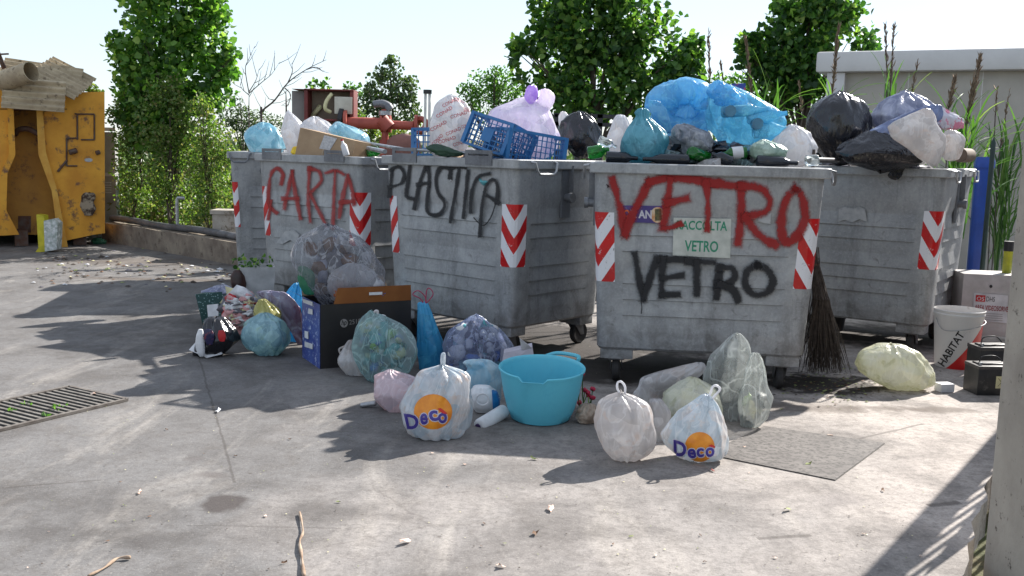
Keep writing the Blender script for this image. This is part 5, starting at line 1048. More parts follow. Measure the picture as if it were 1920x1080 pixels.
decal(can, 'blue_label', ([(922, 732), (937, 728), (937, 762), (924, 770)], [(0, 1, 2, 3)]), PM('canister_blue', srgb((40, 120, 180)), None, 9, .4), .003)
mb = MB(); yy = pmat(can).translation.y-.14; mb.tube(smoothpts([W(905+12*cos(a*pi/6), 749+11*sin(a*pi/6), yy) for a in range(13)]), .006, 6); mb.build('grip', C_['white'], can, True, world=True)
cr = empty('paper_carton', W(970, 690, 5.9), 'torn white paper carton behind the cyan basin', 'carton')
sh = W(960, 690, 5.9); mb = MB(); mb.prism([W(945, 662, 5.85), W(998, 650, 5.95), W(1004, 690, 5.95), W(940, 692, 5.8)], Vector((0, .12, 0))); mb.build('body', PM('paper_white', srgb((200, 196, 206)), srgb((176, 172, 182)), 8, .8), cr, world=True)
mb = MB(); mb.prism([W(974, 634, 5.85), W(990, 646, 5.9), W(998, 654, 5.95), W(978, 656, 5.9)], Vector((0, .01, 0))); mb.build('flap', C_['white'], cr, world=True)
# dried flowers and crumpled paper
fl = empty('flower_bunch', G(1100, 790), 'withered bunch with pink and red flowers beside the basin', 'flowers')
rnd = random.Random(4); mb = MB(); mb2 = MB(); Yf = G(1100, 792).y+.2
for i in range(9):
    a = W(1098+rnd.uniform(-8, 10), 785, Yf); b = W(1096+rnd.uniform(-12, 18), rnd.uniform(688, 760), Yf+rnd.uniform(-.05, .1)); mb.tube([a, (a+b)/2+Vector((rnd.uniform(-.02, .02), 0, 0)), b], .003, 5)
    bm = bmesh.new(); bmesh.ops.create_icosphere(bm, subdivisions=2, radius=.018)
    for v in bm.verts: v.co *= 1+.7*mn.noise(v.co*120+Vector((i, 0, 0)))
    bm.verts.index_update(); mb2.add([v.co*.75+b for v in bm.verts], [[v.index for v in f.verts] for f in bm.faces]); bm.free()
mb.build('stem', M['darkleaf'], fl, world=True); mb2.build('blossom', PM('pink_petal', srgb((200, 40, 80)), srgb((150, 20, 50)), 30, .6), fl, True, world=True)
bag('crumpled_paper', 'ball of crumpled brown paper between basin and plain white bag', [(760, 1090, 1116), (770, 1082, 1124), (785, 1078, 1124), (796, 1084, 1116)], PM('brown_paper', srgb((172, 156, 140)), srgb((130, 112, 98)), 18, .85), seed=84, amp=.28, cat='crumpled paper')
# ------------------------------------------------------------------ right-hand items: broom, tub, bucket, batteries, cabinet
br = empty('besom_broom', G(1545, 712), 'twig besom leaning bristles down between the VETRO and unlettered containers', 'broom')
rnd = random.Random(2); top = W(1524, 470, 6.15); Yr = G(1545, 712).y
mb = MB()
for i in range(260):
    u = rnd.gauss(0, .45); u = max(-1, min(1, u)); fz = rnd.uniform(0, 1); b = W(1545+u*50, 700-fz*40*abs(rnd.random()), Yr+rnd.uniform(-.12, .14)); b.z = max(b.z, .01)
    m1 = top.lerp(W(1540, 560, 6.1), 1)+Vector((u*.045+rnd.gauss(0, .012), rnd.gauss(0, .02), 0)); t0 = top+Vector((rnd.gauss(0, .010), rnd.gauss(0, .010), rnd.uniform(-.05, .03)))
    mb.tube([t0, t0.lerp(m1, .6), m1, m1.lerp(b, .6)+Vector((rnd.gauss(0, .012), 0, 0)), b], [.0035, .0035, .003, .0022, .001], 4, False)
mb.build('bristles', PM('besom_twigs', srgb((86, 77, 70)), srgb((58, 50, 45)), 30, .9), br, world=True)
mb = MB(); mb.tube([top+Vector((0, 0, -.02)), top+Vector((-.02, .06, .62))], .013, 8); mb.build('handle', M['twig'], br, 40, world=True)
mb = MB(); 
for q in (.02, .07, .12): 
    cc = top.lerp(W(1540, 560, 6.1), q*2.4); mb.tube([cc-Vector((0, 0, .006)), cc+Vector((0, 0, .006))], .024+.03*q, 14)
mb.build('binding', M['ruststeel'], br, 40, world=True)
c = G(1571, 622); mb = MB(); mb.lathe([(0, 0), (.075, 0), (.085, .10), (.09, .10), (.09, .12), (.082, .12), (.078, .02), (0, .02)], 24, Matrix.Translation(c+Vector((0, .1, 0))))
mb.at('plastic_tub', C_['dark'], c+Vector((0, .1, 0)), 'small black tub in the shade under the unlettered container', 'tub', 40)
c = G(1793, 693); c.y += .12; c.x = W(1790, 690, c.y).x; rt = 47*c.y/F*.98; hb = .40
bk = empty('paint_bucket', c, 'white and red HABITAT paint bucket filled with dried paint', 'bucket')
Rb = Matrix.Rotation(.0, 4, 'X')
mb = MB(); rb_ = rt*.80
mb.lathe([(0, 0), (rb_*.97, 0), (rb_, .008), (rt*.965, hb-.035), (rt*.985, hb-.03), (rt*.985, hb-.022), (rt*.97, hb-.018), (rt, hb), (rt*.975, hb+.004), (rt*.955, hb-.01), (rt*.94, hb-.05), (0, hb-.055)], 48)
def buck_mat():
    m, t, b, o = nmat('bucket_print'); tc = N(t, 'ShaderNodeTexCoord'); sx = N(t, 'ShaderNodeSeparateXYZ'); L(t, tc.outputs['Object'], sx.inputs[0])
    k = math_(t, 'GREATER_THAN', math_(t, 'SUBTRACT', math_(t, 'MULTIPLY_ADD', sx.outputs[0], 1.43, .145), sx.outputs[2]), 0)
    k2 = math_(t, 'LESS_THAN', math_(t, 'SUBTRACT', math_(t, 'MULTIPLY_ADD', sx.outputs[0], 1.43, .145), sx.outputs[2]), .26)
    k = math_(t, 'MULTIPLY', math_(t, 'MULTIPLY', k, k2), math_(t, 'LESS_THAN', sx.outputs[2], hb-.03))
    col = mixc(t, k, srgb((206, 204, 202)), srgb((196, 28, 30))); col = mixc(t, ramp(t, tex(t, 16, 8, .8), [(.6, 0), (.7, .6)]), col, srgb((140, 132, 124))); L(t, col, b.inputs['Base Color']); b.inputs['Roughness'].default_value = .4; return m
body = mb.build('body', buck_mat(), bk, 40)
mb = MB(); mb.lathe([(0, hb-.05), (rt*.5, hb-.046), (rt*.93, hb-.05)], 32); o = mb.build('dried_paint', PM('dried_paint', srgb((214, 206, 196)), srgb((120, 100, 84)), 14, .8, lo=.5, hi=.56, bmp=.8, bscale=20, bd=.02), bk)
P0_, P1_ = Vector((1764, 684)), Vector((1803, 624)); dr = (P1_-P0_).normalized(); pn = Vector((dr.y, -dr.x)); hw = 7.5
qd = [P0_-Vector(pn)*-hw*-1, P1_+0*pn, P1_, P0_]
up_ = Vector((dr.y, -dr.x)); up_ = up_ if up_.x < 0 else -up_
q = [P0_+up_*hw, P1_+up_*hw, P1_-up_*hw, P0_-up_*hw]; q = [(p.x, p.y) for p in q]
decal(body, 'lettering', tpx('HABITAT', q, .018), PM('black_print', (.01, .01, .01)), .002)
mb = MB(); hz = hb-.06; mb.tube(smoothpts([Vector((-rt*.97, -.01, hz)), Vector((-rt*.85, -rt*.6, hz-.07)), Vector((0, -rt*1.02, hz-.05)), Vector((rt*.8, -rt*.62, hz-.02)), Vector((rt*.97, -.01, hz))]), .0025, 6); mb.build('wire_handle', M['zinc'], bk, True)
def battery(label, c, rz, sx, sy, sz, lab):
    e = empty('car_battery', c, label, 'car battery', rz); mb = MB(); mb.box((0, 0, sz*.41), (sx, sy, sz*.82), bev=.006); mb.build('case', PM('battery_black'+str(sx), (.014, .014, .015), (.03, .028, .026), 14, .5, spots=(20, .6, .7, (.10, .09, .08))), e, 40)
    mb = MB(); mb.box((0, 0, sz*.86), (sx+.004, sy+.004, sz*.10), bev=.004); mb.box((0, 0, sz*.93), (sx*.8, sy*.5, sz*.05), bev=.003); mb.build('lid', PM('battery_lid'+str(sx), (.035, .033, .032), (.08, .07, .065), 20, .55), e, 40)
    mb = MB()
    for q in (-1, 1): mb.tube([(q*sx*.38, -sy*.3, sz*.9), (q*sx*.38, -sy*.3, sz*1.0)], .009, 10)
    mb.build('terminal', M['zinc'], e, 40)
    mb = MB(); mb.tube(smoothpts([Vector((-sx*.3, 0, sz*.95)), Vector((-sx*.25, 0, sz*1.12)), Vector((sx*.1, 0, sz*1.15)), Vector((sx*.3, 0, sz*.98))]), .004, 6); mb.build('carry_strap', C_['dark'], e, True)
    if lab:
        mb = MB(); mb.box((sx*.12, -sy/2-.001, sz*.42), (.07, .002, .075)); l_ = mb.build('warning_label', C_['cream'], e)
        mb = MB(); z0 = sz*.42
        for s_ in (-1, 1): mb.tube([(sx*.12-.022, -sy/2-.003, z0-.025*s_), (sx*.12+.022, -sy/2-.003, z0+.025*s_)], .0013, 4)
        mb.build('symbol', C_['dark'], l_)
c = G(1852, 742); battery('black car battery with a crossed-out label, nearest the concrete post', c+Vector((.045, .09, 0)), .06, .24, .17, .20, True)
c = G(1838, 716); battery('dusty car battery behind the labelled one', c+Vector((.12, .14, 0)), .1, .24, .16, .24, False)
mb = MB(); c = G(1770, 734); c.z = .028; mb.box(c, (.09, .07, .05), Matrix.Rotation(.2, 3, 'Z')); mb.at('small_carton', C_['white'], (c.x, c.y, 0), 'tiny white carton lying between yellow bag and batteries', 'carton')
# cabinet with the surveillance notice
cb = empty('metal_cabinet', W(1852, 640, 7.6), 'white metal cabinet with a red video surveillance notice', 'cabinet'); z0 = .10
c = W(1862, 560, 7.62); wdt = .62; zt_ = W(1850, 517, 7.4).z; Rz = Matrix.Rotation(-.12, 3, 'Z'); xl_ = W(1808, 560, 7.5).x; cx = xl_+wdt/2
ctr = Vector((cx, 7.62, (zt_+z0)/2)); mb = MB(); mb.box(ctr, (wdt, .30, zt_-z0), Rz, .006); mb.build('body', PM('cabinet_white', srgb((186, 180, 178)), srgb((160, 154, 150)), 6, .5), cb, 40, world=True)
mb = MB(); 
for q in (-1, 1): mb.box(Vector((cx+q*wdt*.4, 7.62, z0/2)), (.05, .2, z0), Rz)
mb.build('leg', C_['dark'], cb, world=True)
pf = ctr+Rz @ Vector((0, -.156, 0)); nf = Rz @ Vector((0, -1, 0))
def onc(p, off): return PL(*p, pf+nf*off, nf)
def cf(name, polys, mat, off, par=cb): mb = MB(); mb.add([onc(p, off) for p in polys[0]], polys[1]); return mb.build(name, mat, par, world=True, fix=False)
nt_ = cf('notice', ([(1826, 549), (1890, 554), (1888, 606), (1824, 600)], [(0, 1, 2, 3)]), PM('notice_white', srgb((204, 202, 204)), None, 9, .4), .002)
cf('logo_block', ([(1830, 553), (1848, 554), (1847, 566), (1829, 565)], [(0, 1, 2, 3)]), C_['red'], .004)
cf('lettering', tpx('DHS', [(1850, 556), (1866, 557), (1865, 566), (1849, 565)], 0), C_['dark'], .004); cf('lettering', tpx('OS', [(1832, 556), (1846, 557), (1845, 564), (1831, 563)], 0), C_['white'], .005)
cf('lettering', tpx('AREA VIDEOSORVEGLIATA', [(1828, 571), (1916, 577), (1915, 587), (1827, 580)], .015), PM('dark_red_print', srgb((140, 30, 34)), None, 9, .5), .004)
for i in range(4): cf('small_print', ([(1830, 586+i*4), (1880, 589+i*4), (1880, 590+i*4), (1830, 587+i*4)], [(0, 1, 2, 3)]), M['hpg'], .004)
cf('keyhole', disc(1858, 537, 3, 3, 14), C_['dark'], .003)
mb = MB(); c = W(1886, 524, 7.62); c.z = zt_; mb.lathe([(0, 0), (.033, 0), (.033, .22), (.036, .225), (.036, .24), (0, .24)], 20, Matrix.Translation(c)); can = mb.at('drink_can', PM('yellow_green_can', srgb((170, 170, 40)), srgb((120, 130, 40)), 9, .35), c, 'tall yellow green can standing on the white cabinet', 'can', 40)
mb = MB(); mb.lathe([(.0365, .17), (.0375, .20), (.0375, .245), (0, .246)], 20); mb.build('lid', C_['dark'], can, 40)
# blue object behind, green post
cbx = W(1835, 550, 8.35); bl = empty('blue_bin', (W(1829, 500, 8.4).x, 8.4, 0), 'tall slim blue plastic bin behind the unlettered container', 'bin', -.3)
M['bluep'] = PM('blue_bin_plastic', srgb((32, 76, 168)), srgb((26, 62, 140)), 4, .4)
mb = MB(); n = 20; zt2 = W(1840, 292, 8.4).z-.1; pr = [(0, .12, .13), (.21, .12, .13), (.235, .8, .9), (.25, 1.2, 1.2)]
def rsq(h, z, r=.04): return [(cx_+r*cos(a0+pi/2*k/4), cy_+r*sin(a0+pi/2*k/4), z) for cx_, cy_, a0 in ((h-r, -h+r, -pi/2), (h-r, h-r, 0), (-h+r, h-r, pi/2), (-h+r, -h+r, pi)) for k in range(5)]
rg = [rsq(.06, .30), rsq(.065, .32), rsq(.07, zt2), rsq(.077, zt2), rsq(.077, zt2+.05), rsq(.065, zt2+.09)]
for r_ in rg: mb.v += r_
mb.f = [(i*20+k, i*20+(k+1)%20, (i+1)*20+(k+1)%20, (i+1)*20+k) for i in range(5) for k in range(20)]+[tuple(range(20))[::-1], tuple(100+k for k in range(20))]; mb.m = [0]*len(mb.f); mb.build('body', M['bluep'], bl, 40)
mb = MB(); mb.tube([(0, .1, 0), (0, .1, .3)], .05, 12); mb.box((0, .1, .015), (.3, .3, .03)); mb.build('stand', M['galvd'], bl)
p = G(1847, 480); pp = W(1858, 400, 8.0); mb = MB(); mb.tube([Vector((pp.x-.03, 8.0, 0)), Vector((pp.x-.03, 8.0, W(1858, 268, 8.0).z)), Vector((pp.x-.03, 8.0, W(1858, 258, 8.0).z))], [.019, .019, .004], 10)
mb.at('fence_post', PM('green_post', srgb((24, 50, 44)), srgb((20, 36, 32)), 9, .5), (pp.x-.03, 8.0, 0), 'thin dark green post beside the blue bin', 'post', 40)
# concrete post at the right edge
b = W(1852, 900, 3.15); Zt = 3.4; xL = b.x
mb = MB(); n = 24; x1 = W(1850, 1000, 3.42).x
mb.box(Vector((x1+.20, 3.25, Zt/2-.15)), (.40, .36, Zt), None, .018)
bm_v = []
for x, y, z in mb.v: bm_v.append((x, y, z))
mb.at('concrete_post', PM('post_concrete', srgb((168, 160, 148)), srgb((142, 134, 124)), 3, .9, spots=(26, .60, .68, srgb((84, 76, 68))), bmp=.5, bscale=45, bd=.006), (x1+.21, 3.25, 0), 'weathered square concrete post at the right edge', 'post')
# unseen pierced screen, added and shaped to throw the slotted shade
pe = empty('shade_screen', (2.2, 4.06, 0), 'unseen pierced metal screen behind the concrete post, shaped to throw slotted shade', 'screen')
sA, sB, hS = Vector((2.2, 4.06, 0)), Vector((4.30, 6.98, 0)), 1.7; sd_ = (sB-sA).normalized(); Ls = (sB-sA).length; Rs = Matrix.Rotation(math.atan2(sd_.y, sd_.x), 3, 'Z'); mb = MB()
def sbar(s0, s1, z0, z1):
    if s1 > s0 and z1 > z0: mb.box(sA+sd_*(s0+s1)/2+Vector((0, 0, (z0+z1)/2)), (s1-s0, .006, z1-z0), Rs)
zr = [-.15, .28, .56, .80, 1.08, hS]; sbar(0, Ls, zr[0], zr[1]); sbar(0, Ls, zr[2], zr[3]); sbar(0, Ls-.12, zr[4], hS)
for z0, z1, sh in ((zr[1], zr[2], .09), (zr[3], zr[4], 0)):
    s_ = 0; k = sh
    while k < Ls: sbar(s_, k, z0, z1); s_ = k+.15; k += .25
    sbar(s_, Ls, z0, z1)
mb.build('panel', M['galvd'], pe, world=True)
# ------------------------------------------------------------------ yellow roll-off skip
u = Vector((.90, .436, 0)).normalized(); bk_ = Vector((-u.y, u.x, 0)); P0 = G(150, 462); P0.z = 0; ns = -bk_
def skp(px, py, off=0): return PL(px, py, P0+bk_*off, ns)
M['skip'] = PM('yellow_paint', srgb((222, 160, 46)), srgb((196, 132, 30)), 2.6, .6, spots=(5, .56, .66, srgb((110, 76, 52))), bmp=.2, bscale=14); M['skip2'] = PM('old_ochre_paint', srgb((196, 146, 52)), srgb((160, 112, 40)), 2, .6, spots=(4, .55, .66, srgb((96, 68, 50))))
sk = empty('roll_off_skip', P0, 'rusty yellow roll-off skip loaded with corrugated sheets', 'skip')
def plate(name, pts, o0, th, mat, par=sk): mb = MB(); mb.prism([skp(x, y, o0) for x, y in pts], bk_*th); return mb.build(name, mat, par, world=True)
plate('right_panel', [(82, 212), (125, 173), (196, 172), (197, 437), (176, 440), (120, 452), (100, 360), (76, 285)], 0, .42, M['skip'])
plate('left_panel', [(-260, 165), (0, 166), (22, 205), (22, 290), (6, 345), (0, 440), (-260, 440)], 0, .42, M['skip'])
plate('flange', [(68, 200), (80, 202), (86, 285), (106, 352), (128, 466), (112, 468), (97, 358), (72, 290)], -.06, .06, PM('worn_yellow', srgb((214, 166, 70)), srgb((190, 130, 40)), 4, .6, spots=(9, .6, .68, srgb((110, 84, 70)))))
plate('flange', [(-6, 166), (4, 166), (25, 196), (29, 290), (14, 325), (12, 395), (36, 440), (0, 442), (0, 330), (17, 288), (14, 205)], -.06, .06, M['skip'])
plate('back_panel', [(-260, 205), (190, 205), (190, 440), (-260, 440)], .42, .02, M['skip2'])
mb = MB(); mb.prism([skp(-260, 206, 0), skp(126, 206, 0), skp(126, 206, 0)+bk_*.46, skp(-260, 206, 0)+bk_*.46], (0, 0, .02)); mb.build('recess_shade_plate', M['ruststeel'], sk, world=True)  # added plate that keeps the sun out of the recess
plate('bottom_stain', [(34, 405), (58, 405), (58, 436), (34, 436)], .41, .005, M['ruststeel'])
fw = (skp(196, 300)-skp(-260, 300)).length
mb = MB(); a = skp(-260, 210, .44); b = skp(183, 210, .44); zt3 = a.z; z3 = .22
for p_, q_ in ((a, b),):
    pa, pb = Vector((a.x, a.y, z3)), Vector((b.x, b.y, z3)); top_ = Vector((0, 0, 1.62)); mb.prism([pb, pb+bk_*4, pb+bk_*4+top_, pb+top_], -u*.05); mb.build('side_wall', M['ruststeel'], sk, world=True); mb = MB(); mb.prism([pa, pa+bk_*4, pa+bk_*4+top_, pa+top_], u*.05); mb.prism([pa, pb, pb+bk_*4, pa+bk_*4], (0, 0, .05)); mb.prism([pa+bk_*4, pb+bk_*4, pb+bk_*4+top_, pa+bk_*4+top_], bk_*.05)  # side wall coloured dark to cut its orange bounce light on the pier
mb.build('tub', M['skip2'], sk, world=True)
mb = MB()
for x in (40, 150): a = skp(x, 445, .1); mb.box(Vector((a.x, a.y, .11))+bk_*2, (.16, 4, .2), Matrix.Rotation(math.atan2(u.y, u.x), 3, 'Z'))
mb.build('runner', M['ruststeel'], sk, world=True)
mb = MB(); mb.tube(smoothpts([skp(28, 252, .3), skp(36, 243, .2), skp(54, 242, .15), skp(72, 252, .1)]), .035, 10); mb.build('lifting_bar', M['ruststeel'], sk, 40, world=True)
mb = MB()
for a, b in (((145, 214), (177, 214)), ((145, 214), (145, 262)), ((177, 214), (177, 262)), ((152, 262), (177, 262)), ((125, 259), (147, 259)), ((125, 259), (125, 311)), ((125, 311), (145, 311)), ((140, 213), (146, 214))): mb.tube([skp(*a, -.012), skp(*b, -.012)], .011, 6)
mb.build('weld_frame', M['ruststeel'], sk, world=True)
for pa_, pb_, rr_ in ((skp(130, 286, -.06), skp(144, 282, -.04), .035), (skp(180, 287, -.05), skp(187, 285, -.04), .03), (skp(108, 322, -.02), skp(126, 300, -.02), .015)): mb = MB(); mb.tube([pa_, pb_], rr_, 8); mb.build('latch', M['ruststeel'], sk, world=True)
mb = MB(); mb.lathe([(0, 0), (1, 0)], 20, Matrix.Translation(skp(166, 300, -.006)) @ Matrix(((u.x*.05, 0, ns.x*0, 0), (u.y*.05, 0, 0, 0), (0, .026, 0, 0), (0, 0, 0, 1)))); mb.build('badge', M['zinc'], sk, world=True)
o = bag('rust_hole', None, [(362, 160, 176), (372, 148, 180), (385, 142, 178), (396, 156, 178), (404, 160, 172)], PM('torn_sack', srgb((150, 136, 116)), srgb((60, 44, 34)), 9, .9, lo=.45, hi=.55), Y=skp(162, 385).y-.02, seed=90, amp=.3, thick=.12, parent=sk)
# corrugated sheets
M['corr'] = PM('fibre_cement', srgb((186, 170, 142)), srgb((152, 136, 112)), 5, .9, spots=(14, .55, .68, srgb((90, 78, 62))), bmp=.5, bscale=30)
def corrugated(label, c, ax, ay, w_, l_, amp=.028, pitch=.16, bend=0):
    ax = Vector(ax).normalized(); ay = (Vector(ay)-ax*Vector(ay).dot(ax)).normalized(); az = ax.cross(ay); n = int(w_/pitch*10); mb = MB(); m_ = 6
    for j in range(m_+1):
        for i in range(n+1):
            x = -w_/2+w_*i/n; y = -l_/2+l_*j/m_
            for s_ in (0, .008): mb.v.append(tuple(Vector(c)+ax*x+ay*y+az*(amp*cos(2*pi*x/pitch)+s_-bend*(y/l_*2)**2)))
    st = 2*(n+1)
    for j in range(m_):
        for i in range(n): a = j*st+2*i; mb.f += [(a, a+st, a+st+2, a+2), (a+1, a+3, a+st+3, a+st+1)]
    for j in range(m_): 
        for i in (0, n): a = j*st+2*i; mb.f.append((a, a+1, a+st+1, a+st))
    for i in range(n):
        for j in (0, m_): a = j*st+2*i; mb.f.append((a, a+2, a+3, a+1))
    mb.m = [0]*len(mb.f); return mb.at('corrugated_sheet', M['corr'], Vector(c)-Vector((0, 0, .1)), label, 'corrugated sheet', 40)
wc = lambda x, y, Y: W(x, y, Y)
corrugated('wide corrugated sheet hanging down over the front of the skip', wc(64, 176, 12.72), (.12, -.5, -1), (1, .35, -.02), .44, .72, .02, .088)
corrugated('corrugated sheet lying on top of the skip load', wc(78, 142, 13.2), (.15, -.7, -.6), (1, .3, -.12), .5, .95, .018, .088)
corrugated('uppermost sloping corrugated sheet at the right end of the skip load', wc(122, 140, 13.35), (-.1, -.8, -.35), (1, .25, -.42), .5, .62, .018, .088)
corrugated('lower sloping corrugated sheet at the right end of the skip load', wc(112, 152, 13.1), (-.1, -.8, -.4), (1, .25, -.40), .5, .62, .018, .088)
corrugated('flat lying corrugated sheet behind the cement pipe', wc(30, 140, 13.5), (.1, -.9, -.2), (1, .3, -.06), .6, 1.1, .018, .088)
mb = MB(); mb.lathe([(.125, 0), (.115, 0), (.115, .5), (.125, .5), (.125, 0)], 24, Matrix.Translation(wc(4, 153, 12.7)) @ Matrix.Rotation(R(75), 4, 'Y') @ Matrix.Rotation(R(20), 4, 'X')); mb.at('cement_pipe', M['corr'], wc(4, 162, 12.7), 'curved piece of cement pipe on the skip load', 'pipe', 40)
mb = MB(); mb.tube([wc(-6, 95, 12.8), wc(8, 128, 12.9)], .03, 6); mb.tube([wc(-4, 102, 12.8), wc(16, 101, 12.8)], .012, 6); mb.at('broken_bar', M['ruststeel'], wc(8, 128, 12.9), 'rusty broken bar sticking out of the skip load', 'metal bar')
# yellow and white oil carton by the skip
c = G(88, 473); oc = empty('oil_carton', c, 'yellow and white container standing against the skip', 'container'); Yk = c.y
mb = MB(); mb.prism([W(66, 473, Yk), W(84, 472, Yk), W(84, 430, Yk), (W(82, 404, Yk)), W(68, 402, Yk), W(72, 465, Yk)], (0, .12, 0)); mb.build('yellow_side', PM('lemon_plastic', srgb((206, 190, 40)), srgb((170, 160, 30)), 9, .5), oc, world=True)
mb = MB(); mb.prism([W(84, 472, Yk-.02), W(106, 468, Yk), W(108, 418, Yk), W(100, 410, Yk), W(82, 414, Yk-.02)], (0, .14, 0)); mb.build('white_body', PM('crinkled_white', srgb((222, 222, 220)), srgb((150, 160, 150)), 22, .4, bmp=.8, bscale=16, bd=.03), oc, world=True)
bag('plastic_scrap', 'green plastic scrap lying at the foot of the skip', [(449, 172, 196), (453, 170, 200), (458, 176, 198)], PM('green_scrap', srgb((60, 120, 90)), None, 9, .5), seed=91, amp=.2, cat='plastic scrap')
# ------------------------------------------------------------------ background: building, car, pump, pole
ba_, bb_ = Vector((3.487, 11.7, 0)), Vector((5.49, 10.68, 0)); u = (bb_-ba_).normalized(); nb2 = Vector((-u.y, u.x, 0)); P0 = ba_
def bpt(px, py, off=0): return PL(px, py, P0+nb2*off, nb2)
M['prefab'] = PM('prefab_grey', srgb((174, 168, 160)), srgb((162, 156, 148)), 3, .6, bmp=.1); M['prefabl'] = PM('prefab_trim', srgb((206, 204, 204)), srgb((196, 194, 194)), 3, .45, bmp=.05)
pb = empty('prefab_building', ba_, 'pale grey flat roofed prefab building behind the reeds', 'building')
zt_ = bpt(1530, 98).z; zb_ = bpt(1530, 136).z; Rb = Matrix.Rotation(math.atan2(u.y, u.x), 3, 'Z'); Lb = 6.5; Db = 3
mb = MB(); mb.box(ba_+u*Lb/2+nb2*Db/2+Vector((0, 0, (zt_+zb_)/2)), (Lb+.1, Db+.1, zt_-zb_), Rb, .03); mb.build('fascia', M['prefabl'], pb, 40, world=True)
mb = MB(); mb.box(ba_+u*(Lb/2+.12)+nb2*(Db/2+.06)+Vector((0, 0, zb_/2)), (Lb-.3, Db-.1, zb_-.004), Rb); mb.build('wall', M['prefab'], pb, world=True)
mb = MB(); mb.box(ba_+u*.17+nb2*.09+Vector((0, 0, zb_/2)), (.2, .16, zb_-.006), Rb, .01); mb.build('corner_post', M['prefabl'], pb, 40, world=True)
mb = MB()
for i in range(1, 9): mb.box(ba_+u*(i*.75+.2)+nb2*.057+Vector((0, 0, zb_/2)), (.006, .004, zb_-.01), Rb)
mb.build('panel_joint', M['prefabl'], pb, world=True)
mb = MB(); mb.tube([bpt(1545, 143, .008)-nb2*.012, bpt(1545, 143, .008)+nb2*.01], .014, 10); mb.build('bolt', M['ruststeel'], pb, world=True)
# white car, mostly hidden
cx, cy = W(1505, 230, 12.2).x, 12.6; car = empty('parked_car', (cx-.2, cy, 0), 'white car parked behind the VETRO container, roof showing', 'car', .1)
def loft(secs, name, mat, par, sm=40):
    mb = MB(); n = len(secs[0]); 
    for s_ in secs: mb.v += s_
    mb.f = [(i*n+k, i*n+(k+1)%n, (i+1)*n+(k+1)%n, (i+1)*n+k) for i in range(len(secs)-1) for k in range(n)]+[tuple(range(n))[::-1], tuple((len(secs)-1)*n+k for k in range(n))]; mb.m = [0]*len(mb.f); return mb.build(name, mat, par, sm)
def csec(x, h0, h1, hw, r=.12): return [(x, -hw, h0), (x, hw, h0), (x, hw+.02, h0+(h1-h0)*.6), (x, hw-r*.5, h1-.03), (x, hw-r, h1), (x, -hw+r, h1), (x, -hw+r*.5, h1-.03), (x, -hw-.02, h0+(h1-h0)*.6)]
M['carw'] = PM('car_white', srgb((212, 212, 214)), None, 3, .25, bmp=0, coat=.6); M['carg'] = PM('car_glass', (.04, .05, .06), (.06, .07, .08), 3, .08, bmp=0)
loft([csec(-1.95, .35, .62, .62), csec(-1.8, .25, .88, .78), csec(-1.0, .22, .98, .82), csec(.9, .22, .98, .82), csec(1.7, .24, .95, .78), csec(1.9, .35, .7, .66)], 'body', M['carw'], car)
loft([csec(-1.0, .94, .98, .74), csec(-.45, .94, 1.50, .62), csec(1.0, .94, 1.52, .62), csec(1.65, .94, 1.0, .72)], 'windows', M['carg'], car)
loft([csec(-.52, 1.48, 1.53, .60), csec(-.3, 1.48, 1.60, .62), csec(.9, 1.48, 1.61, .62), csec(1.15, 1.46, 1.52, .60)], 'roof', M['carw'], car)
for x in (-1.2, 1.25):
    for y in (-.8, .8): mb = MB(); mb.tube([(x, y-.09, .30), (x, y+.09, .30)], .30, 24); wh = mb.build('wheel', M['rubber'], car, 40)
# dark rail behind
mb = MB()
for y in (216, 232): a, b = W(1040, y, 9.6), W(1170, y+3, 9.4); mb.box((a+b)/2, ((b-a).length, .05, .035))
for x in (1045, 1085, 1125, 1162): a = W(x, 214, 9.5); mb.box((a.x, a.y, a.z/2), (.05, .05, a.z))
mb.at('metal_rail', C_['dark'], W(1100, 300, 9.5)*Vector((1, 1, 0)) if False else Vector((W(1100, 300, 9.5).x, 9.5, 0)), 'dark low metal rail behind the black bag', 'rail')
# pump set
Yp = 11.3
M['redlead'] = PM('red_lead_paint', srgb((172, 84, 68)), srgb((146, 66, 54)), 5, .6, spots=(12, .6, .7, srgb((90, 56, 48))), bmp=.2); M['redframe'] = PM('brown_red_frame', srgb((118, 44, 40)), srgb((98, 40, 36)), 6, .6)
pc = empty('control_cabinet', Vector((W(600, 200, Yp).x, Yp, 0)), 'open grey control cabinet in a red brown frame with an electric box', 'control cabinet')
def bxp(x0, y0, x1, y1, Y, dp, name, mat, par, bev=.004):
    a = W(x0, y0, Y); b = W(x1, y1, Y); mb = MB(); mb.box(Vector(((a.x+b.x)/2, Y+dp/2, (a.z+b.z)/2)), (abs(b.x-a.x), dp, abs(b.z-a.z)), None, bev); return mb.build(name, mat, par, 40, world=True)
bxp(572, 168, 662, 268, Yp+.25, .03, 'back_panel', PM('beige_panel', srgb((150, 134, 116)), srgb((132, 116, 100)), 4, .7), pc)
bxp(547, 170, 572, 262, Yp+.1, .2, 'side_panel', PM('grey_panel', srgb((128, 122, 118)), None, 4, .6), pc)
for q in ((570, 166, 577, 262), (656, 168, 663, 262), (577, 166, 656, 171), (577, 222, 656, 228)): bxp(*q, Yp, .28, 'frame', M['redframe'], pc)
bxp(547, 167, 663, 169, Yp-.02, .5, 'roof', M['redframe'], pc)
bxp(627, 181, 660, 214, Yp-.02, .18, 'electric_box', PM('box_cream', srgb((196, 190, 176)), srgb((176, 170, 156)), 9, .5), pc)
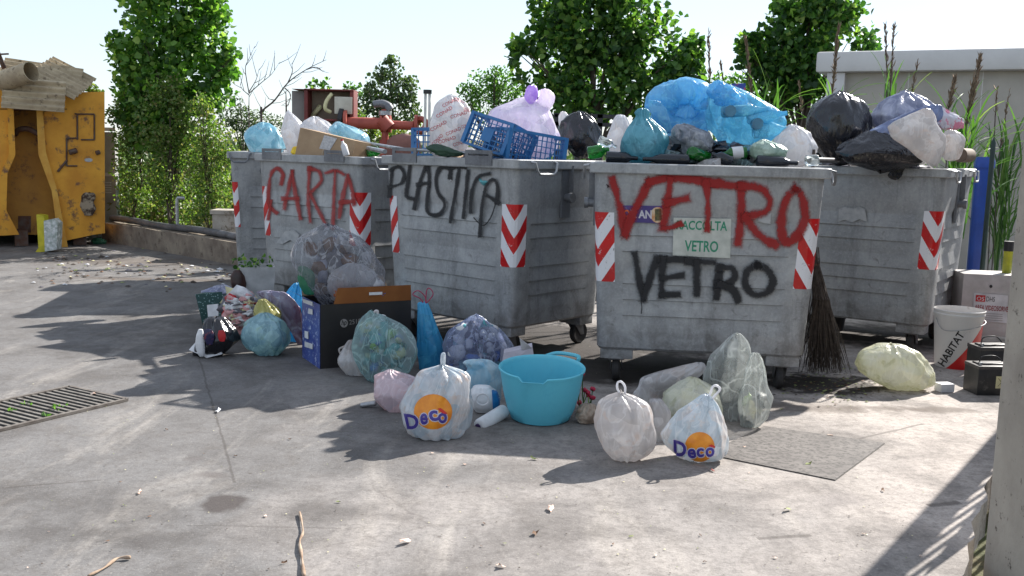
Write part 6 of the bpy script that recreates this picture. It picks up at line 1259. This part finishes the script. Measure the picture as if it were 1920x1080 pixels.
mb = MB(); mb.tube(smoothpts([W(622, 176, Yp), W(612, 190, Yp-.05), W(610, 204, Yp-.05), W(620, 210, Yp)]), .022, 8); mb.build('conduit', C_['cream'], pc, True, world=True); mb = MB(); mb.tube([W(582, 222, Yp+.2), W(602, 198, Yp+.2)], .03, 6); mb.build('strut', C_['cream'], pc, True, world=True)
for x in (555, 655): a = W(x, 262, Yp+.15); mb = MB(); mb.box((a.x, a.y, a.z/2), (.06, .06, a.z)); mb.build('leg', M['redframe'], pc, world=True)
pp = empty('pump_pipework', Vector((W(722, 240, Yp).x, Yp, 0)), 'red painted pipes and flanges of a pumping set with a grey hydrant head', 'pipework')
def tp(a, b, r, name='pipe', mat='redlead', n=18): mb = MB(); mb.tube([W(*a), W(*b)], r, n); return mb.build(name, M[mat] if isinstance(mat, str) else mat, pp, 40, world=True)
tp((645, 230, Yp), (722, 232, Yp), .065); tp((722, 234, Yp), (775, 236, Yp), .05); tp((722, 205, Yp), (722, 262, Yp), .04)
tp((636, 222, Yp+.02), (644, 223, Yp+.02), .12, 'flange', C_['dark']); tp((646, 226, Yp), (652, 226, Yp), .115, 'flange'); tp((714, 232, Yp), (718, 232, Yp), .10, 'flange'); tp((728, 232, Yp), (733, 232, Yp), .10, 'flange')
tp((716, 224, Yp-.06), (730, 240, Yp-.06), .075, 'valve_body'); tp((778, 234, Yp), (784, 234, Yp), .11, 'flange')
mb = MB(); a = W(790, 236, Yp-.02); mb.lathe([(.05, -.02), (.10, -.02), (.10, .05), (.05, .05), (.05, -.02)], 20, Matrix.Translation(a) @ Matrix.Rotation(R(70), 4, 'X') @ Matrix.Rotation(R(-25), 4, 'Y')); mb.build('open_flange', M['redlead'], pp, 40, world=True)
tp((722, 208, Yp), (722, 216, Yp), .07, 'hydrant_collar', 'zinc')
mb = MB(); mb.tube(smoothpts([W(731, 206, Yp), W(726, 198, Yp), W(714, 194, Yp), W(700, 196, Yp)]), [.05]*6+[.045]*6+[.04]*7, 12); mb.build('hydrant_head', M['galvd'], pp, 40, world=True)
a = W(722, 262, Yp); mb = MB(); mb.tube([Vector((a.x, a.y, 0)), a], .06, 14); mb.build('riser', M['redlead'], pp, 40, world=True)
a = W(757, 268, Yp-.3); mb = MB(); rr = 32*Yp/F; mb.lathe([(rr, -a.z), (rr, 0), (rr*.92, rr*.35), (rr*.6, rr*.62), (0, rr*.75)], 28, Matrix.Translation(a-Vector((0, 0, .04)))); mb.at('pressure_tank', PM('dull_red_tank', srgb((130, 84, 72)), srgb((106, 66, 58)), 5, .6), (a.x, a.y, 0), 'dull red domed pressure tank below the pump pipes', 'tank', 40)
a = W(800, 300, 10.6); b = W(800, 172, 10.6); mb = MB(); 
for q in (-.022, .022): mb.tube([Vector((a.x+q, 10.6, 0)), Vector((a.x+q, 10.6, b.z))], .014, 8)
po = mb.at('utility_pole', PM('white_tube', srgb((214, 212, 208)), None, 6, .5), (a.x, 10.6, 0), 'slim white twin tube pole beside the pump pipes', 'pole', 40)
mb = MB(); mb.tube([(0, 0, b.z-.02), (0, 0, b.z+.02)], .045, 10); mb.build('cap', C_['dark'], po)
# white gate pier, small wall block and standing pipe
a = W(210, 420, 14.6); gp = empty('gate_pier', (a.x, 14.6, 0), 'pale louvred panel post between the skip and the tall poplar', 'gate pier')
za_ = W(210, 240, 14.6).z; zb2 = W(210, 327, 14.6).z
mb = MB(); mb.box((a.x-.05, 14.6, za_/2-.03), (.30, .12, za_-.06), None, .01); mb.build('post', PM('pier_grey', srgb((176, 174, 172)), srgb((150, 148, 146)), 4, .7), gp, world=True)
mb = MB(); mb.box((a.x-.05, 14.6, za_-.02), (.34, .16, .05)); mb.box((a.x-.05, 14.53, zb2), (.31, .03, .05))
for i in range(5): mb.box((a.x-.07, 14.53, zb2-.12-i*.035), (.2, .02, .016))
mb.build('louvre', M['prefabl'], gp, world=True)
a = G(333, 420, .2); p = W(333, 425, 12.9); mb = MB(); zt5 = W(333, 374, 12.9).z; mb.tube([Vector((p.x, 12.9, -.1)), Vector((p.x, 12.9, zt5)), Vector((p.x+.01, 12.9, zt5+.02)), Vector((p.x+.1, 12.9, zt5+.02))], .022, 8)
mb.at('bent_pipe', M['zinc'], (p.x, 12.9, 0), 'thin bent white pipe standing in the weeds behind the low wall', 'pipe', 40)
a, b = W(395, 398, 12.2), W(440, 452, 12.2); mb = MB(); mb.box(((a.x+b.x)/2, 12.4, a.z/2+.02), (b.x-a.x, .3, a.z-.06), None, .01); mb.box(((a.x+b.x)/2, 12.4, a.z), (b.x-a.x+.04, .34, .05))
mb.at('block_pillar', PM('stone_block', srgb((176, 170, 160)), srgb((150, 140, 130)), 6, .9, spots=(9, .55, .6, srgb((120, 110, 96)))), ((a.x+b.x)/2, 12.4, 0), 'stubby stone block behind the low wall, left of the far container', 'stone block')
# ------------------------------------------------------------------ trees and plants
def crown_pts(blobs, Y, n, seed, thick=.8, shell=.35):
    r = np.random.RandomState(seed); vol = np.array([b[2]**2*(b[3] if len(b) > 3 else 1) for b in blobs], float); cnt = r.multinomial(n, vol/vol.sum()); C = []; D = []
    for b, m_ in zip(blobs, cnt):
        c = np.array(W(b[0], b[1], Y)); Rr = b[2]*Y/F; v = r.normal(0, 1, (m_, 3)); v /= np.linalg.norm(v, axis=1, keepdims=True); rad = (shell+(1-shell)*r.uniform(0, 1, m_)**.6)[:, None]
        lump = np.array([1+.35*mn.noise(Vector(q)*2.4+Vector((b[0], seed, 0))) for q in v])[:, None]
        C.append(c+v*rad*Rr*lump*np.array([1, thick, 1])); D.append(v)
    return np.concatenate(C), np.concatenate(D)
def tree(name, label, cat, blobs, Y, n, size, mat, seed, trunkx, r0=.06, limbs=24, aspect=.5, thick=.8, shell=.35, droop=.25, trunk=True, group=None, gap=None):
    base = W(trunkx, 300, Y); base.z = -.12; e = empty(name, base, label, cat, group=group)
    C_a, D_a = crown_pts(blobs, Y, int(n*(1.35 if gap else 1)), seed, thick, shell)
    if gap:
        kp = np.array([mn.noise(Vector(q)*gap[0]+Vector((seed*3, 0, 0))) > gap[1] for q in C_a]); C_a, D_a = C_a[kp], D_a[kp]
    V, Fq = leaves_np(C_a, D_a, size, seed, droop=droop, aspect=aspect); V = V-np.array(base)
    mobj('crown', np_mesh('crown', V, Fq), mat, e)
    if trunk:
        rnd = random.Random(seed); top = max((W(b[0], b[1], Y) for b in blobs), key=lambda p: p.z); mb = MB(); T = [base.lerp(Vector((top.x, Y, top.z)), t)+Vector((rnd.gauss(0, .04), rnd.gauss(0, .04), 0))*(t > 0) for t in (0, .2, .4, .6, .8, 1)]
        mb.tube(T, [r0, r0*.85, r0*.65, r0*.45, r0*.3, r0*.1], 10); mb.v = [tuple(Vector(v)-base) for v in mb.v]; tk = mb.build('trunk', M['bark'], e, 40)
        mb = MB()
        for i in range(limbs):
            b = rnd.choice(blobs); p = W(b[0]+rnd.uniform(-.6, .6)*b[2], b[1]+rnd.uniform(-.6, .6)*b[2], Y+rnd.uniform(-.3, .3)); h = min(max((p.z-base.z)*.55/(T[-1].z-base.z), .08), .9)
            s_ = base.lerp(T[-1], h); mid = s_.lerp(p, .5)+Vector((0, 0, .12*(p-s_).length)); mb.tube([s_, mid, p], [r0*.35, r0*.2, r0*.06], 6, False)
        mb.v = [tuple(Vector(v)-base) for v in mb.v]; mb.build('limbs', M['bark'], e, 40)
    return e
tree('poplar_tree', 'tall bright poplar with large leaves between the skip and the bare saplings', 'tree', [(330, 20, 95), (275, 100, 65), (375, 80, 62), (330, -80, 100), (232, 90, 32), (222, 130, 26), (400, 160, 45), (300, 180, 85), (430, 132, 18), (255, 190, 45), (345, 150, 80), (290, 45, 62), (385, 20, 40), (420, 110, 22), (438, 100, 12), (215, 75, 14), (320, 250, 60), (270, 240, 35), (370, 230, 30)], 13.9, 7600, .086, LF['poplar'], 1, 320, .05, gap=(2.6, -.24))
tree('poplar_tree', 'big dark poplar behind the lilac bag and the blue bags', 'tree', [(1100, 40, 90), (1050, 100, 75), (1180, 30, 70), (1000, 130, 42), (975, 90, 22), (985, 110, 30), (1230, 90, 70), (1270, 110, 45), (1120, 150, 85), (1200, 150, 70), (1110, -60, 95), (1290, 90, 30), (1040, 30, 50), (1300, 140, 25), (1060, 180, 55)], 12.6, 7400, .083, LF['poplard'], 2, 1130, .08, gap=(2.6, -.26))
tree('poplar_tree', 'dark poplar behind the corner of the prefab building', 'tree', [(1500, 60, 75), (1560, 40, 62), (1440, 110, 55), (1400, 85, 22), (1500, 130, 65), (1600, 55, 40), (1620, 80, 26), (1520, -30, 80), (1450, 160, 50), (1395, 120, 18), (1410, 90, 22)], 13.4, 5600, .083, LF['poplard'], 3, 1500, .07, gap=(2.6, -.26))
tree('young_poplar', 'slim small leaved poplar behind the pump pipes', 'tree', [(730, 130, 22), (735, 112, 12), (720, 165, 34), (752, 170, 30), (700, 195, 28), (740, 205, 45), (770, 200, 20), (770, 160, 16), (712, 140, 12), (695, 170, 14), (680, 200, 20)], 15.5, 2400, .05, LF['grey'], 4, 735, .035)
tree('acacia_tree', 'light green feathery acacia between the CONAD bag and the big poplar', 'tree', [(905, 165, 32), (935, 150, 26), (880, 175, 20), (950, 180, 32), (915, 190, 38), (865, 165, 8), (930, 135, 10), (975, 190, 30)], 13.5, 2600, .045, LF['acacia'], 5, 920, .03, aspect=.3)
tree('shrub', 'olive green shrub growing up the left side of the tall poplar', 'shrub', [(235, 200, 34), (240, 260, 38), (245, 320, 36), (225, 160, 18), (215, 220, 16), (255, 370, 36), (280, 140, 26), (290, 200, 36), (270, 170, 30)], 13.9, 3900, .036, LF['weed'], 6, 240, .02, shell=.1, gap=(3.2, -.22))
tree('shrub', 'dense olive shrub in the middle below the tall poplar', 'shrub', [(300, 230, 52), (320, 290, 55), (310, 350, 48), (350, 230, 45), (345, 180, 32), (330, 395, 34), (310, 170, 34), (355, 300, 40)], 13.45, 6000, .036, LF['weed'], 7, 318, .02, shell=.1, gap=(3.2, -.22))
tree('shrub', 'loose olive shrub next to the far left container', 'shrub', [(395, 260, 42), (390, 320, 44), (405, 370, 34), (380, 200, 26), (370, 400, 28), (425, 290, 26)], 13.2, 3800, .034, LF['weed'], 8, 395, .02, shell=.1)
tree('shrub', 'hazy green shrub between the bare saplings', 'shrub', [(455, 225, 28), (490, 232, 26), (435, 215, 24), (520, 238, 22), (470, 255, 30), (445, 190, 10), (420, 240, 24)], 16, 2200, .045, LF['grey'], 9, 465, .02, aspect=.28)
tree('shrub', 'dark twiggy sprig poking up behind the control cabinet', 'shrub', [(590, 160, 7), (575, 160, 5), (610, 162, 8), (590, 148, 3), (616, 150, 3), (655, 165, 10), (670, 170, 12)], 13, 160, .05, LF['poplard'], 10, 600, .012, limbs=6)
tree('shrub', 'grey green shrub under the pump pipes', 'shrub', [(690, 245, 22), (745, 262, 26), (790, 235, 12), (700, 262, 22), (670, 215, 14)], 12.4, 1300, .04, LF['weed'], 11, 710, .015)
tree('shrub', 'small dark sprig above the right corner of the skip', 'shrub', [(172, 166, 9), (182, 172, 8), (160, 160, 5)], 15.5, 130, .05, LF['weed'], 12, 178, .012, limbs=4)
tree('shrub', 'dark undergrowth between the dark poplars', 'shrub', [(1345, 165, 26), (1385, 160, 22), (1320, 190, 30), (1420, 190, 40), (1480, 190, 40), (1540, 190, 30), (1360, 205, 30)], 14.2, 2600, .06, LF['poplard'], 13, 1400, .02, aspect=.3)
# weedy ground cover
r = np.random.RandomState(5); n = 26000
X = r.uniform(-8.5, -1.0, n); Yv = r.uniform(11.2, 17, n); wl = 11.6+(X+3.26)*(-.92)+.35; keep = (Yv > wl) & (X > -5.9-(Yv-13.8)*.1); X, Yv = X[keep], Yv[keep]; hgt = np.array([.15+.75*max(0, .5+mn.noise(Vector((x*1.1, y*1.1, 0)))) for x, y in zip(X, Yv)])
Z_ = -.14+r.uniform(0, 1, len(X))**1.3*hgt; V, Fq = leaves_np(np.stack([X, Yv, Z_], 1), np.tile([0, 0, 1.], (len(X), 1)), .075, 6, .7, 0, .16); o = mobj('weeds', np_mesh('weeds', V, Fq), LF['dry']); tag(o, 'dry and green weeds covering the ground behind the low wall', 'weeds', kind='stuff')
n = 15000; X = r.uniform(-25, 30, n); Yv = r.uniform(17, 40, n); Z_ = -.1+r.uniform(0, 1, n)*1.5; V, Fq = leaves_np(np.stack([X, Yv, Z_], 1), np.tile([0, 0, 1.], (n, 1)), .28, 7, .7, 0, .2); o = mobj('scrub', np_mesh('scrub', V, Fq), LF['grey']); tag(o, 'hazy scrub filling the land far behind the trees', 'scrub', kind='stuff')
n = 5000; X = r.uniform(-1.0, 9, n); Yv = r.uniform(11.2, 14, n); Z_ = -.1+r.uniform(0, 1, n)*.9; V, Fq = leaves_np(np.stack([X, Yv, Z_], 1), np.tile([0, 0, 1.], (n, 1)), .1, 8, .7, 0, .18); o = mobj('undergrowth', np_mesh('undergrowth', V, Fq), LF['weed']); tag(o, 'low undergrowth around the pump and behind the containers', 'undergrowth', kind='stuff')
r = np.random.RandomState(15); n = 16000; X = r.uniform(-7.4, -1.2, n); Yv = r.uniform(14.6, 16.6, n); hg = np.array([1.2+.9*mn.noise(Vector((x*.9, 2, 0))) for x in X]); Z_ = -.1+r.uniform(0, 1, n)*hg; V, Fq = leaves_np(np.stack([X, Yv, Z_], 1), np.tile([0, 0, 1.], (n, 1)), .075, 16, .8, 0, .35); o = mobj('tall_weeds', np_mesh('tall_weeds', V, Fq), LF['weed']); tag(o, 'waist high mass of green and dry weeds under the tall poplar', 'tall weeds', kind='stuff')
# bare saplings
def bare(label, segs, Y, r0, seed, bx):
    base = Vector((W(bx, 300, Y).x, Y, -.1)); e = empty('bare_sapling', base, label, 'bare tree'); rnd = random.Random(seed); mb = MB()
    for i, st in enumerate(segs):
        P = [W(x, y, Y) for x, y in st]
        if i == 0: P = [base.copy()]+P
        P = smoothpts(P, 4); n = len(P); ra = r0 if i == 0 else r0*.5; mb.tube(P, [ra*(1-.85*k/(n-1)) for k in range(n)], 6)
        for k in range(3, n, 2):
            d = (P[k]-P[k-1]).normalized(); s_ = rnd.choice((-1, 1)); q = Vector((d.z*s_, rnd.uniform(-.4, .4), -d.x*s_))*.7+d; l_ = rnd.uniform(.05, .2); mb.tube([P[k], P[k]+q*l_*.5+Vector((0, 0, .01)), P[k]+q*l_+Vector((0, 0, .05))], [.004, .003, .0015], 4, False)
    mb.v = [tuple(Vector(v)-base) for v in mb.v]; mb.build('branches', M['twig'], e); return e
bare('upright bare sapling right of the tall poplar', [[(467, 240), (467, 175)], [(467, 175), (460, 130), (467, 110), (478, 86)], [(467, 175), (490, 155), (510, 138), (525, 115)], [(467, 172), (480, 150), (486, 128)], [(467, 178), (455, 168), (450, 158)]], 12.2, .014, 1, 467)
bare('slanting bare sapling leaning right towards the control cabinet', [[(490, 225), (492, 208), (515, 188), (540, 155), (575, 130), (612, 112)], [(540, 155), (548, 135), (547, 118)], [(575, 130), (590, 126), (600, 128)], [(515, 188), (502, 185)], [(534, 165), (545, 178), (540, 200)]], 12.4, .018, 2, 490)
bare('short dark stake-like stem left of the control cabinet', [[(537, 235), (536, 170)]], 11.8, .02, 3, 537)
# reeds
def reed(label, bx, by, Y, n, hpx, spread, seed, plumes=(), mat=None):
    base = W(bx, by, Y); z0 = base.z; e = empty('reed_plant', Vector((base.x, Y, 0)), label, 'reeds'); rnd = random.Random(seed); mb = MB()
    b0 = Vector((base.x, Y, 0))
    for i in range(int(n*1.3)):
        s_ = b0+Vector((rnd.gauss(0, .05), rnd.gauss(0, .08), z0*rnd.uniform(.45, 1.0))); a = rnd.uniform(0, 2*pi); l_ = hpx*Y/F*rnd.uniform(.45, 1.0); out = Vector((cos(a), sin(a)*.7, 0)); sp = spread*rnd.uniform(.25, 1.2)
        P = []; 
        for k in range(9): t = k/8; P.append(s_+out*l_*sp*t**1.6+Vector((0, 0, l_*(t-sp*.45*t**2.6))))
        wd = rnd.uniform(.006, .014); sd = Vector((-out.y, out.x, 0)).normalized()
        for k, p in enumerate(P): ww = wd*sin(pi*min(.98, .12+.86*k/8))**.8; mb.v += [tuple(p-sd*ww-b0), tuple(p+Vector((0, 0, -.004))-b0), tuple(p+sd*ww-b0)]
        k0 = len(mb.v)-27
        for k in range(8):
            for q in (0, 1): mb.f.append((k0+3*k+q, k0+3*k+q+1, k0+3*k+q+4, k0+3*k+q+3)); mb.m.append(0)
    for i in range(3): mb.tube([(rnd.gauss(0, .03), rnd.gauss(0, .03), 0), (rnd.gauss(0, .05), rnd.gauss(0, .05), z0+.2)], .008, 5)
    mb.build('leaves', mat or LEAFM('reed_leaves', [(0, (.05, .12, .03)), (.6, (.10, .22, .05)), (.9, (.20, .33, .10)), (1, (.35, .36, .2))], .4) if 'reed_leaves' not in bpy.data.materials else bpy.data.materials['reed_leaves'], e, fix=False)
    for (x0, y0, x1, y1, wd, nn_) in plumes:
        a = W(x0, y0, Y)-b0; b = W(x1, y1, Y)-b0; mb = MB(); mb.tube([Vector((a.x*.5, 0, .2)), a, a.lerp(b, .6), b], [.006, .006, .004, .002], 5)
        mb.build('stalk', M['twig'], e)
        if nn_:
            r_ = np.random.RandomState(seed+int(x0)); t = r_.uniform(0, 1, nn_); Cq = np.array(a)[None]*(1-t[:, None])+np.array(b)[None]*t[:, None]+r_.normal(0, .28, (nn_, 3))*(.7*wd*np.sin(pi*np.clip(t, .05, .98)))[:, None]
            Dq = np.tile(np.array((b-a).normalized()), (nn_, 1)); V, Fq = leaves_np(Cq, Dq, .06, seed, .25, -.1, .06); mobj('plume', np_mesh('plume', V, Fq), M['plume'], e)
M['plume'] = PM('reed_plume', (.30, .22, .15), (.18, .13, .09), 30, .95, bmp=0)
reed('reed clump with dark stalks standing over the slate sheet', 1668, 200, 8.9, 34, 150, .45, 1, [(1664, 160, 1660, 45, .01, 60), (1670, 160, 1676, 50, .012, 60), (1708, 185, 1720, 120, .008, 30)])
reed('reeds with long brown plumes right of the slate sheet', 1805, 270, 8.9, 70, 180, .75, 2, [(1812, 235, 1838, 108, .05, 330), (1778, 205, 1790, 150, .035, 160)])
reed('drooping reeds at the far right beside the concrete post', 1885, 300, 10.0, 50, 165, .75, 3, [(1875, 280, 1893, 170, .01, 40), (1866, 220, 1870, 165, .01, 30)])
reed('lower reeds behind the green post', 1872, 430, 10.1, 26, 150, .7, 4)
reed('reeds with a tall dark plume in front of the prefab corner', 1560, 220, 9.3, 20, 130, .8, 5, [(1560, 180, 1572, 50, .02, 160)])
reed('long arching reeds between the dark poplars', 1440, 235, 9.6, 30, 170, .95, 6, [(1410, 180, 1398, 75, .03, 120), (1505, 215, 1498, 160, .015, 50)])
reed('sparse reeds left of the long arching ones, one dark stalk', 1340, 200, 10.0, 16, 110, .8, 7, [(1331, 150, 1328, 60, .012, 80), (1358, 175, 1352, 120, .01, 30)])
# ------------------------------------------------------------------ small things on the ground
def stick(label, pts, r0, mat): 
    P = smoothpts([G(*p)+Vector((0, 0, r0+.002)) for p in pts]); n = len(P); mb = MB(); mb.tube(P, [r0*(.75+.25*sin(i*.9))*(1-.35*i/n) for i in range(n)], 8); mb.at('dry_stick', mat, P[0]*Vector((1, 1, 0)) if False else Vector((P[0].x, P[0].y, 0)), label, 'stick', True)
ms = PM('dry_stick', srgb((170, 150, 130)), srgb((120, 96, 78)), 20, .9)
stick('long pale twisted stick lying at the bottom of the yard', [(570, 1085), (566, 1050), (562, 1020), (568, 1000), (562, 965)], .0075, ms); stick('pale broken stick at the bottom left corner', [(245, 1050), (220, 1052), (195, 1070), (165, 1085)], .0075, ms)
def flake(label, px, py, sz, mat, seed, cat='leaf', name='fallen_leaf', group=None):
    g = G(px, py); rnd = random.Random(seed); mb = MB(); a = rnd.uniform(0, 6); n = 9; vs = [(0, 0, sz*.25)]
    for k in range(n): q = 2*pi*k/n; rr = sz*(.5+.35*rnd.random())*(1 if k % 2 else .75); vs.append((rr*cos(q)*cos(a)-rr*.45*sin(q)*sin(a), rr*cos(q)*sin(a)+rr*.45*sin(q)*cos(a), sz*.05+abs(rnd.gauss(0, sz*.18))))
    mb.add(vs, [(0, 1+k, 1+(k+1) % n) for k in range(n)]); o = mb.build(name, mat, None); o.location = g+Vector((0, 0, .003)); tag(o, label, cat, group)
mp = PM('petal_cream', srgb((226, 210, 190)), srgb((220, 170, 150)), 60, .7, bmp=0); ml = PM('leaf_brown', srgb((120, 90, 66)), srgb((90, 66, 50)), 60, .8, bmp=0); mg = PM('leaf_olive', srgb((150, 156, 100)), srgb((110, 120, 70)), 60, .8, bmp=0)
flake('cream petal with a red base near the bottom centre', 758, 1020, .05, mp, 1, 'petal', 'fallen_petal'); flake('pink petal at the very bottom, centre', 938, 1064, .03, mp, 2, 'petal', 'fallen_petal'); flake('crumpled pink brown petal below the printed bag by the basin', 1032, 957, .045, mp, 3, 'petal', 'fallen_petal'); flake('curled brown leaf right of the crumpled petal', 1004, 1003, .04, ml, 4)
flake('pale olive leaf lying below the cast cover', 1475, 958, .035, mg, 5); flake('cream scrap at the lower left of the long stick', 262, 926, .03, mp, 6, 'scrap', 'paper_scrap'); flake('small reddish leaf in front of the bag nearest the cover', 1335, 884, .03, PM('leaf_red', srgb((130, 60, 50)), None, 9, .8), 7); flake('dark leaf on the right of the yard below the cover corner', 1655, 921, .028, ml, 8); flake('pale folded leaf at the edge of the big shadow', 1000, 862, .035, mg, 9)
flake('green white leaf lying on the cast cover', 1515, 872, .03, mg, 10); flake('red white scrap near the far edge of the cast cover', 1557, 818, .03, mp, 11, 'scrap', 'paper_scrap'); flake('white scrap left of the drain grate end', 175, 742, .04, mp, 12, 'scrap', 'paper_scrap'); flake('pale paper wrapper in the shade left of the printed bag', 410, 773, .05, C_['white'], 13, 'wrapper', 'paper_wrapper')
rnd = random.Random(77)
for i in range(34):
    x, y = rnd.uniform(30, 1750), rnd.uniform(800, 1070)
    flake('tiny leaf fragment scattered on the open concrete', x, y, rnd.uniform(.008, .02), rnd.choice((mp, ml, ml, mg)), 100+i, 'leaf fragment', 'leaf_fragment', 'leaf fragments scattered over the yard')
# litter strip and debris nobody could count
mb = MB(); rnd = random.Random(9)
def crumb(g, sz):
    a = rnd.uniform(0, 6); n = 6; vs = [g+Vector((0, 0, sz*.4+.003))]+[g+Vector((sz*rnd.uniform(.5, 1)*cos(a+k*pi/3), sz*rnd.uniform(.4, .9)*sin(a+k*pi/3), .004+rnd.random()*sz*.15)) for k in range(n)]; mb.add(vs, [(0, 1+k, 1+(k+1) % n) for k in range(n)])
for i in range(240):
    x = rnd.uniform(60, 440); y = 505-(440-x)*.045+rnd.gauss(0, 13)+rnd.choice((0, 0, 22)); mb.cur = rnd.choice((0, 1, 2, 2, 3, 3, 3, 4, 5)); crumb(G(x, y), rnd.uniform(.01, .04)*(1.6 if rnd.random() < .1 else 1))
for i in range(420):
    x = rnd.gauss(1560, 70); y = rnd.gauss(722, 17); mb.cur = rnd.choice((2, 3, 3, 4)); crumb(G(x, y), rnd.uniform(.004, .016))
for i in range(500):
    x = rnd.uniform(0, 1780); y = 560+520*rnd.random()**.8; mb.cur = rnd.choice((1, 3, 3, 3, 4)); crumb(G(x, y), rnd.uniform(.002, .006))
o = mb.at('ground_litter', [C_['white'], C_['cream'], ml, PM('dirt_crumb', srgb((70, 60, 52)), None, 9, .9, bmp=0), mg, C_['grey']], (0, 5, 0), 'crumbs, dry leaves and paper bits littering the concrete', 'litter', kind='stuff')
rnd = random.Random(5)
for i, (x, y) in enumerate([(12, 775), (50, 762), (105, 770), (115, 765), (85, 785)]):
    g = G(x, y); r = np.random.RandomState(i); Cq = np.tile(np.array(g), (7, 1))+r.normal(0, .012, (7, 3)); Cq[:, 2] = .012; V, Fq = leaves_np(Cq, np.tile([0, 0, 1.], (7, 1)), .024, i, .7, 0, .25); V -= np.array(g); o = mobj('weed_sprout', np_mesh('weed_sprout', V, Fq), LF['acacia']); o.location = g; tag(o, 'small green weed sprout growing out of the drain grate', 'weed', 'weed sprouts in the drain grate')
